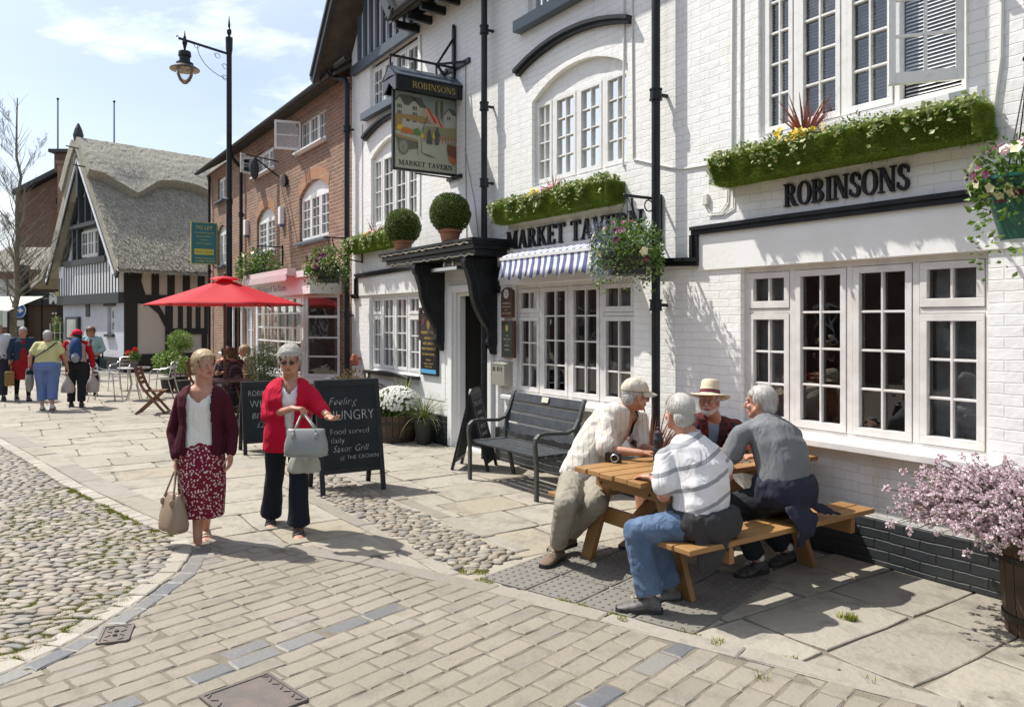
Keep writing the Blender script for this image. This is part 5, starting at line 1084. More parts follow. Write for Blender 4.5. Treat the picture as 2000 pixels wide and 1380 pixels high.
planter(-4.62,-2.42,2.98,3.20,.27,'long turf-covered window box with red cordyline and yellow pansies above the black ROBINSONS letters',16000,700,[('cord',-3.75,34,.42),('yel',-3.78,26),('yel',-3.7,14),('green',-4.0,.09,160),('green',-4.35,.08,110),('green',-3.3,.09,120)])
planter(-8.2,-5.98,3.02,3.24,.26,'turf-covered window box trailing cream ivy above the black MARKET TAVERN letters',13000,1500,[('cord',-7.05,26,.26),('pink',-7.05,22),('yel',-7.35,22),('green',-6.8,.08,100),('green',-7.8,.09,120),('green',-6.2,.08,120)])
planter(-13.2,-11.1,3.0,3.22,.26,'turf-covered window box with orange flowers at the left end of the white pub',9000,1000,[('cord',-12.1,24,.42),('yel',-12.2,16),('pink',-12.0,16),('green',-12.7,.08,100)])
# ball-clipped box bushes on the canopy
def topiary(x, y, r, zc, label):
    t = empty('topiary_bush', (x, y, 2.83), 0, label, 'topiary', 'clipped round bushes on the black canopy')
    h = zc-2.83-r*.8; mb = MB(); mb.lathe([(r*.38,0),(r*.42,.02),(r*.52,h*.75),(r*.60,h*.76),(r*.60,h),(r*.52,h)], n=24); mb.build('flower_pot', m_terra, t, smooth=False)
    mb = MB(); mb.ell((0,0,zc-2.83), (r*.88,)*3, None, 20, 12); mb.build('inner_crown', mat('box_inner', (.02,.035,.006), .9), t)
    mb = MB(); ball_leaves(mb, (0,0,zc-2.83), r, 9000, .024, .16); mb.build('crown', m_box, t, fixn=False)
a = aty(879,417,4.95); b_ = aty(787,443,4.95)
topiary(a.x, a.y, .265, a.z, 'larger clipped round bush in a terracotta pot on the canopy corner'); topiary(b_.x, b_.y, .26, b_.z, 'smaller clipped round bush in a terracotta pot on the left of the canopy')
# hanging baskets
def basket(c, r, label, col='black', bracket=None, dense=900, flowers=(), trail=.3, pot=None, lsize=.04, group='hanging baskets', blue=True):
    t = empty('hanging_basket', c, 0, label, 'hanging basket', group); m = {'black': mat('black_plastic', (.02,.02,.022), .45), 'green': mat('green_plastic', (.015,.10,.07), .3)}[col]
    mb = MB(); mb.lathe(pot or [(r*.35,-r*.72),(r*.6,-r*.70),(r*.62,-r*.5),(r*.55,-r*.46),(r*.75,-r*.1),(r*.82,.0),(r*.78,.0),(r*.7,-.03)], n=28); mb.build('basket_bowl', m, t, smooth=False)
    mb = MB(); mb.ell((0,0,.02), (r*.72,r*.72,.05), None, 14, 6); mb.build('soil', m_soil, t)
    mb = MB(); ball_leaves(mb, (0,0,r*.35), r*1.0, dense, lsize, .9, (1.25,1.1,.8))
    for _ in range(int(dense*.6)):
        a = rnd.uniform(0, 6.283); q = V((math.cos(a), math.sin(a), 0)); L_ = abs(rnd.gauss(0, trail)); leaf(mb, q*r*rnd.uniform(.8, 1.15)+V((0,0,.05-L_)), q+rv()*.9+V((0,0,-.4)), lsize*rnd.uniform(.6,1.2), .55)
    mb.build('foliage', m_grn, t, fixn=False)
    if blue:
        mb = MB(); 
        for _ in range(int(dense*.7)):
            a = rnd.uniform(2.2, 5.2); q = V((math.cos(a), math.sin(a), 0)); L_ = rnd.uniform(-.25, .3)
            leaf(mb, q*r*rnd.uniform(.7, 1.3)+V((0,0,.05-L_)), rv(), .017, .8)
        mb.build('lobelia', m_lob, t, fixn=False)
    for m_, n, s_ in flowers:
        mb = MB()
        for _ in range(n):
            q = V((rnd.uniform(-1,1), rnd.uniform(-1,-.1), rnd.uniform(-.7,1))).normalized(); flower(mb, V((q.x*r*1.3, q.y*r*1.15, r*.25+q.z*r*.85)), s_, 5, q, 1.1)
        mb.build('flowers', m_, t, fixn=False)
    if bracket:
        wy, h = bracket; mb = MB(); dy = wy-c[1]
        mb.bar((0,-.03,h),(0,dy,h),.02,.025); mb.bar((0,dy-.015,h+.05),(0,dy-.015,h-.42),.03,.02); pts = [V((0, dy-.01-(dy-.0)*math.sin(k*R(9))*.85, h-.40+.38*(1-math.cos(k*R(9)))) ) for k in range(11)]; mb.tube(pts, .011, 6)
        rr = .055; mb.tube([V((0, dy*.62+rr*math.cos(k*.5236), h-.075+rr*math.sin(k*.5236))) for k in range(12)], .007, 5, closed=True); mb.ell((0,-.03,h+.0),(.02,.02,.02)); mb.build('iron_bracket', m_black, t)
        mb = MB()
        for k in range(3): a = k*2.09+.3; mb.tube([(0,0,h),(r*.75*math.cos(a), r*.75*math.sin(a), .02)], .004, 5)
        mb.build('chain', m_black, t)
    return t
c = aty(1225,495,4.95); basket((c.x, c.y, c.z), .29, 'hanging basket of blue lobelia and yellow blooms beside the tall black pipe', bracket=(5.4, .55), dense=2000, flowers=((m_cremp, 7, .05), (m_pur, 14, .035)), trail=.16)
c = aty(2010,370,4.75); basket((c.x, c.y, c.z+.02), .24, 'green tapered hanging pot with cream and wine-red flowers at the right edge', 'green', (5.4, .7), 800, ((m_cremp, 22, .034), (m_pur, 26, .030)), .2, [(.13,-.30),(.135,-.30),(.22,.03),(.235,.03),(.235,.05),(.2,.05)], blue=False, lsize=.05)
c = aty(505,528,4.85); basket((c.x, c.y, c.z), .42, 'full hanging basket on the brick wall left of the tea room bay', bracket=(5.4,.55), dense=1100, trail=.14, flowers=((m_cremp, 10, .05),), lsize=.07, blue=False)
c = aty(640,525,4.75); basket((c.x, c.y, c.z), .34, 'hanging basket with dark flowers at the right end of the brick house', bracket=(5.4,.55), dense=1000, trail=.16, flowers=((m_pur, 18, .05),), lsize=.06, blue=False)
# oak half-barrel planters
m_oak = mat('old_oak', (.10,.065,.04), .75, var=((.05,.035,.025), 7, 6), bump=(24,.5,.006)); m_hoop = mat('barrel_hoop', (.05,.045,.04), .55, .6)
def barrel(x, y, r, h, name, label, cat='planter', top=None):
    t = empty(name, (x, y, 0), 0, label, cat); mb = MB(); n = 20
    for k in range(n):
        a0 = 2*math.pi*k/n+.012; a1 = 2*math.pi*(k+1)/n-.012; rr = [(r*.86,.0),(r*.97,h*.4),(r*1.03,h*.8),(r*1.04,h)]
        ring = lambda q, z, i: [V(((q-i)*math.cos(a0), (q-i)*math.sin(a0), z)), V(((q-i)*math.cos(a1), (q-i)*math.sin(a1), z))]
        mb.rings([ring(q, z, 0)+list(reversed(ring(q, z, .025))) for q, z in rr])
    mb.build('barrel_staves', m_oak, t)
    for z in (.16, .72): mb = MB(); q = r*(.86+.17*z)+.006; mb.lathe([(q,h*z-.018),(q+.006,h*z-.018),(q+.008,h*z+.018),(q,h*z+.018)], n=32, cap=False); mb.build('hoop', m_hoop, t)
    mb = MB(); mb.lathe([(0.01,h*.9),(r*.98,h*.9)], n=20); mb.build('soil', m_soil, t); return t
bd = barrel(-10.55, 4.95, .31, .40, 'barrel_planter', 'half-barrel of white daisies below the menu board by the white wall')
mb = MB(); ball_leaves(mb, (0,0,.52), .34, 1400, .05, .9, (1.05,1,.75)); mb.build('foliage', m_grn, bd, fixn=False); mb = MB()
for _ in range(560): q = rv(); q.z = abs(q.z)*.9-.15; p = V((q.x*.40, q.y*.38, .56+q.z*.34)); flower(mb, p, .03, 8, q+V((0,-.5,.3)), .7)
mb.build('daisies', m_wht, bd, fixn=False)
def blades(mb, c, n, L0, sp0=.9, w_=.012, droop=.14, side=None):
    for _ in range(n):
        a = rnd.uniform(0, 6.283); sp = rnd.uniform(.05, sp0); L_ = rnd.uniform(.5, 1)*L0; d = V((math.cos(a)*sp, math.sin(a)*sp, 1)).normalized(); q = V(c)+V((rnd.gauss(0,.02), rnd.gauss(0,.02), 0)); pts = []
        for i in range(7): pts.append(q.copy()); q = q+d*L_/6; d = (d+V((math.cos(a)*.05, math.sin(a)*.05, -droop*sp))).normalized()
        sd = V((-math.sin(a), math.cos(a), 0)) if rnd.random() < .5 else d.cross(V((.3,1,0))).normalized(); ws = [.7,1,1,.9,.7,.4,.05]; vs = []
        for i, c_ in enumerate(pts): vs += [c_-sd*w_*ws[i], c_+sd*w_*ws[i]]
        mb.add(vs, [(2*i,2*i+1,2*i+3,2*i+2) for i in range(6)])
mb = MB(); blades(mb, (.05,.1,.5), 26, .55, .6, .014); mb.build('green_spikes', m_spike, bd, fixn=False)
gr_ = empty('grass_pot', (-10.05, 5.15, 0), 0, 'dark pot of long trailing grass at the wall corner beside the daisies', 'pot plant'); mb = MB(); mb.lathe([(.10,0),(.15,.35),(.16,.36),(.14,.36)], n=20); mb.build('pot', mat('black_pot', (.02,.02,.02), .6), gr_)
mb = MB(); blades(mb, (0,0,.34), 150, .62, 1.5, .006, .35); mb.build('trailing_grass', leafm('grass_blades', (.12,.17,.04), (.24,.27,.09), (.07,.10,.03)), gr_, fixn=False)
bp = barrel(-1.98, 5.0, .22, .60, 'barrel_planter', 'tall barrel with a spreading pink-flowered shrub at the right edge')
st_ = MB(); fl = MB(); lf = MB()
for _ in range(900):
    q = V((rnd.gauss(-.1,1), rnd.gauss(-.15,1), abs(rnd.gauss(.15,.5)))).normalized(); L_ = rnd.uniform(.42, .80)*(1-.55*q.z); p = V((q.x*.1, q.y*.1, .58)); n = 6; d = (q+V((0,0,.4))).normalized(); pts = []
    for i in range(n+1): pts.append(p.copy()); p = p+d*L_/n; d = (d*1+q*.08+rv()*.14+V((0,0,-.11))).normalized()
    st_.tube(pts, [.0035]*n+[.0015], 4, cap=False)
    for i in range(2, n+1):
        for _k in range(5): leaf(lf, pts[i]+rv()*.012, d+rv()*.8, .018, .35)
    for i in (n-1, n):
        for _k in range(7): 
            c_ = pts[i]+rv()*.02
            for _j in range(5): leaf(fl, c_, rv()+V((0,0,.4)), .015, .95)
st_.build('stems', m_stem, bp, fixn=False); lf.build('foliage', leafm('heath_leaves', (.06,.12,.025), (.12,.19,.04), (.04,.07,.015)), bp, fixn=False); fl.build('blossom', m_lil, bp, fixn=False)
ph = empty('red_phormium', (-5.32, 5.12, 0), 0, 'pot of dark red sword-leaved phormium behind the picnic table by the black pipe', 'pot plant'); mb = MB(); mb.lathe([(.13,0),(.17,.34),(.18,.35),(.15,.35)], n=20); mb.build('pot', m_terra, ph); mb = MB(); blades(mb, (0,0,.32), 60, .82, .62, .014, .05); mb.build('sword_leaves', leafm('phormium', (.16,.06,.045), (.24,.10,.07), (.10,.05,.04)), ph, fixn=False)
rs = empty('red_shrub', (-12.1, 4.9, 0), 0, 'low reddish twiggy shrub in a pot by the tea room corner', 'pot plant'); mb = MB(); mb.lathe([(.14,0),(.18,.4),(.19,.42),(.16,.42)], n=20); mb.build('pot', m_terra, rs); mb = MB(); ball_leaves(mb, (0,0,.72), .34, 900, .05, .9, (1.2,1,.8)); mb.build('foliage', leafm('red_green_leaves', (.30,.10,.06), (.12,.16,.04), (.22,.09,.05), (.16,.22,.06)), rs, fixn=False)
def standard(px, py, dep, r, H, m, label, n=2600, s=.05, trunk=True, sq=(1,1,1)):
    p = atd(px, HOR, dep); z = CAMH-(py-HOR)/FPX*dep; t = empty('potted_tree', (p.x, p.y, 0), 0, label, 'pot plant'); mb = MB(); mb.lathe([(.13,0),(.18,.34),(.19,.36),(.16,.36)], n=18); mb.build('pot', mat('dark_pot', (.03,.03,.03), .6), t)
    if trunk: mb = MB(); mb.tube([(0,0,.3),(.01,0,z*.6),(0,0,z)], .016, 8); mb.build('trunk', m_stem, t)
    mb = MB(); ball_leaves(mb, (0,0,z), r, n, s, .75, sq); mb.build('crown', m, t, fixn=False); return t
standard(352,668,20,.32,0,m_bay,'lollipop-shaped bay tree in front of the timber framed wall'); standard(328,706,19.4,.34,0,m_bay,'low bright green leafy shrub left of the lollipop bay tree',1500,.07,False,(1.1,1,.8))
standard(516,712,12.6,.36,0,leafm('dark_needles', (.03,.06,.02), (.06,.10,.03), (.09,.12,.05)),'dark feathery bush standing behind the woman in red',5200,.028,True,(.85,.85,1))
standard(358,712,18.6,.2,0,m_bay,'small green bush beside the wooden chairs',700,.05,False)
# ---------------- street furniture ----------------
def lampost():
    t = empty('street_lamp', (-19.2, 4.6, 0), 0, 'tall black street lamp with a bracket arm and a flared glass lantern', 'street lamp')
    mb = MB(); mb.lathe([(.17,0),(.17,.1),(.13,.14),(.13,.8),(.15,.84),(.11,.9),(.075,1.1),(.07,4.6),(.085,4.62),(.085,4.72),(.065,4.76),(.062,8.2),(.08,8.35),(.085,8.6),(.085,8.62),(.03,8.63),(.03,8.68),(.055,8.72),(.055,8.80),(.02,8.85),(.03,8.9),(.004,9.15)], n=16); mb.build('post', m_black, t)
    mb = MB(); A = V((0,0,8.22)); B = V((-.12,-.98,8.40)); mb.bar(A, B+(B-A)*.14, .035, .05); mb.tube([B+(B-A)*.14+V((0,-.02+.02*math.cos(k),.03+.03*math.sin(k))) for k in range(5)], .01, 5); mb.build('arm', m_black, t)
    mb = MB(); d = (B-A)
    def cr(s_, z): return A+d*s_+V((0,0,z))
    mb.tube([cr(.72*math.sin(k*R(10)), -.62+.58*(1-math.cos(k*R(10)))) for k in range(10)], .008, 5)
    for s_, z in ((.74,-.05),(.27,-.13),(.1,-.33),(.1,-.60)): mb.tube([cr(s_+.075*math.cos(k*.7)*(1-k*.04), z+.07*math.sin(k*.7)*(1-k*.04)) for k in range(11)], .007, 5)
    mb.build('scroll', m_black, t)
    mb = MB(); c = (B.x, B.y, 0); mb.lathe([(.004,8.62),(.02,8.5),(.035,8.46),(.03,8.40),(.06,8.34),(.035,8.24),(.02,8.16),(.02,8.12),(.13,8.13),(.14,8.10),(.145,8.02),(.12,7.99),(.12,7.88),(.19,7.86),(.20,7.80),(.24,7.78),(.33,7.72),(.335,7.70),(.32,7.70),(.20,7.75),(.15,7.75)], c, 28); mb.build('lantern_hood', [m_black], t)
    mb = MB(); mb.lathe([(.332,7.695),(.20,7.745),(.02,7.75)], c, 28, cap=False); mb.build('reflector', mat('pale_reflector', (.62,.55,.42), .5), t, smooth=True)
    mb = MB(); mb.lathe([(.19,7.74),(.195,7.66),(.175,7.55),(.12,7.44),(.05,7.37),(.004,7.36)], c, 24, cap=False); mb.build('glass_bowl', m_glassb, t, smooth=True)
    return t
lampost()
tl = empty('to_let_board', (-24.0, 5.4, 3.47), 0, 'teal and yellow TO LET board fixed square to the brick wall', 'sign')
mb = MB(); mb.box(-.02,.02,-.74,.0,0,1.24); mb.build('board', mat('yellow_edge', (.55,.50,.12), .5), tl); mb = MB(); mb.box(.021,.024,-.72,-.02,.02,1.22); bd_ = mb.build('teal_face', mat('teal_print', (.03,.17,.20), .4), tl)
MX = lambda y, z: Matrix(((0,0,1,.0255),(1,0,0,y),(0,1,0,z),(0,0,0,1)))
m_yl = mat('yellow_print', (.60,.52,.06), .5)
text(bd_, 'TO LET', .145, MX(-.37, 1.03), m_yl, align='CENTER', ext=.0008)
for i, s_ in enumerate(('Commercial Property','Shop and Offices','to rent','Rates on request')): text(bd_, s_, .062, MX(-.37, .91-i*.105), m_yl, align='CENTER', ext=.0008)
mb = MB(); mb.box(.0245,.027,-.64,-.1,.28,.45); mb.build('yellow_panel', m_yl, bd_); text(bd_, 'RORY MACK', .085, Matrix.Translation((.003,0,0)) @ MX(-.37, .33), mat('teal_letters', (.03,.15,.15), .5), align='CENTER', ext=.0008)
text(bd_, 'www.rorymack.co.uk', .065, MX(-.35, .16), m_yl, align='CENTER', ext=.0008); text(bd_, '01782 715725', .098, MX(-.33, .055), m_yl, align='CENTER', ext=.0008)
mb = MB(); mb.bar((0,-.4,.2),(0,.0,-.1),.03,.03); mb.build('strut', m_black, tl)
# park bench
m_bslat = mat('dark_grey_slats', (.028,.034,.040), .5, var=((.05,.057,.064), 11, 6), bump=(30,.4,.003)); m_biron = mat('grey_green_iron', (.05,.057,.054), .45, bump=(60,.25,.002))
def bench(x, y, rz, L_, label, m1, m2):
    t = empty('park_bench', (x, y, 0), rz, label, 'bench', 'dark slatted benches against the pub')
    for k in range(4): mb = MB(); mb.box(0,L_,.03+k*.115,.03+k*.115+.10,.425,.45); mb.build('seat_slat', m1, t, bevel=.005)
    for k in range(4):
        z = .52+k*.115; y_ = .50+k*.035; mb = MB(); mb.M = Matrix.Translation((0,y_,z)) @ Matrix.Rotation(R(-16),4,'X'); mb.box(-.02,L_+.02,-.013,.013,0,.10); mb.build('back_slat', m1, t, bevel=.005)
    for i, xx in enumerate((.0, L_)):
        mb = MB(); s_ = .028
        arm = [V((xx,.02,.0)),V((xx,.02,.35)),V((xx,.0,.56)),V((xx,.01,.62)),V((xx,.05,.655)),V((xx,.12,.665)),V((xx,.40,.65)),V((xx,.50,.68)),V((xx,.56,.78)),V((xx,.61,.92)),V((xx,.64,.98))]
        def strip(P, w_=.05, h=.035, _m=mb):
            rs_ = []
            for k, p in enumerate(P):
                d = (P[min(k+1,len(P)-1)]-P[max(k-1,0)]).normalized(); n_ = V((0,-d.z,d.y)); rs_.append([p+V((-w_/2,0,0))-n_*h/2, p+V((w_/2,0,0))-n_*h/2, p+V((w_/2,0,0))+n_*h/2, p+V((-w_/2,0,0))+n_*h/2])
            _m.rings(rs_)
        strip(arm); strip([V((xx,.62,.0)),V((xx,.56,.25)),V((xx,.50,.42)),V((xx,.50,.55)),V((xx,.55,.76))]); strip([V((xx,.04,.41)),V((xx,.25,.40)),V((xx,.50,.42))], .04, .03)
        mb.build('bench_end', m2, t, bevel=.008)
    return t
b1 = bench(-7.52, 4.42, 0, 1.30, 'dark grey slatted bench with curved iron arms and a small plaque under the middle window', m_bslat, m_biron)
mb = MB(); mb.M = Matrix.Translation((.66,.588,.895)) @ Matrix.Rotation(R(-16),4,'X'); mb.box(-.06,.06,-.006,.0,0,.06); pq = mb.build('plaque', mat('pale_plaque', (.62,.60,.50), .4), b1)
b2 = empty('metal_bench', (-12.1, 4.72, 0), 0, 'black metal bench with a curved tracery back partly hidden by the large chalkboard', 'bench')
mb = MB(); n = 24; rs_ = []
for k in range(n+1): x = k/n*1.5; z = .92+.06*math.sin(k/n*math.pi); rs_.append(V((x,.45,z)))
mb.tube(rs_, .02, 6); mb.tube([(x_.x,.45,.50) for x_ in rs_], .018, 6)
for j in range(3): mb.tube([V((p.x,.45,.58+j*.09+.05*math.sin(p.x*2.5+j))) for p in rs_], .012, 5)
for x in (0,1.5): mb.tube([(x,.45,0),(x,.45,.92)], .02, 6); mb.tube([(x,0,0),(x,0,.6),(x,.1,.66),(x,.45,.68)], .02, 6)
mb.build('bench_frame', m_black, b2); mb = MB()
for k in range(5): mb.box(0,1.5,.02+k*.09,.08+k*.09,.43,.45)
mb.build('seat', m_black, b2)
# chalkboards
m_chalkb = mat('chalkboard', (.014,.021,.023), .7, var=((.024,.032,.034), 4, 6), spec=.25); m_chalk = mat('white_chalk', (.72,.72,.70), .9); m_chr = mat('red_chalk', (.6,.12,.10), .9)
def aboard(pos, rz, w_, h, foot, lean, label, lines, tr=False, spread=.5, red=()):
    """front face looks along local -y; feet at y=0, the back leg frame stands at +y"""
    t = empty('chalkboard', (*pos, 0), rz, label, 'chalkboard', 'black A-boards on the pavement'); L_ = h/math.cos(lean)
    for s_ in (1, -1):
        M0 = Matrix.Translation((0,0 if s_ > 0 else spread,0)) @ Matrix.Rotation(-lean*s_, 4, 'X')
        mb = MB(); mb.M = M0
        for xx in (-w_/2, w_/2-.05): mb.box(xx, xx+.05, -.0, .03, 0, L_-.02)
        mb.box(-w_/2+.05, w_/2-.05, 0, .03, L_-.09, L_-.02); mb.box(-w_/2+.05, w_/2-.05, 0, .03, foot-.05, foot); 
        if tr: mb.prism([(-w_/2,0,L_-.02),(w_/2,0,L_-.02),(w_/2-.10,0,L_+.05),(-w_/2+.10,0,L_+.05)], (0,.03,0))
        mb.build('frame', m_black, t, bevel=.003); mb = MB(); mb.M = M0; mb.box(-w_/2+.05, w_/2-.05, .006, .024, foot, L_-.09); pn = mb.build('panel', m_chalkb, t)
        if s_ > 0:
            for (txt, x, z, size, sh, sx, *mm) in lines:
                text(t, txt, size, M0 @ TXZ(x, .004, z), mm[0] if mm else m_chalk, shear=sh, ext=.0006, off=-.006*size/.1*.5, sx=sx, align='CENTER' if x == 0 else 'LEFT', name='chalk_lettering'); me_ = COL.objects[-1].data
                for v_ in me_.vertices: q_ = noise.noise_vector(v_.co*22); v_.co += q_*.0045; v_.co -= (M0.to_3x3() @ V((0,1,0)))*(M0.to_3x3() @ V((0,1,0))).dot(q_)*.0045
    return t
# the face of each board looks towards +x (up the street): rotation 90 deg turns local -y to +x
aboard((-7.56, 3.07), R(90-4), .70, 1.19, .27, R(12), 'large chalkboard reading Feeling HUNGRY behind the woman in the red cardigan',
  [('Feeling',-.22,.93,.12,.35,.9),('HUNGRY',-.24,.77,.155,.0,.80),('Food served',-.22,.625,.085,0,1),('daily',-.22,.535,.085,0,1),('Saxon Grill',-.20,.44,.10,.3,.85),('@ THE CROWN',-.13,.36,.058,0,1)], spread=.5)
aboard((-10.5, 3.05), R(90-6), .68, .98, .20, R(12), 'smaller chalkboard reading ROBINSONS WIZARD BITTER between the two walking women',
  [('ROBINSONS',-.26,.79,.11,0,.75),('WIZARD',-.24,.63,.15,0,.8),('BITTER',-.22,.48,.11,.1,1),('£2-45',-.16,.36,.11,.2,.9),('PINT',-.08,.27,.06,0,1)], spread=.45)
aboard((-7.92, 5.01), R(133.8), .46, .93, .14, R(14), 'small clipped-corner chalkboard reading CHILL OUT behind the end of the bench',
  [('CHILL OUT',0,.79,.095,0,.75),('SUNDAY',0,.68,.07,.1,.9),('SUMMER',0,.60,.07,0,.9),('DISCO/',0,.51,.075,.1,.9),('KARAOKE',0,.42,.065,0,.9),('OPEN',0,.27,.09,0,1,m_chr)], True, .45)
# picnic table
m_pine = mat('orange_pine', (.36,.20,.075), .5, var=((.27,.14,.05), 3, 6), grime=((.20,.11,.05), 12, .4), bump=(40,.4,.003)); m_end = mat('weathered_pine', (.30,.22,.12), .7, bump=(40,.4,.003))
pt = empty('picnic_table', (-4.0, 4.37, 0), R(-.5), 'orange-stained wooden picnic table with fixed benches and four men around it', 'picnic table')
for k in range(5): mb = MB(); x = -.35+k*.1425; mb.box(x, x+.13, -.93+.01*(k%2), .92, .715, .752); mb.build('top_board', m_pine, pt, bevel=.005)
for sx in (-1, 1):
    for k in range(2): mb = MB(); x = sx*(.66+k*.14)-.065; mb.box(x, x+.13, (-1.03 if sx > 0 else -.80)+.008*k, .84, .425, .46); mb.build('seat_board', m_pine, pt, bevel=.006)
for yy in (-.70, .55):
    mb = MB(); mb.box(-.33,.33,yy-.045,yy,.60,.714); mb.build('top_bearer', m_pine, pt, bevel=.004); mb = MB(); mb.box(-.84,.84,yy+.047,yy+.09,.31,.424); mb.build('seat_bearer', m_pine, pt, bevel=.004)
    for sx in (-1, 1): mb = MB(); mb.bar((sx*.52,yy+.023,-.012),(sx*.25,yy+.023,.714), .044, .11, up=V((1,0,0))); mb.build('leg', m_pine, pt, bevel=.004)
    for sx in (-1, 1):
        for dz in (.02, -.025): mb = MB(); mb.ell((sx*.25+dz*.6, yy-.048, .655+dz), (.010,.006,.010), None, 8, 6); mb.build('bolt', m_dark, pt)
for s_ in (-1, 1): mb = MB(); mb.bar((0, s_*.62-.07, .37),(0, s_*.15-.07, .70), .044, .09); mb.build('brace', m_pine, pt, bevel=.004)
# things on the table (top at .752)
def onT(px, py): return atz(px, py, .752)
p = onT(1198,902); cm = empty('camera_compact', (p.x, p.y, .752), R(40), 'small black compact camera on the near left corner of the picnic table', 'camera')
mb = MB(); mb.box(-.06,.06,-.022,.022,0,.07); mb.box(-.05,-.02,-.02,.02,.07,.076); mb.build('camera_body', mat('black_plastic_gloss', (.012,.012,.013), .3), cm, bevel=.01); mb = MB(); mb.M = Matrix.Translation((.015,-.022,.036)) @ Matrix.Rotation(R(90),4,'X'); mb.lathe([(.032,0),(.032,.02),(.028,.026),(.026,.026),(.02,.020)], n=24); mb.build('lens', m_alu, cm); mb = MB(); mb.M = Matrix.Translation((.015,-.044,.036)) @ Matrix.Rotation(R(90),4,'X'); mb.lathe([(.022,0),(.005,.003)], n=16); mb.build('lens_glass', mat('black_plastic_gloss', (0,0,0)), cm)
p = onT(1286,912); bt = empty('water_bottle', (p.x, p.y, .752), 0, 'tall black sports bottle beside the man in the striped shirt', 'bottle')
mb = MB(); mb.lathe([(.036,0),(.038,.01),(.038,.13),(.033,.14),(.033,.155),(.038,.165),(.038,.20),(.026,.225),(.026,.23)], n=24); mb.build('bottle_body', mat('black_bottle', (.015,.016,.018), .25), bt, smooth=False); mb = MB(); mb.lathe([(.030,.228),(.030,.25),(.014,.258),(.010,.262),(.010,.28),(.014,.285),(.004,.29)], n=20); mb.build('cap', mat('black_cap', (.03,.03,.03), .5), bt); mb = MB(); mb.lathe([(.0385,.03),(.0385,.045)], n=24, cap=False); mb.build('band', mat('gold_band', (.5,.38,.05), .5), bt)
p = V((-4.12,4.86,.752)); gl = empty('beer_glass', (p.x, p.y, .752), 0, 'nearly empty pint glass in front of the man in the hat', 'glass')
mb = MB(); mb.lathe([(.03,.0),(.033,.0),(.036,.02),(.044,.13),(.042,.15),(.041,.15),(.041,.13),(.033,.02),(.02,.012)], n=24); mb.build('glass_wall', m_glassb, gl, smooth=True); mb = MB(); mb.lathe([(.032,.02),(.034,.045)], n=20); mb.build('beer_dregs', mat('pale_ale', (.5,.42,.25), .2), gl)
p = V((-4.05,4.93,.752)); bb = empty('beer_bottle', (p.x, p.y, .752), 0, 'dark brown beer bottle with red label behind the pint glass', 'bottle'); mb = MB(); mb.lathe([(.03,0),(.031,.01),(.031,.12),(.014,.17),(.013,.21),(.015,.212),(.015,.222),(.004,.222)], n=20); mb.build('bottle_body', mat('brown_glass', (.06,.02,.01), .12), bb, smooth=False); mb = MB(); mb.lathe([(.0315,.03),(.0315,.09)], n=20, cap=False); mb.build('label', m_chr, bb)
p = onT(1450,901); ph_ = empty('mobile_phone', (p.x, p.y, .752), R(25), 'black mobile phone with silver edge lying on the table', 'phone'); mb = MB(); mb.box(-.06,.06,-.03,.03,0,.010); mb.build('phone_body', m_alu, ph_, bevel=.004); mb = MB(); mb.box(-.052,.052,-.025,.025,.0105,.0115); mb.build('screen', m_blk, ph_)
# parasol
m_rfab = mat('red_canvas', (.64,.018,.035), .7, trans=.35, bump=(40,.2,.002)); m_teak = mat('teak', (.20,.085,.04), .55, var=((.13,.055,.03), 6, 5), bump=(40,.3,.003))
um = empty('red_parasol', (-14.6, 3.42, 0), R(8), 'bright red parasol with wooden pole over the tea room tables', 'parasol'); mb = MB(); n = 6; m__ = 8; vs = []
Rr = 1.42
for j in range(m__+1):
    t = j/m__
    for i in range(n*6):
        a = 2*math.pi*i/(n*6); k = (i % 6)/6; edge = math.cos(math.pi/n)/math.cos((k-.5)*2*math.pi/n) ; r = Rr*t*edge; z = 2.58-.50*t**.92-.035*math.sin(math.pi*k)*t*(1-t)*2
        vs.append((r*math.cos(a), r*math.sin(a), z))
N_ = n*6; mb.add(vs, [(j*N_+i, j*N_+(i+1)%N_, (j+1)*N_+(i+1)%N_, (j+1)*N_+i) for j in range(m__) for i in range(N_)])
o = mb.build('canopy', m_rfab, um, smooth=True, fixn=False); sm = o.modifiers.new('solid','SOLIDIFY'); sm.thickness = .003
mb = MB(); vs = []
for j, (r, z) in enumerate(((.02,2.615),(.12,2.60),(.25,2.565),(.26,2.55))):
    for i in range(24): a = 2*math.pi*i/24; vs.append((r*math.cos(a), r*math.sin(a), z+.01*math.sin(i*1.5)*(j > 1)))
mb.add(vs, [(j*24+i, j*24+(i+1)%24, (j+1)*24+(i+1)%24, (j+1)*24+i) for j in range(3) for i in range(24)]); o = mb.build('vent_cap', m_rfab, um, smooth=True, fixn=False)
mb = MB(); mb.tube([(0,0,0),(0,0,2.62)], .024, 10); mb.build('pole', m_teak, um); mb = MB(); mb.ell((0,0,2.65),(.025,.025,.03)); mb.build('finial', m_teak, um)
for i in range(n): a = 2*math.pi*i/n; mb = MB(); mb.bar((.04*math.cos(a),.04*math.sin(a),2.52),(Rr*.97*math.cos(a),Rr*.97*math.sin(a),2.065),.018,.022); mb.bar((.05*math.cos(a),.05*math.sin(a),2.12),(.62*math.cos(a),.62*math.sin(a),2.27),.016,.02); mb.build('rib', m_teak, um)
mb = MB(); mb.lathe([(.22,0),(.24,.03),(.08,.09),(.05,.3)], n=20); mb.build('base', m_black, um)
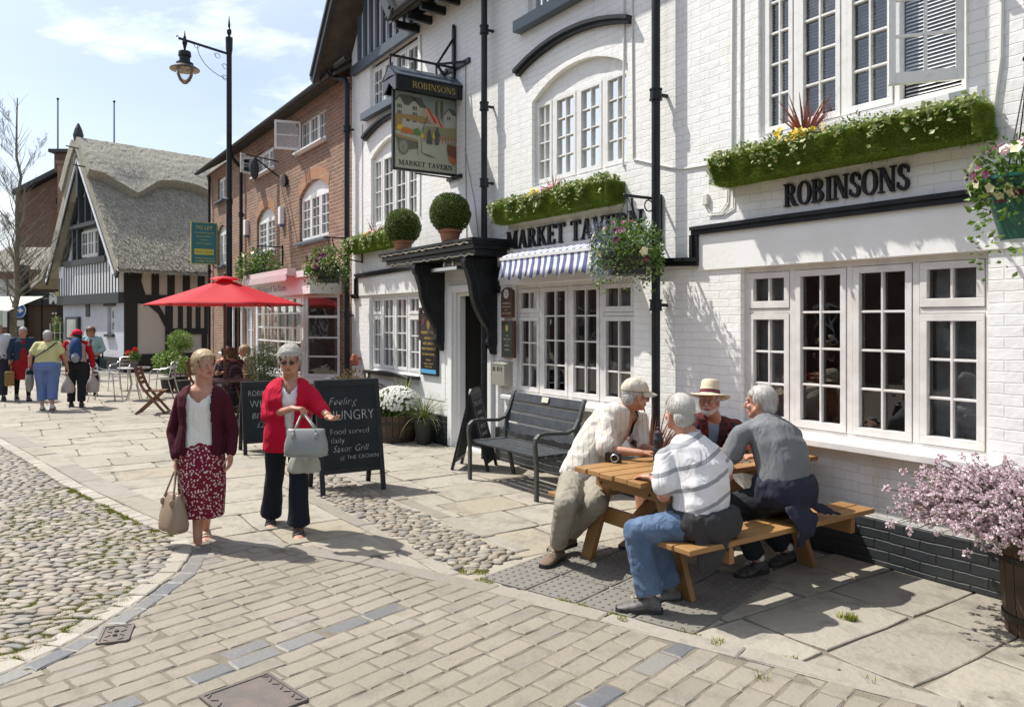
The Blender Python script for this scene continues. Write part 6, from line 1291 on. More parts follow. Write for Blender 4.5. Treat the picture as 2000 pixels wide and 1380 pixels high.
# round teak table, folding chairs
tt_ = empty('round_table', (-14.55, 3.42, 0), 0, 'round brown wooden table around the parasol pole', 'table'); mb = MB()
for k in range(9): x = -.48+k*.107; hw = math.sqrt(max(.03,.49**2-(x+.05)**2)); mb.box(x, x+.10, -hw, hw, .70, .725)
mb.box(-.3,.3,-.03,.03,.66,.70); mb.build('table_top', mat('plum_brown_wood', (.13,.06,.055), .5), tt_); 
for s_ in (-1,1): mb = MB(); mb.bar((s_*.35,-.3,0),(-s_*.35,-.25,.68),.03,.05); mb.build('leg', m_teak, tt_); mb = MB(); mb.bar((s_*.35,.3,0),(-s_*.35,.25,.68),.03,.05); mb.build('leg', m_teak, tt_)
def teakchair(x, y, rz, label):   # faces local +y; back at -y
    t = empty('folding_chair', (x, y, 0), rz, label, 'chair', 'brown wooden folding chairs')
    for s_ in (-1, 1):
        mb = MB(); xx = s_*.20; pts = [(xx,.28,0),(xx,-.02,.36),(xx,-.14,.52),(xx,-.22,.72),(xx,-.27,.90)]
        for i in range(4): mb.bar(pts[i], pts[i+1], .025, .045, up=V((1,0,0)) if False else V((0,1,.3)))
        mb.build('back_leg', m_teak, t); mb = MB(); mb.bar((xx*.85,-.26,0),(xx*.85,.20,.43),.025,.045); mb.build('front_leg', m_teak, t)
    for k in range(5): mb = MB(); mb.box(-.21,.21,-.14+k*.08,-.075+k*.08,.43,.45); mb.build('seat_slat', m_teak, t)
    for k in range(4): mb = MB(); z = .58+k*.085; y_ = -.165-(z-.55)*.28; mb.box(-.19,.19,y_-.01,y_+.01,z,z+.065); mb.build('back_slat', m_teak, t)
    mb = MB(); mb.box(-.2,.2,-.27,-.235,.0,.03); mb.box(-.2,.2,.25,.28,.0,.03); mb.build('foot_rail', m_teak, t); return t
LR = math.atan2(.8320,.5547)   # rightwards across the picture
c = atz(298,806); tc_ = teakchair(c.x, c.y, LR-R(90)+R(12), 'brown folding chair seen side-on, standing clear of the tables')
for px, py, rr, lab in ((395,782,-15,'brown folding chair seen from behind, nearest the woman in the maroon cardigan'),(350,764,0,'brown folding chair seen from behind, beside the low green shrub'),(500,768,190,'brown folding chair under the blonde woman at the tea room tables'),(468,778,170,'brown folding chair under the woman in the striped top')):
    c = atz(px, py); q = copy_tree(tc_, None, lab); q.location = (c.x, c.y, 0); q.rotation_euler = (0,0,LR+R(rr)-R(90)+R(90))
# aluminium cafe set
def aluchair(px, py, rr, lab, first=[None]):
    c = atz(px, py)
    if first[0]: q = copy_tree(first[0], None, lab)
    else:
        q = empty('metal_chair', (0,0,0), 0, lab, 'chair', 'silver metal cafe chairs')
        for s_ in (-1, 1): mb = MB(); x = s_*.25; mb.tube([(x,.26,0),(x*.95,.22,.4),(x,.20,.62),(x,.12,.67),(x,-.14,.68),(x*.8,-.24,.74),(x*.75,-.27,.82)], .013, 6); mb.tube([(x*.9,-.32,0),(x*.85,-.2,.42),(x*.75,-.27,.82)], .012, 6); mb.build('leg_frame', m_alu, q, smooth=True)
        mb = MB(); mb.tube([(-.19,-.27,.82),(-.17,-.30,.85),(.17,-.30,.85),(.19,-.27,.82)], .012, 6); mb.build('top_rail', m_alu, q)
        mb = MB()
        for k in range(6): mb.box(-.21,.21,-.2+k*.07,-.145+k*.07,.435,.445)
        mb.build('seat', m_alu, q); mb = MB()
        for k in range(3): mb.box(-.18,.18,-.262-k*.012,-.25-k*.012,.56+k*.09,.61+k*.09)
        mb.build('backrest', m_alu, q); first[0] = q
    q.location = (c.x, c.y, 0); q.rotation_euler = (0,0,LR+R(rr)); return q
aluchair(208,782,-80,'silver metal chair at the left of the metal table'); aluchair(318,776,95,'silver metal chair at the right of the metal table'); aluchair(240,762,180,'silver metal chair behind the metal table')
c = atz(262,780); at_ = empty('metal_table', (c.x, c.y, 0), 0, 'round silver metal cafe table with a potted geranium on it', 'table'); mb = MB(); mb.lathe([(.34,.71),(.35,.715),(.35,.735),(.34,.74),(.01,.74)], n=32); mb.build('table_top', m_alu, at_)
for k in range(4): a = k*1.571+.5; mb = MB(); mb.tube([(.2*math.cos(a),.2*math.sin(a),0),(.08*math.cos(a),.08*math.sin(a),.35),(.16*math.cos(a),.16*math.sin(a),.71)], .014, 6); mb.build('leg', m_alu, at_)
gp = empty('geranium_pot', (c.x, c.y, .74), 0, 'stone pot of red geraniums on the metal table', 'pot plant'); mb = MB(); mb.lathe([(.07,0),(.10,.14),(.11,.15),(.09,.15)], n=16); mb.build('pot', m_kerb, gp); mb = MB(); ball_leaves(mb, (0,0,.24), .13, 420, .05, .9); mb.build('foliage', m_grn, gp, fixn=False)
for dx, dz in ((-.14,.33),(.02,.40)):
    mb = MB(); mb.tube([(0,0,.15),(dx*rgt.x,dx*rgt.y,dz)], .004, 4); mb.build('flower_stem', m_stem, gp); mb = MB(); ball_leaves(mb, (dx*rgt.x,dx*rgt.y,dz), .05, 160, .03, .8); mb.build('flower_head', m_red, gp, fixn=False)
# plant stand and striped market stall at the left edge
f = far('plant_stand', 112, 31, 'white metal plant stand with green plants at the corner of the thatched house', 'plant stand'); t = f[0]; mb = MB()
for x in (-.2,.2):
    for y in (-.15,.15): mb.bar((x,y,0),(x,y,1.7),.025,.025)
for z in (.3,.8,1.3): mb.box(-.22,.22,-.17,.17,z,z+.02)
mb.build('rack', mat('white_metal', (.7,.7,.7), .5), t)
for k, z in enumerate((.45,.95,1.45,1.75)): mb = MB(); ball_leaves(mb, (0,0,z), .2, 260, .07, .9); mb.build('potted_plant', [m_grn, m_bay, m_grn, m_ivy][k], t, fixn=False)
ms_ = far('market_stall', -20, 27, 'market stall with a pale green striped canopy at the left edge', 'market stall'); t = ms_[0]
m_gs = mat('pale_green_canvas', (.42,.48,.38), .8); m_gw = mat('off_white_canvas', (.68,.68,.62), .8)
for k in range(12):
    x = -1.3+k*.19; mb = MB(); mb.add([(x,-.5,2.15),(x+.19,-.5,2.15),(x+.19,1.5,2.7),(x,1.5,2.7),(x,-.5,1.55+.03*(k%2)),(x+.19,-.5,1.58)], [(0,1,2,3),(0,4,5,1)]); 
    if k == 0: base = mb
    else: base.add(mb.v, mb.f, k%2)
base.build('striped_canopy', [m_gs, m_gw], t)
for x_, y_, z_ in ((.98,-.5,2.1),(-1.3,-.5,2.1),(.98,1.4,2.6)): mb = MB(); mb.bar((x_,y_,0),(x_,y_,z_),.05,.05); mb.build('stall_post', m_black, t)
mb = MB(); mb.box(-1.3,.9,-.3,1.2,.8,.86); mb.box(-1.3,.9,-.28,1.2,.0,.8,1); mb.build('counter', [m_oak, m_tb], t); mb = MB(); ball_leaves(mb, (.4,.1,1.05), .35, 500, .08, .9, (2,1,.7)); mb.build('stock_plants', m_grn, t, fixn=False)
# ---------------- people ----------------
import numpy as np
def folds(m, sc=8., st=.5, dist=.02):
    nt = m.node_tree; L = nt.links.new; p = nt.nodes['Principled BSDF']
    if nt.nodes.get('folds'): return m
    tc = nn(nt,'ShaderNodeTexCoord'); n = nn(nt,'ShaderNodeTexNoise'); n.inputs['Scale'].default_value = sc; n.inputs['Detail'].default_value = 2.5; n.inputs['Distortion'].default_value = .5; mp_ = nn(nt,'ShaderNodeMapping'); mp_.inputs['Scale'].default_value = (1.3,1.3,.5); mp_.inputs['Rotation'].default_value = (.35,.25,0); L(tc.outputs['Object'], mp_.inputs[0]); L(mp_.outputs[0], n.inputs[0])
    a = nn(nt,'ShaderNodeMath',operation='SUBTRACT'); L(n.outputs[0], a.inputs[0]); a.inputs[1].default_value = .5; b_ = nn(nt,'ShaderNodeMath',operation='ABSOLUTE'); L(a.outputs[0], b_.inputs[0]); c = nn(nt,'ShaderNodeMath',operation='POWER'); L(b_.outputs[0], c.inputs[0]); c.inputs[1].default_value = 1.1
    bu = nn(nt,'ShaderNodeBump'); bu.name = 'folds'; bu.inputs['Strength'].default_value = st; bu.inputs['Distance'].default_value = dist*4; L(c.outputs[0], bu.inputs['Height'])
    if p.inputs['Normal'].links: L(p.inputs['Normal'].links[0].from_socket, bu.inputs['Normal'])
    L(bu.outputs[0], p.inputs['Normal']); return m
def cloth(name, col, rough=.85, var=None, bump=(220,.25,.002), **k): return folds(mat('cloth_'+name, col, rough, var=var, bump=bump, spec=.2, **k))
def pattern(name, base, kind, col2, sc=.115, wd=.2, ax=(0,0,1), col3=None):
    m = bpy.data.materials.new('cloth_'+name); m.use_nodes = True; nt = m.node_tree; L = nt.links.new; p = nt.nodes['Principled BSDF']; p.inputs['Roughness'].default_value = .85; p.inputs['Specular IOR Level'].default_value = .2
    tc = nn(nt,'ShaderNodeTexCoord'); c = None
    def stripes(ax, sc, wd):
        d = nn(nt,'ShaderNodeVectorMath',operation='DOT_PRODUCT'); d.inputs[1].default_value = ax; L(tc.outputs['Object'], d.inputs[0])
        k = nn(nt,'ShaderNodeMath',operation='DIVIDE'); k.inputs[1].default_value = sc; L(d.outputs['Value'], k.inputs[0]); f = nn(nt,'ShaderNodeMath',operation='FRACT'); L(k.outputs[0], f.inputs[0])
        l = nn(nt,'ShaderNodeMath',operation='LESS_THAN'); l.inputs[1].default_value = wd; L(f.outputs[0], l.inputs[0]); return l.outputs[0]
    mx = nn(nt,'ShaderNodeMixRGB'); mx.inputs[1].default_value = (*base,1); mx.inputs[2].default_value = (*col2,1)
    if kind == 'stripe': L(stripes(ax, sc, wd), mx.inputs[0]); c = mx.outputs[0]
    elif kind == 'check':
        L(stripes(ax, sc, wd), mx.inputs[0]); m2 = nn(nt,'ShaderNodeMixRGB'); m2.inputs[2].default_value = (*(col3 or col2),1); L(mx.outputs[0], m2.inputs[1]); L(stripes((0,0,1) if ax[2] < .5 else (1,.3,0), sc*1.1, wd), m2.inputs[0]); c = m2.outputs[0]
    elif kind == 'floral':
        v_ = nn(nt,'ShaderNodeTexVoronoi'); v_.inputs['Scale'].default_value = sc; L(tc.outputs['Object'], v_.inputs['Vector']); n = nn(nt,'ShaderNodeTexNoise'); n.inputs['Scale'].default_value = sc*.9; n.inputs['Detail'].default_value = 3; L(tc.outputs['Object'], n.inputs[0])
        s_ = nn(nt,'ShaderNodeMath',operation='MULTIPLY_ADD'); L(n.outputs[0], s_.inputs[0]); s_.inputs[1].default_value = .9; L(v_.outputs['Distance'], s_.inputs[2]); l = nn(nt,'ShaderNodeMath',operation='LESS_THAN'); l.inputs[1].default_value = wd; L(s_.outputs[0], l.inputs[0]); L(l.outputs[0], mx.inputs[0]); c = mx.outputs[0]
    L(c, p.inputs['Base Color']); n = nn(nt,'ShaderNodeTexNoise'); n.inputs['Scale'].default_value = 60; L(tc.outputs['Object'], n.inputs[0]); b = nn(nt,'ShaderNodeBump'); b.inputs['Strength'].default_value = .25; b.inputs['Distance'].default_value = .003; L(n.outputs[0], b.inputs['Height']); L(b.outputs[0], p.inputs['Normal']); return folds(m)
def skin(name, col): return mat('skin_'+name, col, .5, sss=.12, var=(tuple(c*k for c, k in zip(col, (.86,.72,.68))), 14, 4), bump=(160,.2,.001), spec=.35)
m_skin = skin('fair', (.52,.29,.205)); m_skin2 = skin('ruddy', (.50,.275,.195)); m_lip = mat('lips', (.36,.12,.10), .45); m_eyew = mat('eye_white', (.6,.56,.52), .3); m_iris = mat('iris', (.03,.04,.05), .2); m_gls = mat('tinted_lens', (.03,.015,.01), .1, trans=0); m_wire = mat('spectacle_wire', (.25,.2,.15), .3, .9)
class P: pass
def solid(name, mb, vox, m, parent, wr=None, cut=None, thick=0, sm=5, off=None, smooth=True):
    me = bpy.data.meshes.new('t'); me.from_pydata([tuple(v) for v in mb.v], [], mb.f)
    bm = bmesh.new(); bm.from_mesh(me); bmesh.ops.recalc_face_normals(bm, faces=bm.faces); bm.to_mesh(me); bm.free()
    o = bpy.data.objects.new('t', me); COL.objects.link(o)
    r = o.modifiers.new('r', 'REMESH'); r.mode = 'VOXEL'; r.voxel_size = vox
    if sm: s_ = o.modifiers.new('s', 'SMOOTH'); s_.iterations = sm; s_.factor = .5
    bpy.context.view_layer.update(); me2 = bpy.data.meshes.new_from_object(o.evaluated_get(bpy.context.evaluated_depsgraph_get())); bpy.data.objects.remove(o); bpy.data.meshes.remove(me)
    n = len(me2.vertices); co = np.empty(n*3); me2.vertices.foreach_get('co', co); co = co.reshape(-1, 3); nr = np.empty(n*3); me2.vertices.foreach_get('normal', nr); nr = nr.reshape(-1, 3)
    if wr:
        sz, st = wr; ax = wr_axis[0]
        sz *= 1.5; st *= .62
        d = np.array([noise.noise(V((c[0]/sz, c[1]/sz, c[2]/sz*ax)))+.35*noise.noise(V((c[0]/sz*2.1+c[2]/sz, c[1]/sz*2.1, c[2]/sz*1.2*ax+5))) for c in co]); d = -np.sqrt(d*d+.01)*2+.6
        co += nr*(d*st)[:, None]
    loc = parent.location if parent else V((0,0,0)); co -= np.array(loc); me2.vertices.foreach_set('co', co.ravel())
    if cut:
        bm = bmesh.new(); bm.from_mesh(me2); bmesh.ops.delete(bm, geom=[v for v in bm.verts if cut(v.co+loc)], context='VERTS'); bm.to_mesh(me2); bm.free()
    me2.name = name; me2.materials.clear(); me2.materials.append(m)
    if smooth: me2.polygons.foreach_set('use_smooth', [True]*len(me2.polygons))
    me2.update(); o = bpy.data.objects.new(name, me2); COL.objects.link(o); o.parent = parent
    if thick: s_ = o.modifiers.new('solid', 'SOLIDIFY'); s_.thickness = thick; s_.offset = 1
    return o
wr_axis = [1.0]
def wbuild(mb, name, m, parent, **k):
    loc = parent.location; mb.v = [(v[0]-loc.x, v[1]-loc.y, v[2]-loc.z) for v in mb.v]; return mb.build(name, m, parent, **k)
def torso(mb, pel, neck, latP, latS, prof, bow=.0, fwdv=None, s0=0, s1=1, n=20):
    """prof: [(t, half width, half depth, forward shift)]"""
    pel, neck = V(pel), V(neck); rs = []
    def at(t):
        ax = (neck-pel); c = pel+ax*t; lat = (V(latP).lerp(V(latS), max(0, min(1, t)))).normalized(); up = ax.normalized(); lat = (lat-up*lat.dot(up)).normalized(); f = up.cross(lat); 
        if fwdv is not None and f.dot(V(fwdv)) < 0: f = -f
        return c-f*bow*math.sin(math.pi*max(0, min(1, t))), lat, f
    for t, w_, d, sh in prof:
        c, lat, f = at(t); ring = []
        for q in range(n):
            a = 2*math.pi*q/n; ca, sa = math.cos(a), math.sin(a); e = .8
            ring.append(c+f*sh+lat*(w_*math.copysign(abs(ca)**e, ca))+f*(d*math.copysign(abs(sa)**e, sa)))
        rs.append(ring)
    mb.rings(rs)
def headframe(hc, fd, up=(0,0,1), roll=0):
    f = V(fd).normalized(); u = V(up); r = f.cross(u).normalized(); u = r.cross(f)
    return Matrix(((r.x, f.x, u.x, hc[0]),(r.y, f.y, u.y, hc[1]),(r.z, f.z, u.z, hc[2]),(0,0,0,1)))
def add_head(mb, H, k=1.0, male=False, fat=1.0):
    old = mb.M; mb.M = H @ Matrix.Scale(k, 4)
    mb.ell((0,-.012,.032), (.074,.094,.084), None, 24, 16); mb.ell((0,.022,-.045), (.056*fat,.062,.070), None, 20, 12); mb.ell((0,.058,-.092), (.026,.022,.020)); mb.ell((0,-.02,-.035),(.064,.065,.06))
    mb.cap2((0,.080,.012), (0,.102,-.028), .0100, .0135); mb.ell((0,.098,-.034), (.018,.014,.009)); mb.cap2((-.034,.070,.024), (.034,.070,.024), .014, .014, flat=1)
    for s_ in (-1, 1):
        mb.ell((s_*.036,.060,-.026), (.024*fat,.022,.022)); mb.ell((s_*.076,-.004,-.012), (.008,.018,.030), Matrix.Rotation(s_*R(12), 3, 'Z')); mb.cap2((s_*.052,.015,-.05), (s_*.028,.055,-.088), .022*fat, .018)
    mb.cap2((-.018,.078,-.062), (.018,.078,-.062), .009, .009)
    mb.M = old
def face_parts(root, H, k, brow, lens=None, mouth_open=0, beard=None):
    loc = Matrix.Translation(-root.location) @ H @ Matrix.Scale(k, 4)
    mb = MB(); mb.M = loc
    for s_ in (-1, 1): mb.ell((s_*.030,.0765,.001), (.0125,.010,.0075), None, 12, 8)
    o = mb.build('eyes', m_eyew, root, smooth=True); mb = MB(); mb.M = loc
    for s_ in (-1, 1): mb.ell((s_*.030,.0845,.001), (.0055,.004,.0058), None, 10, 6)
    mb.build('iris', m_iris, o, smooth=True)
    mb = MB(); mb.M = loc; mb.tube([(-.023,.081,-.0605),(-.01,.0885,-.058),(0,.0885,-.0595),(.01,.0885,-.058),(.023,.081,-.0605)], [.002,.0042,.0038,.0042,.002], 6); mb.tube([(-.020,.081,-.0655),(0,.0875,-.0685-mouth_open),(.020,.081,-.0655)], [.002,.0052,.002], 6); mb.build('lips', m_lip, root, smooth=True)
    mb = MB(); mb.M = loc
    for s_ in (-1, 1): mb.tube([(s_*.015,.088,.021),(s_*.032,.0865,.027),(s_*.050,.074,.021)], [.003,.0036,.002], 5)
    mb.build('eyebrows', brow, root, smooth=True)
    if lens:
        mb = MB(); mb.M = loc
        for s_ in (-1, 1):
            c = V((s_*.032,.098,-.003)); mb.tube([c+V((.0215*math.cos(a), -.006*abs(math.cos(a)), .016*math.sin(a))) for a in [q*.4488 for q in range(14)]], .0014, 5, closed=True); mb.tube([(s_*.053,.092,.002),(s_*.072,.06,.004),(s_*.078,-.005,.0)], .0015, 5)
        mb.tube([(-.011,.098,.0),(0,.101,.002),(.011,.098,.0)], .0014, 5); g = mb.build('spectacles', m_wire, root); mb = MB(); mb.M = loc
        for s_ in (-1, 1): c = V((s_*.032,.0975,-.003)); mb.add([c+V((.021*math.cos(a), -.006*abs(math.cos(a)), .0155*math.sin(a))) for a in [q*.4488 for q in range(14)]], [tuple(range(14))])
        mb.build('lens', lens, g)
def add_hand(mb, wr, d, pn, side, curl=.5, sc=1.0, spread=.1, closed=False):
    """d: direction wrist->fingers, pn: palm normal (side the fingers curl to), side: +1 thumb towards cross(d, pn)"""
    d = V(d).normalized(); pn = (V(pn)-d*V(pn).dot(d)).normalized(); s_ = d.cross(pn)*side; wr = V(wr)
    rs = []
    for t, w_, h in ((-.01,.027,.020),(.02,.034,.019),(.05,.041,.017),(.082,.042,.014),(.092,.036,.010)):
        c = wr+d*t*sc; rs.append([c+s_*(w_*math.cos(a))*sc+pn*(h*math.sin(a))*sc for a in [q*math.pi/7 for q in range(14)]])
    mb.rings(rs)
    for i, (o_, L_) in enumerate(((.030,.072),(.010,.080),(-.010,.075),(-.029,.058))):
        p = wr+d*.082*sc+s_*o_*sc; dd = (d+s_*(o_*spread*12)).normalized(); c = curl*(1+.12*i); r = [.0092,.0088,.0080,.0070]
        for k_, f_ in enumerate((.42,.32,.26)):
            dd = (dd*math.cos(c)+pn*math.sin(c)).normalized(); pn2 = pn; q = p+dd*L_*f_*sc; mb.cap2(p, q, r[k_]*sc, r[k_+1]*sc, 8); p = q; c = curl*(1.2 if closed else .9)
    p = wr+d*.022*sc+s_*.028*sc; dd = (d*.75+s_*.75+pn*.25).normalized()
    for L_, r0, r1_ in ((.042,.0125,.0105),(.032,.0105,.009),(.024,.009,.0075)):
        q = p+dd*L_*sc; mb.cap2(p, q, r0*sc, r1_*sc, 8); p = q; dd = (dd+d*.35+pn*curl*.35).normalized()
def add_foot(mb, an, toe, k=1.0, shoe=0.0):
    an = V(an); d = V(toe)-an; d.z = 0; d = d.normalized(); z0 = an.z-.075*k; sd = V((-d.y, d.x, 0)); e = shoe; rs = []
    for t, w_, h, top in ((-.065,.022,.03,.055),(-.05,.032,.05,.075),(-.01,.034,.05,.085),(.04,.036,.042,.070),(.09,.042,.03,.050),(.14,.044,.022,.036),(.175,.036,.016,.026),(.195,.02,.010,.016)):
        c = an+d*t*k; w_ = (w_+e)*k; top = (top+e*1.2)*k; ring = []
        for q in range(14):
            a = 2*math.pi*q/14; zz = z0-e*.5+top*(.5+.5*math.sin(a)); ring.append(V((c.x, c.y, 0))+sd*w_*math.cos(a)+V((0,0,zz)))
        rs.append(ring)
    mb.rings(rs)
def hairstrands(root, H, k, m, n, rad, length, cen=(0,-.012,.032), keep=None, curl=0, flow=(0,-.3,-1), w_=.0022):
    mb = MB(); mb.M = Matrix.Translation(-root.location) @ H @ Matrix.Scale(k, 4); c = 0; cen = V(cen); flow = V(flow)
    while c < n:
        q = rv(); p = cen+V((q.x*rad[0], q.y*rad[1], q.z*rad[2]))
        if keep and not keep(p): continue
        c += 1; d = (flow-q*flow.dot(q)+rv()*(.18+curl)+q*(.10 if p.z < .09 else -.08)).normalized(); pts = [p]; L_ = length*rnd.uniform(.6, 1.3)
        d -= q*d.dot(q)*.85; d.normalize()
        for i in range(3):
            p = p+d*L_/3; d = (d+V((0,0,-.1))+rv()*curl*.9-(p-cen).normalized()*.12).normalized(); pts.append(p)
        sd = d.cross(q).normalized()*w_; vs = []
        for i, x in enumerate(pts): ww_ = (1,1,.7,.1)[i]; vs += [x-sd*ww_, x+sd*ww_]
        mb.add(vs, [(2*i,2*i+1,2*i+3,2*i+2) for i in range(3)])
    return mb.build('hair_strands', m, root, fixn=False)
def hair(root, H, k, m, style, n=2600, hat=False):
    mb = MB(); mb.M = H @ Matrix.Scale(k, 4); inv = mb.M.inverted()
    if style == 'bob': mb.ell((0,-.018,.038),(.088,.105,.090), None, 24, 16); mb.ell((0,-.045,-.03),(.078,.065,.07)); mb.ell((.0,.058,.062),(.066,.032,.032)); keepf = lambda l: not (l.y > .036 and l.z < .060) and not (l.y > -.0 and l.z < -.02) and not (l.z < -.075); rad = (.089,.107,.092); ln = .042; cu = 0
    elif style == 'curly': mb.ell((0,-.018,.045),(.094,.108,.094), None, 24, 16); mb.ell((0,-.05,-.02),(.082,.066,.07)); mb.ell((0,.052,.072),(.064,.036,.034)); keepf = lambda l: not (l.y > .042 and l.z < .048) and not (l.y > .005 and l.z < -.005) and not (l.z < -.07); rad = (.095,.110,.098); ln = .035; cu = .8
    elif style == 'long': mb.ell((0,-.018,.040),(.090,.106,.090), None, 24, 16); mb.ell((0,-.05,-.06),(.085,.06,.11)); mb.ell((0,.055,.066),(.064,.034,.03)); keepf = lambda l: not (l.y > .035 and l.z < .052) ; rad = (.092,.108,.095); ln = .09; cu = .1
    else: mb.ell((0,-.018,.036),(.0795,.100,.0885), None, 24, 16); mb.ell((0,-.05,-.02),(.070,.056,.055)); keepf = lambda l: not (l.y > .030 and l.z < .062) and not (l.y > -.012 and l.z < -.005) and not (l.z < -.062); rad = (.081,.102,.091); ln = .035; cu = .12
    c0 = m.node_tree.nodes['RGB'].outputs[0].default_value if 'RGB' in m.node_tree.nodes else (.3,.3,.3,1)
    o = solid('hair', mb, .007*k, mat(m.name+'_under', tuple(x*.8 for x in c0[:3]), .6, bump=(300,.8,.004)), root, wr=(.03, .004), cut=lambda c: not keepf(inv @ c) or (hat and (inv @ c).z > .05), thick=.002, sm=2)
    if n: hairstrands(root, H, k, m, n, rad, ln, (0,-.018,.038), lambda p: keepf(p+V((0,0,-.012))) and (not hat or p.z < .028) , cu, (0,-.5,-1) if style != 'bob' else (0,.1,-1)); 
    if n and style != 'bob': hairstrands(root, H, k, m, n//2, (.074,.060,.062) if style == 'short' else (.085,.068,.076), ln, (0,-.05,-.02), lambda p: p.y < -.045 and p.z > -.075, cu, (0,-.2,-1))
    return o
m_blond = mat('blonde_hair', (.50,.35,.19), .5, island=[(.62,.47,.29), (.40,.26,.13), (.70,.57,.40)]); m_grey = mat('grey_hair', (.42,.41,.38), .5, island=[(.56,.55,.52), (.32,.31,.29), (.62,.61,.58)]); m_silver = mat('silver_hair', (.48,.46,.42), .5, island=[(.62,.60,.56), (.36,.34,.31), (.7,.68,.64)]); m_brownh = mat('brown_hair', (.16,.085,.04), .5, island=[(.24,.14,.07), (.10,.05,.03)]); m_darkh = mat('dark_hair', (.03,.02,.015), .5, island=[(.05,.035,.025), (.02,.015,.012)])
def figure(label, J, fd, hd, skinm, k=1.0, male=False, vox=.007, fat=1.0, hands=((0,0,-1),(0,0,-1)), curl=(.35,.35), thumb=(1,-1), palm=(None,None), feet=True, hscale=1.0, face=True, brow=None, lens=None, mouth=0, hk=1.0, loc=None, hup=(0,0,1), closed=(False,False)):
    """J: dict of joints in world space; returns root with one continuous body mesh"""
    f = V(fd); f.z = 0; f.normalize(); pel = J['pel']; lat = V((f.y, -f.x, 0))    # lat = the person's right
    J.setdefault('hipA', pel-lat*.085*fat+V((0,0,-.02))); J.setdefault('hipB', pel+lat*.085*fat+V((0,0,-.02)))
    base = loc if loc is not None else V((pel.x, pel.y, 0)); root = empty('person', base, 0, label, 'person'); J['root'] = root
    latS = (J['shB']-J['shA']).normalized(); J['lat'] = lat; J['latS'] = latS; J['f'] = f; H = headframe(J['head'], hd, hup); J['H'] = H; J['k'] = hk
    mb = MB(); add_head(mb, H, hk, male, fat=min(fat, 1.15)); hdn = V((H[0][1], H[1][1], H[2][1])); hup_ = V((H[0][2], H[1][2], H[2][2]))
    mb.cap2(J['head']-hup_*.055*hk-hdn*.018, J['neck']+V((0,0,-.01)), .060*hk, .068); nb_ = J['neck']+V((0,0,-.045))
    for s_ in 'AB': mb.cap2(nb_, J['sh'+s_]+V((0,0,-.01)), .052, .040)
    torso(mb, pel, J['neck'], lat, latS, [(-.18,.12*fat,.10*fat,0),(-.05,.145*fat,.11*fat,0),(.3,.125*fat,.095*fat,0),(.7,.15*fat,.105*fat,0),(.9,.15,.085,0),(1.0,.07,.06,0)], fwdv=f)
    for s_ in 'AB':
        mb.cap2(J['sh'+s_], J['el'+s_], .047*fat**.5, .038); mb.cap2(J['el'+s_], J['wr'+s_], .040, .0255)
        mb.cap2(J['hip'+s_], J['kn'+s_], .085*fat**.5, .054); mb.cap2(J['kn'+s_], J['an'+s_], .054, .034)
        i = 'AB'.index(s_); wd = V(hands[i]) if hands[i] is not None else J['wr'+s_]-J['el'+s_]; pnv = palm[i] if palm[i] is not None else -lat*(1 if s_ == 'B' else -1)
        add_hand(mb, J['wr'+s_], wd, pnv, thumb[i], curl[i], hscale, closed=closed[i])
        if feet: add_foot(mb, J['an'+s_], J['toe'+s_])
    solid('body', mb, vox, skinm, root, sm=2)
    if face: face_parts(root, H, hk, brow or m_grey, lens, mouth)
    return root
def sleeve(mb, J, s_, r0, r1, to=.45, r2=None, end=.98):
    a, b, c = J['sh'+s_], J['el'+s_], J['wr'+s_]; nb_ = J['neck']+V((0,0,-.035)); r0 = min(r0, .066); mb.cap2(nb_.lerp(a, .22), a, .062, r0)
    if to <= 1: mb.cap2(a, a.lerp(b, to), r0, r1)
    else: mb.cap2(a, b, r0, r1); mb.cap2(b, b.lerp(c, to-1), r1, r2 or r1*.8)
def leg(mb, J, s_, r0, r1, r2, to=1.95, flare=0):
    mb.cap2(J['hip'+s_], J['kn'+s_], r0, r1); e = J['kn'+s_].lerp(J['an'+s_], min(1, to-1)); 
    rs = []; a = J['kn'+s_]; d = (e-a).normalized(); u = d.orthogonal().normalized(); w_ = d.cross(u)
    for t in (0, .25, .5, .75, .97, 1.0):
        r = r1+(r2-r1)*t+flare*t*t; r = r*.96 if t == 1 else r; rs.append([a.lerp(e, t)+(u*math.cos(q*math.pi/8)+w_*math.sin(q*math.pi/8))*r for q in range(16)])
    mb.rings(rs)
def shoes(root, J, m, m2=None, vox=.009, e=.009):
    for s_ in 'AB':
        mb = MB(); add_foot(mb, J['an'+s_], J['toe'+s_], 1.05, e); mb.cap2(J['an'+s_]+V((0,0,-.03)), J['an'+s_]+V((0,0,.0)), .042, .040); o = solid('shoe', mb, vox, m, root, sm=1)
        if m2:
            an = J['an'+s_]; d = V(J['toe'+s_])-an; d.z = 0; d.normalize(); sd = V((-d.y, d.x, 0)); z0 = an.z-.084; mb = MB(); outl = [(-.078,.025),(-.06,.040),(0,.042),(.06,.046),(.13,.052),(.18,.046),(.212,.024)]
            pts = [an+d*t+sd*w_ for t, w_ in outl]+[an+d*t-sd*w_ for t, w_ in reversed(outl)]; mb.prism([V((p.x, p.y, max(z0, .004 if z0 < .05 else z0))) for p in pts], (0,0,.024)); wbuild(mb, 'shoe_sole', m2, root)
            mb = MB()
            for q in range(4): c = an+d*(.035+q*.025); mb.tube([c+sd*.022+V((0,0,.028-q*.009)), c+V((0,0,.036-q*.009)), c-sd*.022+V((0,0,.028-q*.009))], .0032, 5)
            wbuild(mb, 'laces', m_cream, root)
D3 = atd
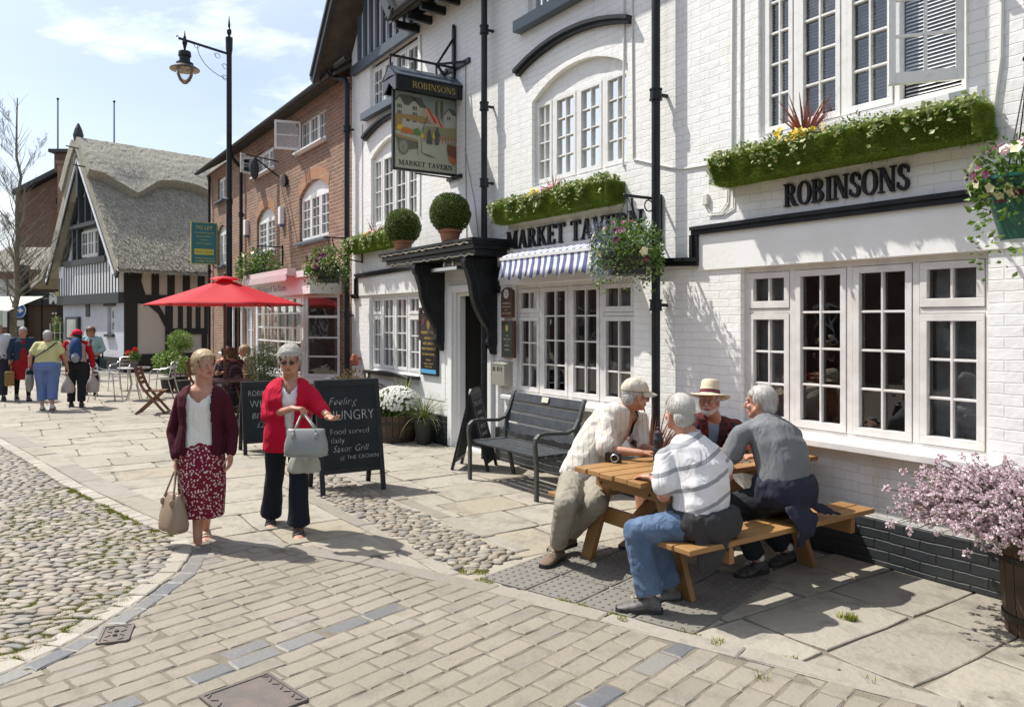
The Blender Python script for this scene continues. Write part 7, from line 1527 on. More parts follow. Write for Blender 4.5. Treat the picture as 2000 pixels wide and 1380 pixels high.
# ---- woman in maroon cardigan ----
def W_(px, py, dep): return atd(px, py, dep)
toC = -fwd      # towards the camera
J = dict(pel=W_(394,852,6.2), neck=W_(398,751,6.2), head=W_(399,712,6.17), shA=W_(434,778,6.2), shB=W_(357,779,6.2), elA=W_(453,838,6.25), elB=W_(339,842,6.22), wrA=W_(451,884,6.18), wrB=W_(345,893,6.12),
         knA=W_(408,948,6.24), knB=W_(387,955,6.17), anA=W_(401,1031,6.42), anB=W_(386,1059,6.14), toeA=W_(404,1060,6.2), toeB=W_(392,1100,5.8))
r = figure('older woman with blonde bob in maroon cardigan and floral skirt carrying a tan handbag', J, toC+rgt*.1, toC*.62+rgt*.72, m_skin, hk=.98, hands=(-V((0,0,1))+toC*.2, V((0,0,-1))), palm=(rgt*-1, rgt), curl=(.3,.75), thumb=(-1,1), closed=(False,True), brow=m_blond, fat=1.02)
hair(r, J['H'], 1.0, m_blond, 'bob', 3600)
ft = J['f']; PR = [(-.26,.17,.13,.0),(-.05,.165,.13,.01),(.25,.14,.115,.015),(.6,.155,.13,.025),(.8,.165,.115,.02),(.95,.13,.085,0),(1.0,.07,.065,0)]
mb = MB(); torso(mb, J['pel'], J['neck'], J['lat'], J['latS'], [(t, w_*.97, d*.99+.004, s_) for t, w_, d, s_ in [(-.2,.165,.13,.01)]+PR[1:]][:-1]+[(.93,.10,.08,.0)], fwdv=ft)
nkz = J['neck'].z; H_ = J['neck']
solid('top', mb, .010, cloth('white_top', (.74,.73,.70)), r, wr=(.07,.006), cut=lambda c: (c-H_).dot(ft) > 0 and c.z > nkz-.125+abs((c-H_).dot(J['lat']))*.75)
mb = MB(); torso(mb, J['pel'], J['neck'], J['lat'], J['latS'], [(t-(.05 if t < 0 else 0), w_*1.13, d*1.14, s_) for t, w_, d, s_ in PR[:-1]]+[(.99,.085,.07,-.01)], fwdv=ft)
for s_ in 'AB': sleeve(mb, J, s_, .060, .052, 1.93, .040)
def opn(c, J=J, ft=ft, w0=.085, w1=.045):
    v_ = c-J['neck']; x = abs(v_.dot(J['lat'])+.0); return v_.dot(ft) > .0 and x < (.088 if v_.z > -.22 else .088+.02*(-v_.z-.22)) and v_.dot(ft) > .02
solid('cardigan', mb, .010, cloth('maroon_knit', (.060,.008,.018), bump=(300,.5,.003)), r, wr=(.06,.007), cut=opn, thick=.004)
mb = MB(); pl_ = J['pel']; rs_ = []
for t, w_, d, dz in ((0,.15,.12,.02),(.1,.168,.138,-.06),(.3,.182,.15,-.2),(.6,.180,.160,-.4),(.85,.168,.142,-.56),(1,.162,.137,-.63)):
    c = pl_+V((0,0,dz))+ft*(.01+.02*t)+rgt*.022*t; rs_.append([c+J['lat']*w_*math.cos(a)*(1+.05*t*math.sin(a*5+1))+ft*d*math.sin(a)*(1+.05*t*math.sin(a*6)) for a in [q*math.pi/24 for q in range(48)]])
mb.rings(rs_); wr_axis[0] = .25; solid('skirt', mb, .010, pattern('floral', (.16,.012,.03), 'floral', (.66,.55,.52), 52, .80), r, wr=(.06,.012), sm=1); wr_axis[0] = 1.0
m_sand = mat('cream_sandal', (.55,.48,.38), .6)
def sandals(root, J, m):
    for s_ in 'AB':
        an = J['an'+s_]; d = V(J['toe'+s_])-an; d.z = 0; d.normalize(); sd = V((-d.y, d.x, 0)); z = an.z-.075; mb = MB(); outl = [(-.07,.02),(-.05,.036),(.05,.038),(.12,.048),(.17,.042),(.205,.018)]; pts = [an+d*t+sd*w_ for t, w_ in outl]+[an+d*t-sd*w_ for t, w_ in reversed(outl)]
        mb.prism([V((p.x, p.y, z-.022)) for p in pts], (0,0,.022))
        for t, h, w_ in ((.02,.082,.040),(.085,.058,.046),(.125,.046,.050)):
            mb.tube([an+d*t+sd*w_+V((0,0,-.075)), an+d*t+sd*w_*.8+V((0,0,-.075+h*.75)), an+d*t+V((0,0,-.075+h)), an+d*t-sd*w_*.8+V((0,0,-.075+h*.75)), an+d*t-sd*w_+V((0,0,-.075))], .009, 6)
        wbuild(mb, 'sandal', m, root)
sandals(r, J, m_sand)
def handbag(c, f, w_, h, d, m, label, strap_top, name='handbag', taper=.55, mark=True):
    t = empty(name, c, 0, label, 'handbag'); f = V(f).normalized(); l = V((f.y, -f.x, 0)).normalized(); mb = MB(); rs_ = []
    for k, (zz, ww, dd) in enumerate(((-.5,.74,.7),(-.485,.84,.85),(-.43,.95,.98),(-.3,1.0,1.02),(0,.93+taper*.06,.85),(.3,.80+max(0,taper-.55)*.4,.6),(.46,taper+.15,.3),(.5,taper+.1,.22))):
        rs_.append([V((0,0,zz*h))+l*(w_/2*ww*math.copysign(abs(math.cos(a))**.6, math.cos(a)))+f*(d/2*dd*math.copysign(abs(math.sin(a))**.7, math.sin(a))) for a in [q*math.pi/12 for q in range(24)]])
    mb.rings(rs_); o = mb.build('bag_body', m, t, smooth=True); mb = MB(); mb.tube([l*(w_*.5*math.cos(a))*.995+f*(d*.52*math.sin(a))+V((0,0,-.44*h)) for a in [q*math.pi/12 for q in range(24)]], .004, 5, closed=True); mb.build('seam', m, o)
    st = V(strap_top)-V(c)
    for s_ in (-1, 1):
        mb = MB(); a = l*(-w_*.26)+f*(s_*d*.22)+V((0,0,h*.40)); b = l*(w_*.26)+f*(s_*d*.22)+V((0,0,h*.40)); pts = []
        for q in range(13):
            u = q/12; x = a.lerp(b, u); k = math.sin(math.pi*u)**.55; pts.append(x*(1-k)+(st+f*s_*.008+l*(u-.5)*.06)*k)
        mb.tube(pts, .0075, 6); mb.build('strap', m, t, smooth=True)
        for e_ in (a, b): mb = MB(); mb.ell(e_+V((0,0,-.03))+f*(s_*d*.10), (.016,.016,.03), None, 10, 6); mb.build('strap_tab', m, t, smooth=True)
    return t
m_tan = mat('tan_leather', (.30,.215,.155), .42, bump=(90,.3,.002)); m_gbag = mat('pale_grey_leather', (.25,.27,.26), .35, bump=(90,.3,.002))
hp = J['wrB']+V((0,0,-.10))+toC*.01
handbag(W_(339,1000,6.05), (fwd*-.75-rgt*.65), .29, .30, .17, m_tan, 'large tan leather handbag hanging from the hand of the woman in maroon', hp)
# ---- woman in red cardigan ----
J = dict(pel=W_(563,840,6.62), neck=W_(568,737,6.6), head=W_(566,704,6.53), shA=W_(606,769,6.58), shB=W_(529,771,6.66), elA=W_(623,795,6.50), elB=W_(525,812,6.56), wrA=W_(641,812,6.28), wrB=W_(572,797,6.30),
         knA=W_(583,932,6.50), knB=W_(537,926,6.74), anA=W_(583,1027,6.52), anB=W_(529,1008,6.86), toeA=W_(584,1065,6.2), toeB=W_(527,1045,6.5))
r = figure('older woman with curly grey hair and dark glasses in bright red cardigan', J, toC+rgt*.2, toC+rgt*.12+V((0,0,-.12)), m_skin, hk=1.02, hands=(rgt*.75+toC*.75-V((0,0,.25)), rgt*.9+toC*.25), palm=(V((0,0,1)), -V((0,0,1))), curl=(.45,.8), thumb=(1,1), closed=(False,True), brow=m_grey, fat=1.12, lens=m_gls)
hair(r, J['H'], 1.03, m_silver, 'curly', 4200); ft = J['f']
PR = [(-.36,.178,.15,.01),(-.05,.175,.145,.015),(.25,.16,.14,.02),(.6,.17,.145,.035),(.8,.175,.12,.02),(.95,.13,.085,0),(1.0,.075,.065,0)]; H_ = J['neck']; nkz = H_.z
mb = MB(); torso(mb, J['pel'], J['neck'], J['lat'], J['latS'], [(t, w_*.96, d*.98, s_) for t, w_, d, s_ in PR][1:-1]+[(.96,.09,.07,0)], fwdv=ft)
solid('top', mb, .011, cloth('white_blouse', (.70,.70,.70)), r, wr=(.06,.006), cut=lambda c: (c-H_).dot(ft) > 0 and c.z > nkz-.13+abs((c-H_).dot(J['lat']))*1.3)
mb = MB(); torso(mb, J['pel'], J['neck'], J['lat'], J['latS'], [(t, w_*1.12, d*1.12, s_) for t, w_, d, s_ in PR[:-1]]+[(.99,.09,.075,-.01)], fwdv=ft)
sleeve(mb, J, 'A', .070, .066, 1.45, .056); sleeve(mb, J, 'B', .070, .066, 1.35, .056)
def opn2(c, J=J, ft=ft):
    v_ = c-J['neck']; x = v_.dot(J['lat']); hw = .06 if v_.z > -.12 else max(.018, .06-(-v_.z-.12)*.12); return v_.dot(ft) > .02 and abs(x) < hw and v_.z > -.70 and (V((x, v_.dot(ft), 0)).length < .30)
o = solid('cardigan', mb, .010, cloth('red_knit', (.50,.006,.035), bump=(300,.5,.003)), r, wr=(.07,.009), cut=opn2, thick=.004)
mb = MB(); torso(mb, J['pel'], J['neck'], J['lat'], J['latS'], [(-.26,.15,.13,0),(0,.165,.135,0),(.12,.15,.13,0)], fwdv=ft); leg(mb, J, 'A', .105, .080, .078, 1.97, .022); leg(mb, J, 'B', .105, .080, .078, 1.95, .02)
m_navy = cloth('navy_trousers', (.012,.016,.026)); wr_axis[0] = .4; solid('trousers', mb, .011, m_navy, r, wr=(.08,.010)); wr_axis[0] = 1
sandals(r, J, mat('navy_sandal', (.03,.04,.06), .5))
mb = MB(); w0 = J['wrA']; dd = (J['wrA']-J['elA']).normalized(); u = dd.orthogonal().normalized(); v2 = dd.cross(u); mb.tube([w0+(u*math.cos(a)+v2*math.sin(a))*.031 for a in [q*math.pi/8 for q in range(16)]], .004, 5, closed=True); wbuild(mb, 'bracelet', m_gold, r)
mb = MB(); w0 = J['neck']+ft*.09; mb.tube([w0+J['lat']*.03*s_+V((0,0,-.05-.10*k)) for s_, k in ((-1,0),(-.7,1),(-.3,1.8),(0,2.3),(.3,1.8),(.7,1),(1,0))], .0025, 5); mb.ell(w0+V((0,0,-.30)), (.01,.008,.022)); wbuild(mb, 'pendant', m_wire, r)
hp = J['wrB']+rgt*.085+toC*.02+V((0,0,-.035)); c = W_(598,864,6.12)
handbag(c, toC+rgt*.05, .345, .22, .16, m_gbag, 'pale grey leather handbag hanging from the wrist of the woman in red', hp, taper=.72)
pb_ = empty('plastic_bag', W_(594,903,6.3), 0, 'crumpled whitish plastic bag under the pale grey handbag', 'bag'); mb = MB(); rs_ = []
for k, (zz, ww) in enumerate(((.10,.06),(.06,.10),(0,.125),(-.05,.135),(-.075,.13))): rs_.append([V((0,0,zz+.006*math.sin(q*2+k)))+rgt*(ww*math.cos(a))*(1+.06*math.sin(a*7+k))+fwd*(ww*.5*math.sin(a))*(1+.2*math.sin(a*5)) for q, a in enumerate([q*math.pi/20 for q in range(40)])])
mb.rings(rs_); mb.build('bag_body', mat('thin_plastic', (.50,.50,.45), .4, trans=.3), pb_, smooth=True)
# ---- the four men at the picnic table ----
m_boot = mat('brown_suede', (.17,.12,.08), .85, bump=(80,.6,.003)); m_sole = mat('dark_sole', (.03,.028,.026), .7); m_bsh = mat('black_trainer', (.02,.02,.022), .5, var=((.10,.10,.10), 30, 3), bump=(90,.5,.003)); m_gsh = mat('grey_trainer', (.075,.07,.065), .6, var=((.16,.15,.14), 22, 3), bump=(90,.5,.003))
# man in the cap, facing right
J = dict(pel=W_(1136,928,6.07), neck=W_(1222,797,6.15), head=W_(1242,772,6.10), shA=W_(1250,818,6.33), shB=W_(1184,822,5.98), elA=W_(1248,872,6.22), elB=W_(1186,878,5.85), wrA=W_(1284,879,6.02), wrB=W_(1252,884,5.73),
         hipA=W_(1164,938,6.06), hipB=W_(1118,942,5.98), knA=W_(1166,980,5.60), knB=W_(1106,986,5.50), anA=W_(1110,1046,5.92), anB=W_(1088,1072,5.72), toeA=W_(1050,1062,5.7), toeB=W_(1050,1095,5.5))
r = figure('man in cream baseball cap, sunglasses and pale checked shirt', J, toC*.6+rgt*.7, rgt*.96+fwd*.18+V((0,0,-.12)), m_skin2, male=True, hands=(rgt+fwd*.1+V((0,0,-.05)), rgt+fwd*.25), palm=(V((0,0,-1)), V((0,0,-1))), curl=(.4,.35), brow=m_grey, lens=m_gls, fat=1.1, hk=1.02)
hair(r, J['H'], 1.02, m_grey, 'short', 2600, True); ft = J['f']; lt = J['latS']
MP = [(-.12,.165,.125,0),(.05,.17,.135,.0),(.3,.175,.14,.01),(.6,.185,.135,.01),(.82,.19,.115,0),(.95,.14,.085,0),(1.01,.075,.065,0)]
bowd = .04
mb = MB(); torso(mb, J['pel'], J['neck'], J['lat'], J['latS'], [(t, w_*.97, d*.96, s_) for t, w_, d, s_ in MP[1:-1]], bow=bowd, fwdv=rgt); solid('t_shirt', mb, .011, cloth('dark_grey_tee', (.07,.08,.10)), r, wr=(.06,.004))
mb = MB(); torso(mb, J['pel'], J['neck'], J['lat'], J['latS'], [(t, w_*1.12, d*1.12, s_) for t, w_, d, s_ in MP[:-1]]+[(1.0,.085,.075,0)], bow=bowd, fwdv=rgt); sleeve(mb, J, 'A', .078, .078, .85); sleeve(mb, J, 'B', .080, .082, .88)
mshirt = pattern('cream_check', (.66,.62,.55), 'stripe', (.47,.42,.38), .042, .13, (.55,.83,0), (.50,.44,.37))
nf = (rgt-rgt*0).normalized()
fro = (J['neck']-J['pel']).normalized().cross(lt); fro = fro if fro.dot(rgt) > 0 else -fro
def opn3(c, J=J, fro=fro, lt=lt): v_ = c-J['neck']; return v_.dot(fro) > .03 and -.09 < v_.dot(lt) < .05+.0*v_.z and v_.z > -.42
solid('shirt', mb, .010, mshirt, r, wr=(.065,.016), cut=opn3, thick=.003)
mb = MB()
for s_ in (-1, 1):
    a = J['neck']+V((0,0,.03))-fro*.05+lt*.06*s_; mb.prism([a+fro*.0, a+fro*.10+V((0,0,-.035)), a+fro*.14+V((0,0,-.10))+lt*.02*s_, a+fro*.03+V((0,0,-.07))+lt*.035*s_, a-fro*.02+V((0,0,-.04))+lt*.02*s_], lt*s_*.004)
wbuild(mb, 'collar', mshirt, r, bevel=.001)
mb = MB(); torso(mb, J['pel'], J['neck'], J['lat'], J['latS'], [(-.2,.14,.12,0),(0,.16,.13,0),(.12,.15,.125,0)], fwdv=rgt); leg(mb, J, 'A', .108, .088, .058, 1.9, .004); leg(mb, J, 'B', .112, .090, .060, 1.9, .004); solid('trousers', mb, .010, cloth('stone_trousers', (.31,.29,.235), var=((.26,.24,.19), 7, 4)), r, wr=(.055,.014)); shoes(r, J, m_boot, m_sole)
def loc_on(root, H, k): return Matrix.Translation(-root.location) @ H @ Matrix.Scale(k, 4)
def cap(root, H, k, m):
    mb = MB(); mb.M = H @ Matrix.Scale(k, 4); inv = mb.M.inverted(); mb.ell((0,-.014,.046),(.087,.107,.090), None, 28, 18)
    o = solid('cap', mb, .006, m, root, wr=(.05,.003), cut=lambda c: (inv @ c).z < .034-.10*max(0, -.02-(inv @ c).y)*.5, thick=.003, sm=2)
    mb = MB(); mb.M = loc_on(root, H, k); vs = []; n = 16
    for j, q in enumerate((0, .25, .5, .75, 1)):
        for i in range(n+1):
            a = math.pi*(.10+.80*i/n); ex = .085*q*math.sin(a)**1.1; vs.append((.086*math.cos(a)*(1-.03*q), -.01+.10*math.sin(a)+ex, .046-.020*q-.018*math.cos(a)**2*(1+q)))
    mb.add(vs, [(j*(n+1)+i, j*(n+1)+i+1, (j+1)*(n+1)+i+1, (j+1)*(n+1)+i) for j in range(4) for i in range(n)]); p = mb.build('cap_peak', m, root, smooth=True); s_ = p.modifiers.new('solid','SOLIDIFY'); s_.thickness = .004
    mb = MB(); mb.M = loc_on(root, H, k); mb.ell((0,-.014,.137),(.009,.009,.005), None, 8, 5); mb.build('cap_button', m, root); return o
cap(r, J['H'], 1.03, cloth('cream_cotton', (.56,.52,.42)))
# man in the striped polo, back to the camera
J = dict(pel=W_(1366,1016,4.78), neck=W_(1347,853,4.95), head=W_(1326,806,4.98), shA=W_(1300,893,4.82), shB=W_(1392,884,5.08), elA=W_(1296,968,4.74), elB=W_(1420,930,5.15), wrA=W_(1276,932,5.0), wrB=W_(1385,905,5.35),
         hipA=W_(1345,1025,4.72), hipB=W_(1362,1020,4.90), knA=W_(1243,1037,4.74), knB=W_(1275,1040,4.97), anA=W_(1270,1168,4.72), anB=W_(1308,1150,4.95), toeA=W_(1215,1190,4.75), toeB=W_(1265,1170,4.95))
r = figure('grey-haired man in white polo shirt with grey stripes and blue jeans', J, -rgt*.9+fwd*.25, -rgt*.42+fwd*.9+V((0,0,-.05)), m_skin2, male=True, hands=(-rgt*.7+fwd*.7, -rgt*.5+fwd*.6), palm=(V((0,0,-1)), V((0,0,-1))), curl=(.25,.3), thumb=(-1,1), fat=1.12, hk=1.02)
hair(r, J['H'], 1.03, m_silver, 'short', 5200); lt = J['latS']; up_ = (J['neck']-J['pel']).normalized()
mb = MB(); torso(mb, J['pel'], J['neck'], J['lat'].lerp(J['latS'], .6), J['latS'], [(-.02,.19,.14,0),(.15,.195,.15,.0),(.35,.192,.148,.0),(.6,.20,.14,0),(.82,.205,.12,0),(.95,.15,.09,0),(1.02,.09,.075,0)], bow=.05, fwdv=fwd); sleeve(mb, J, 'A', .082, .078, .72); sleeve(mb, J, 'B', .084, .08, .6)
ax_ = (V((.0,.0,1))+rgt*-.32+fwd*.0).normalized(); mpolo = pattern('striped_polo', (.72,.71,.72), 'stripe', (.30,.31,.33), .125, .20, tuple(ax_)); solid('polo_shirt', mb, .010, mpolo, r, wr=(.09,.014))
mb = MB(); rs_ = []
for zz, rr in ((-.02,.092),(.02,.080),(.045,.072),(.035,.066)): rs_.append([J['neck']+up_*zz+(V((math.cos(a)*rr, math.sin(a)*rr*1.0, 0))) for a in [q*math.pi/12 for q in range(24)]])
mb.rings(rs_, cap=False); wbuild(mb, 'collar', mpolo, r, smooth=True)
m_jean = mat('cloth_blue_jeans', (.075,.125,.205), .85, var=((.13,.19,.29), 7, 5), bump=(240,.4,.002), spec=.2, grime=((.05,.08,.15), 6, .6)); folds(m_jean, 9, .6)
mb = MB(); torso(mb, J['pel'], J['neck'], J['lat'], J['latS'], [(-.2,.15,.13,0),(0,.18,.14,0),(.12,.175,.135,0)], fwdv=fwd); leg(mb, J, 'A', .105, .083, .078, 1.93, .008); leg(mb, J, 'B', .105, .083, .078, 1.93, .008); solid('jeans', mb, .010, m_jean, r, wr=(.06,.014)); shoes(r, J, m_gsh, m_sole)
def drape(root, J, c, w_, d, h, m, flaps, lat):
    mb = MB(); f = V((0,0,1)).cross(lat).normalized(); rs_ = []
    for zz, k in ((.5,.96),(.3,1.06),(0,1.10),(-.35,1.05),(-.5,.98)): rs_.append([c+V((0,0,zz*h))+lat*w_*k*math.cos(a)*(1+.03*math.sin(a*6+zz*9))+f*d*k*math.sin(a)*(1+.03*math.sin(a*7)) for a in [q*math.pi/16 for q in range(32)]])
    mb.rings(rs_)
    for P_ in flaps:
        n = 7
        for i in range(len(P_)-1): 
            (a, wa), (b, wb) = P_[i], P_[i+1]; s0 = lat; mb.rings([[a-s0*wa-f*.012, a+s0*wa-f*.012, a+s0*wa+f*.012, a-s0*wa+f*.012], [b-s0*wb-f*.012, b+s0*wb-f*.012, b+s0*wb+f*.012, b-s0*wb+f*.012]])
    wr_axis[0] = .6; o = solid('tied_jacket', mb, .010, m, root, wr=(.05,.018), sm=3); wr_axis[0] = 1; return o
lh = rgt*.95+fwd*.3; lh.normalize()
drape(r, J, W_(1372,1014,4.80), .222, .205, .17, cloth('charcoal_fleece', (.045,.045,.047)), [[(W_(1388,1010,4.66),.10),(W_(1392,1060,4.62),.11),(W_(1388,1100,4.62),.085),(W_(1378,1118,4.64),.04)], [(W_(1410,1020,4.70),.06),(W_(1425,1050,4.72),.05),(W_(1428,1075,4.72),.03)]], lh)
mb = MB(); w0 = J['wrA']; dd = (J['wrA']-J['elA']).normalized(); u = dd.orthogonal().normalized(); v2 = dd.cross(u); mb.tube([w0+(u*math.cos(a)+v2*math.sin(a))*.030 for a in [q*math.pi/8 for q in range(16)]], .006, 5, closed=True); mb.ell(w0+V((0,0,.03)), (.016,.016,.006)); wbuild(mb, 'wristwatch', m_alu, r)
# man in the panama hat, facing the camera
J = dict(pel=W_(1345,905,6.68), neck=W_(1393,815,6.5), head=W_(1385,783,6.40), shA=W_(1437,833,6.60), shB=W_(1357,828,6.42), elA=W_(1448,872,6.40), elB=W_(1345,868,6.30), wrA=W_(1428,878,6.14), wrB=W_(1384,876,6.08),
         knA=W_(1420,945,6.3), knB=W_(1370,935,6.2), anA=W_(1400,1028,6.3), anB=W_(1240,1042,6.2), toeA=W_(1380,1050,6.0), toeB=W_(1215,1060,6.05))
r = figure('bearded man in straw hat and dark red plaid shirt', J, toC, toC*.85-rgt*.42+V((0,0,.06)), m_skin2, male=True, hands=(-rgt*.7+toC*.4, rgt*.5+toC*.5), palm=(V((0,0,-1)), V((0,0,-1))), curl=(.5,.5), thumb=(1,-1), lens=m_glassb, mouth=.004, fat=1.05, hk=1.02)
hair(r, J['H'], 1.0, m_grey, 'short', 1400, True)
mb = MB(); mb.M = J['H'] @ Matrix.Scale(1.02, 4); mb.ell((0,.060,-.094),(.034,.030,.026)); mb.cap2((-.052,.02,-.06),(-.02,.062,-.09),.020,.022); mb.cap2((.052,.02,-.06),(.02,.062,-.09),.020,.022); mb.cap2((-.026,.083,-.052),(.026,.083,-.052),.007,.007); solid('beard', mb, .006, m_silver, r, wr=(.012,.003), sm=1)
mb = MB(); torso(mb, J['pel'], J['neck'], J['lat'], J['latS'], [(.3,.15,.12,0),(.6,.16,.12,0),(.85,.15,.10,0),(.97,.09,.075,0)], fwdv=toC); solid('t_shirt', mb, .012, cloth('blue_tee', (.20,.28,.38)), r)
mb = MB(); torso(mb, J['pel'], J['neck'], J['lat'], J['latS'], [(t, w_*1.06, d*1.12, s_) for t, w_, d, s_ in MP[:-1]]+[(1.0,.085,.075,0)], bow=.03, fwdv=toC); sleeve(mb, J, 'A', .072, .066, 1.9, .045); sleeve(mb, J, 'B', .072, .066, 1.9, .045)
H_ = J['neck']; ft = J['f']; solid('plaid_shirt', mb, .011, pattern('plaid', (.035,.022,.028), 'check', (.17,.028,.022), .045, .35, (.83,-.55,0), (.10,.03,.035)), r, wr=(.06,.010), cut=lambda c: (c-H_).dot(toC) > .03 and abs((c-H_).dot(rgt)+.01) < .045+.15*max(0, (c-H_).z+.1) and (c-H_).z > -.25, thick=.003)
mb = MB(); torso(mb, J['pel'], J['neck'], J['lat'], J['latS'], [(-.2,.14,.12,0),(0,.16,.13,0),(.1,.15,.125,0)], fwdv=toC); leg(mb, J, 'A', .095, .074, .066, 1.92); leg(mb, J, 'B', .095, .074, .066, 1.92); solid('trousers', mb, .013, cloth('dull_blue_trousers', (.08,.10,.12)), r, wr=(.06,.01)); shoes(r, J, m_boot, m_sole)
def panama(root, H, k):
    m = mat('straw', (.62,.54,.38), .7, bump=(260,.5,.002)); mb = MB(); mb.M = loc_on(root, H, k) @ Matrix.Translation((0,-.020,.060)) @ Matrix.Rotation(R(9),4,'X'); n = 40; vs = []; pr = [(.0,.105),(.035,.112),(.062,.118),(.074,.108),(.082,.06),(.090,.0),(.10,-.004),(.13,-.006),(.165,-.010),(.180,-.012),(.180,-.016),(.13,-.011),(.09,-.006),(.08,-.004)]
    for rr, z in pr:
        for i in range(n): a = 2*math.pi*i/n; bend = -.030*(max(0, rr-.09)/.08)*abs(math.cos(a))**0*(math.sin(a)**2*.9-.1) if rr > .09 else 0; dent = -.022*max(0, 1-abs(math.cos(a)))*(1 if rr < .04 and z > .1 else 0); vs.append((rr*.93*math.cos(a), rr*1.08*math.sin(a), z+bend*.8+dent))
    mb.add(vs, [(j*n+i, j*n+(i+1)%n, (j+1)*n+(i+1)%n, (j+1)*n+i) for j in range(len(pr)-1) for i in range(n)]+[tuple(range(n))]); o = mb.build('straw_hat', m, root, smooth=True)
    for j, (rr, z0, z1, c) in enumerate(((.0905,.004,.014,(.05,.01,.02)),(.0895,.014,.022,(.35,.04,.07)),(.0885,.022,.032,(.05,.01,.03)))): b = MB(); b.M = mb.M; b.rings([[V((rr*.935*math.cos(a), rr*1.085*math.sin(a), z)) for a in [q*math.pi/20 for q in range(40)]] for z in (z0, z1)], cap=False); b.build('hat_band', mat('band%d' % j, c, .6), o)
panama(r, J['H'], 1.0)
# man in the grey t-shirt, back to the camera on the right
J = dict(pel=W_(1530,968,5.2), neck=W_(1493,815,5.42), head=W_(1484,786,5.46), shA=W_(1447,846,5.27), shB=W_(1550,850,5.58), elA=W_(1420,906,5.32), elB=W_(1530,905,5.75), wrA=W_(1406,880,5.60), wrB=W_(1470,892,5.85),
         hipA=W_(1510,975,5.18), hipB=W_(1530,972,5.35), knA=W_(1424,984,5.35), knB=W_(1452,982,5.62), anA=W_(1482,1096,5.45), anB=W_(1538,1076,5.72), toeA=W_(1435,1125,5.35), toeB=W_(1500,1110,5.6))
r = figure('grey-haired man in plain grey t-shirt, navy jacket tied round his waist', J, -rgt*.85+fwd*.4, -rgt*.80+fwd*.5, m_skin2, male=True, hands=(-rgt*.3+fwd*.8, -rgt*.7+fwd*.2), palm=(V((0,0,-1)), V((0,0,-1))), curl=(.6,.3), thumb=(-1,1), fat=1.15, hk=1.02)
hair(r, J['H'], 1.03, m_silver, 'short', 5200)
mb = MB(); torso(mb, J['pel'], J['neck'], J['lat'].lerp(J['latS'], .5), J['latS'], [(-.02,.195,.15,0),(.15,.20,.155,.0),(.35,.20,.155,.0),(.6,.212,.15,0),(.82,.22,.13,0),(.95,.15,.09,0),(1.02,.08,.07,0)], bow=.06, fwdv=-rgt*.5+fwd); sleeve(mb, J, 'A', .085, .080, .68); sleeve(mb, J, 'B', .085, .08, .6); solid('t_shirt', mb, .010, cloth('grey_tee', (.155,.165,.172), var=((.18,.19,.20), 5, 3)), r, wr=(.10,.012))
m_nj = cloth('navy_jacket', (.028,.03,.048)); mb = MB(); torso(mb, J['pel'], J['neck'], J['lat'], J['latS'], [(-.2,.15,.13,0),(0,.18,.14,0),(.12,.175,.135,0)], fwdv=fwd); leg(mb, J, 'A', .105, .080, .070, 1.88); leg(mb, J, 'B', .105, .080, .070, 1.88); solid('trousers', mb, .010, cloth('black_trousers', (.022,.025,.03)), r, wr=(.06,.014)); shoes(r, J, m_bsh, m_sole)
lh = (rgt*.85+fwd*.52).normalized(); drape(r, J, W_(1532,955,5.22), .215, .185, .20, m_nj, [[(W_(1555,985,5.02),.11),(W_(1570,1010,4.98),.13),(W_(1580,1035,4.98),.09),(W_(1562,1068,5.0),.025)], [(W_(1590,985,5.15),.08),(W_(1618,1000,5.2),.07),(W_(1640,1004,5.25),.02)]], lh)
mb = MB(); mb.ell(J['anA']+V((0,0,.03)),(.043,.043,.04)); mb.ell(J['anB']+V((0,0,.03)),(.043,.043,.04)); solid('socks', mb, .01, cloth('white_socks', (.7,.7,.7)), r)
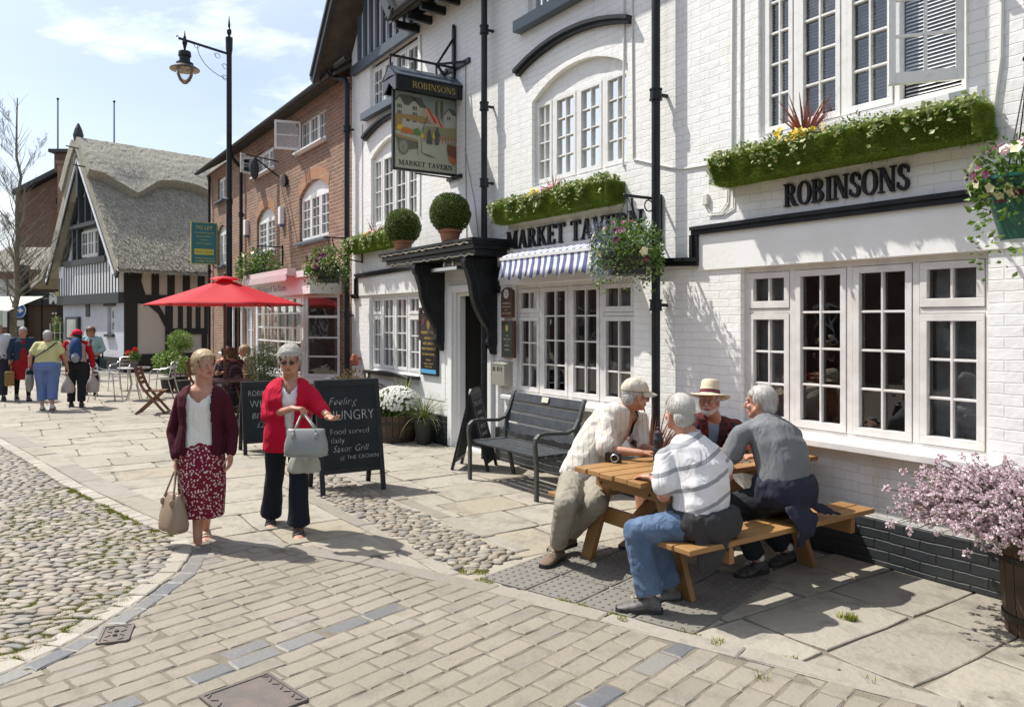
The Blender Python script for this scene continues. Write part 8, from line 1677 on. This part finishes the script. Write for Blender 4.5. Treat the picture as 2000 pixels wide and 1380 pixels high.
# ---- people farther off ----
def walker(px, dep, label, face, skinm, top, bottom, hairm, hstyle, legs='trousers', hgt=1.62, armA=None, armB=None, fat=1.15, sleeves=.6, step=.10, hk=1.0, tm=None, long=False, headd=None, stoop=0):
    g = atd(px, HOR, dep); g.z = 0; f = V(face); f.z = 0; f.normalize(); rot_ = Matrix.Rotation(math.atan2(-(px-1000)/FPX, 1), 3, 'Z'); f = rot_ @ f; headd = (rot_ @ V(headd)) if headd is not None else None; lt = V((f.y, -f.x, 0)); s = hgt/1.65
    at = lambda x, y, z: g+lt*x*s+f*y*s+V((0,0,z*s))
    J = dict(pel=at(0,0,.93), neck=at(0,.02+stoop,1.40), head=at(0,.05+stoop*1.3,1.525), shA=at(-.185,.01+stoop,1.36), shB=at(.185,.01+stoop,1.36), elA=at(-.25,-.02,1.10), elB=at(.25,-.02,1.10), wrA=at(-.25,.06,.88), wrB=at(.25,.06,.88),
             knA=at(-.10,.06+step*.5,.50), knB=at(.10,.04-step*.4,.50), anA=at(-.10,step,.09), anB=at(.10,-step,.11), toeA=at(-.11,step+.3,0), toeB=at(.11,-step+.3,0))
    if armA: J['elA'], J['wrA'] = at(*armA[0]), at(*armA[1])
    if armB: J['elB'], J['wrB'] = at(*armB[0]), at(*armB[1])
    r = figure(label, J, f, headd or f, skinm, vox=.013, fat=fat, hk=hk, hands=(V((0,0,-1)) if not armA else None, V((0,0,-1)) if not armB else None), curl=(.6,.6), face=True, loc=V((g.x, g.y, 0)))
    if hairm: hair(r, J['H'], 1.03, hairm, hstyle, 900, hairm == m_darkh)
    k = fat; mb = MB(); torso(mb, J['pel'], J['neck'], J['lat'], J['latS'], [(-.30 if long else -.12,.17*k,.14*k,0),(.05,.17*k,.14*k,0),(.3,.16*k,.135*k,.01),(.65,.165*k,.14*k,.02),(.85,.17*k**.5,.12,.01),(.96,.12,.085,0),(1.0,.07,.07,0)], fwdv=f)
    for s_ in 'AB': sleeve(mb, J, s_, .060*k**.5, .060*k**.5, sleeves, .05)
    J['top'] = solid(tm or 'top', mb, .016, top, r, wr=(.09,.012))
    mb = MB()
    if legs == 'skirt':
        torso(mb, J['pel'], J['neck'], J['lat'], J['latS'], [(-.95,.21*k,.17*k,0),(-.3,.185*k,.15*k,0),(.05,.16*k,.13*k,0)], fwdv=f)
    else:
        torso(mb, J['pel'], J['neck'], J['lat'], J['latS'], [(-.25,.15*k,.13*k,0),(-.05,.18*k,.15*k,-.01),(.14,.16*k,.135*k,0)], fwdv=f); e_ = {'trousers':1.95,'crop':1.72}[legs]
        for s_ in 'AB': leg(mb, J, s_, .105*k, .078*k, .070*k, e_)
    if bottom: solid('skirt' if legs == 'skirt' else 'trousers', mb, .016, bottom, r, wr=(.08,.012))
    return r, J
m_shoeW = mat('white_shoe', (.6,.58,.55), .6); m_shoeB = mat('black_shoe', (.02,.02,.02), .4)
away = fwd.copy()
r, J = walker(92, 15.4, 'stout older woman seen from behind in a yellow t-shirt and blue cropped trousers', away+rgt*.1, m_skin, cloth('lemon_tee', (.60,.58,.28)), cloth('sky_blue_trousers', (.14,.21,.44)), m_silver, 'short', 'crop', 1.60, fat=1.32, armA=((-.30,-.02,1.12),(-.32,.08,.88)), armB=((.31,-.02,1.12),(.36,.10,.86)), stoop=.05); shoes(r, J, m_shoeW, m_sole, .012)
mb = MB(); f = J['f']; mb.tube([J['shB']+V((0,0,.06))-f*.06, J['neck']-f*.20+V((0,0,-.14)), J['pel']-f*.20-J['lat']*.19+V((0,0,.18))], .012, 6); wbuild(mb, 'bag_strap', m_blk, r)
def carrier(wr, w_, h, m, label, name='carrier_bag', cat='carrier bag', group=None):
    t = empty(name, (wr.x, wr.y, wr.z-.08), 0, label, cat, group); mb = MB(); rs_ = []
    for zz, ww, dd in ((0,.03,.03),(-.06,.05,.04),(-.13,.35,.3),(-.22,.75,.7),(-.30,.98,.95),(-h,1,1),(-h-.02,.8,.7)): rs_.append([V((0,0,zz))+rgt*(w_/2*ww*math.cos(a))*(1+.06*math.sin(3*a+zz*20))+fwd*(w_*.3*dd*math.sin(a)) for a in [q*math.pi/10 for q in range(20)]])
    mb.rings(rs_); mb.build('bag_body', m, t, smooth=True); return t
m_plas = mat('white_plastic', (.60,.58,.56), .35, trans=.3, var=((.50,.40,.38), 6, 3))
carrier(J['wrB'], .27, .40, m_plas, 'white plastic carrier bag in the hand of the woman in the yellow t-shirt'); 
w0 = J['wrA']+V((0,0,-.14)); sh_ = empty('shoulder_bag', w0+V((0,0,-.12)), 0, 'grey and black cloth bag at the left of the woman in yellow', 'bag'); mb = MB(); mb.ell((0,0,0),(.13,.08,.22), None, 14, 10); mb.build('bag_body', cloth('grey_bag', (.25,.25,.23)), sh_, smooth=True); mb = MB(); mb.tube([(0,0,.2),(.03,0,.32)], .015, 6); mb.ell((.0,0,.15),(.1,.07,.12), None, 12, 8); mb.build('bag_top', m_blk, sh_)
r, J = walker(149, 16.0, 'person in red cap and pink gilet wearing a backpack', away+rgt*.05, m_skin, cloth('dusty_pink', (.50,.36,.33)), cloth('black_trousers', (.02,.02,.02)), m_darkh, 'short', 'trousers', 1.60, fat=1.12, armA=((-.29,.02,1.14),(-.22,.22,1.02)), armB=((.29,-.03,1.10),(.31,.02,.86)), sleeves=.2, headd=away*.75-rgt*.6, stoop=.03); shoes(r, J, m_shoeB, m_sole, .012)
mb = MB(); sleeve(mb, J, 'A', .068, .062, 1.9, .05); sleeve(mb, J, 'B', .068, .062, 1.9, .05); solid('red_sleeves', mb, .014, cloth('red_sleeve', (.45,.01,.02)), r, wr=(.06,.01)); cap(r, J['H'], 1.05, cloth('red_cotton', (.55,.01,.03)))
f = J['f']; bkp = empty('backpack', J['pel']-f*.25+V((0,0,.24)), 0, 'blue and grey backpack on the back of the person in the red cap', 'backpack'); mb = MB(); mb.ell((0,0,.08),(.17,.12,.24), None, 20, 14); mb.ell((0,0,-.06),(.18,.12,.15)); mb.v = [(v[0]*1, v[1]*1, v[2]) for v in mb.v]; mb.build('pack_body', cloth('royal_blue', (.03,.07,.19)), bkp, smooth=True)
mb = MB(); c = -f*.09; mb.ell((c.x,c.y,-.09),(.13,.08,.11), None, 16, 10); mb.build('front_pocket', cloth('silver_grey', (.30,.33,.37)), bkp, smooth=True); mb = MB(); mb.tube([J['shA']-bkp.location+V((.0,0,.06))+J['lat']*.08, V((0,0,.28))-f*.0-J['lat']*.06], .018, 6); mb.tube([J['shB']-bkp.location+V((.0,0,.06))-J['lat']*.08, V((0,0,.28))+J['lat']*.06], .018, 6); mb.build('strap', m_blk, bkp)
carrier(J['wrB'], .27, .44, m_plas, 'white plastic carrier bag in the hand of the person with the backpack')
r, J = walker(44, 17.3, 'grey-haired woman in a denim jacket and red dress walking this way', toC+rgt*.1, m_skin, cloth('denim_jacket', (.025,.045,.075)), cloth('dark_red_dress', (.28,.015,.02)), m_grey, 'short', 'skirt', 1.66, fat=1.05, sleeves=1.7, step=.14, headd=toC-rgt*.2); shoes(r, J, m_shoeB, m_sole, .012)
mb = MB(); f = J['f']; torso(mb, J['pel'], J['neck'], J['lat'], J['latS'], [(-.1,.09,.13,.05),(.4,.075,.12,.06),(.9,.06,.09,.05)], fwdv=f); solid('dress_front', mb, .014, cloth('dark_red_dress', (0,0,0)), r); mb = MB()
for s_ in 'AB': mb.cap2(J['kn'+s_]+V((0,0,.15)), J['kn'+s_], .068, .062); mb.cap2(J['kn'+s_], J['an'+s_], .062, .042)
solid('tights', mb, .014, cloth('black_tights', (.015,.015,.018)), r)
t = empty('shopping_bag', J['wrB']+V((0,0,-.36)), 0, 'green and brown shopping bag carried by the woman in the red dress', 'bag'); mb = MB(); mb.box(-.20,.02,-.1,.1,-.17,.15); mb.build('bag_body', cloth('bottle_green', (.03,.09,.04)), t, bevel=.03); mb = MB(); mb.box(.03,.17,-.09,.09,-.17,.15); mb.build('bag_side', cloth('brown_canvas', (.25,.15,.06)), t, bevel=.02); mb = MB(); mb.tube([(-.15,0,.15),(-.08,0,.30),(.06,0,.30),(.12,0,.15)], .01, 6); mb.build('handle', m_blk, t)
r, J = walker(177, 18.6, 'woman with bobbed brown hair in a pale turquoise jacket by the white cottage wall', toC, m_skin, cloth('pale_turquoise', (.34,.50,.50)), cloth('black_trousers', (0,0,0)), m_brownh, 'long', 'trousers', 1.66, fat=1.1, sleeves=1.8, armA=((-.27,.0,1.10),(-.2,.2,1.02))); shoes(r, J, m_shoeB, m_sole, .012)
mb = MB(); f = J['f']; torso(mb, J['pel'], J['neck'], J['lat'], J['latS'], [(-.1,.06,.15,.05),(.4,.05,.145,.06),(.9,.045,.10,.05)], fwdv=f); solid('scarf', mb, .014, cloth('olive_scarf', (.13,.12,.06)), r)
t = empty('tote_bag', J['wrA']+V((0,0,-.28))+rgt*.06, 0, 'dark teal handbag on the arm of the woman in turquoise', 'handbag'); mb = MB(); mb.box(-.18,.18,-.07,.07,-.16,.14); mb.build('bag_body', mat('dark_teal', (.01,.04,.045), .35), t, bevel=.03); mb = MB(); mb.tube([(-.1,0,.14),(-.06,0,.3),(.06,0,.3),(.1,0,.14)], .01, 6); mb.build('handle', m_blk, t)
r, J = walker(-4, 17.4, 'man in a white shirt cut off by the left edge of the picture', toC, m_skin2, cloth('white_shirt', (.65,.65,.66)), cloth('dark_trousers', (.04,.04,.05)), m_grey, 'short', 'trousers', 1.75, fat=1.12, sleeves=.7); shoes(r, J, m_shoeB, m_sole, .012)
carrier(J['wrA'], .26, .42, mat('orange_plastic', (.55,.13,.02), .4), 'orange carrier bag held at the left edge of the picture')
def sitter(px, dep, label, face, top, hairm, hstyle, headd=None, sleeves=.5, z0=.56, pat=None, bottom=None, lean=.08):
    g = atd(px, HOR, dep); g.z = 0; f = V(face); f.z = 0; f.normalize(); lt = V((f.y, -f.x, 0)); at = lambda x, y, z: g+lt*x+f*y+V((0,0,z))
    J = dict(pel=at(0,0,z0), neck=at(0,lean+.06,1.05), head=at(0,lean+.10,1.17), shA=at(-.18,lean+.05,1.0), shB=at(.18,lean+.05,1.0), elA=at(-.22,lean+.20,.80), elB=at(.22,lean+.20,.80), wrA=at(-.08,lean+.36,.80), wrB=at(.08,lean+.38,.80), knA=at(-.10,.42,.52), knB=at(.10,.42,.52), anA=at(-.10,.38,.09), anB=at(.10,.40,.09), toeA=at(-.1,.6,0), toeB=at(.1,.6,0))
    r = figure(label, J, f, headd or f, m_skin, vox=.013, loc=V((g.x, g.y, 0)), hands=(None, None), palm=(V((0,0,-1)), V((0,0,-1)))); hair(r, J['H'], 1.03, hairm, hstyle, 900)
    mb = MB(); torso(mb, J['pel'], J['neck'], J['lat'], J['latS'], [(-.1,.17,.14,0),(.3,.16,.13,.01),(.65,.165,.135,.01),(.85,.165,.11,.01),(.95,.11,.08,0)], fwdv=f)
    if sleeves: 
        for s_ in 'AB': sleeve(mb, J, s_, .065, .06, sleeves)
    solid('top', mb, .015, top, r, wr=(.08,.01)); mb = MB(); torso(mb, J['pel'], J['neck'], J['lat'], J['latS'], [(-.2,.15,.13,0),(.1,.16,.13,0)], fwdv=f)
    for s_ in 'AB': leg(mb, J, s_, .09, .07, .06, 1.92)
    solid('trousers', mb, .015, bottom or cloth('dark_trousers', (0,0,0)), r); shoes(r, J, m_shoeB, None, .012); return r
sitter(428, 15.3, 'seated woman with dark hair and black sleeveless top under the red parasol', rgt*.9+toC*.25, cloth('black_vest', (.015,.015,.02)), m_darkh, 'bob', rgt*.8+toC*.5, 0)
sitter(461, 14.5, 'seated brown-haired woman in dark striped top by the parasol pole', -rgt*.8+fwd*.6, pattern('dark_stripe', (.045,.04,.05), 'check', (.16,.07,.07), .06, .3, (0,0,1), (.16,.15,.17)), m_brownh, 'bob', -rgt*.6+fwd*.7)
sitter(494, 16.0, 'seated blonde woman in a cream top at the tea room table', -rgt*.8+toC*.3, cloth('cream_top', (.52,.42,.30)), m_blond, 'long', -rgt*.9+toC*.2, .1)
tq = atd(447, HOR, 15.5); t = empty('wooden_table', (tq.x, tq.y, 0), LR, 'brown wooden table with white plates between the seated women', 'table'); mb = MB()
for k in range(6): mb.box(-.4+k*.135,-.275+k*.135,-.35,.35,.70,.725)
mb.build('table_top', m_teak, t)
for sx in (-.33,.33): mb = MB(); mb.bar((sx,-.28,0),(sx,.28,.68),.03,.05); mb.bar((sx,.28,0),(sx,-.28,.68),.03,.05); mb.build('leg', m_teak, t)
for i, dx in enumerate((-.15,.18)): q = tq+rgt*dx; p = empty('dinner_plate', (q.x, q.y, .726), 0, ('white plate nearer the dark-haired seated woman','white plate nearer the parasol pole')[i], 'plate', 'plates on the wooden table'); mb = MB(); mb.lathe([(.05,0),(.11,.012),(.115,.015),(.05,.004)], n=20); mb.build('plate', mw, p)
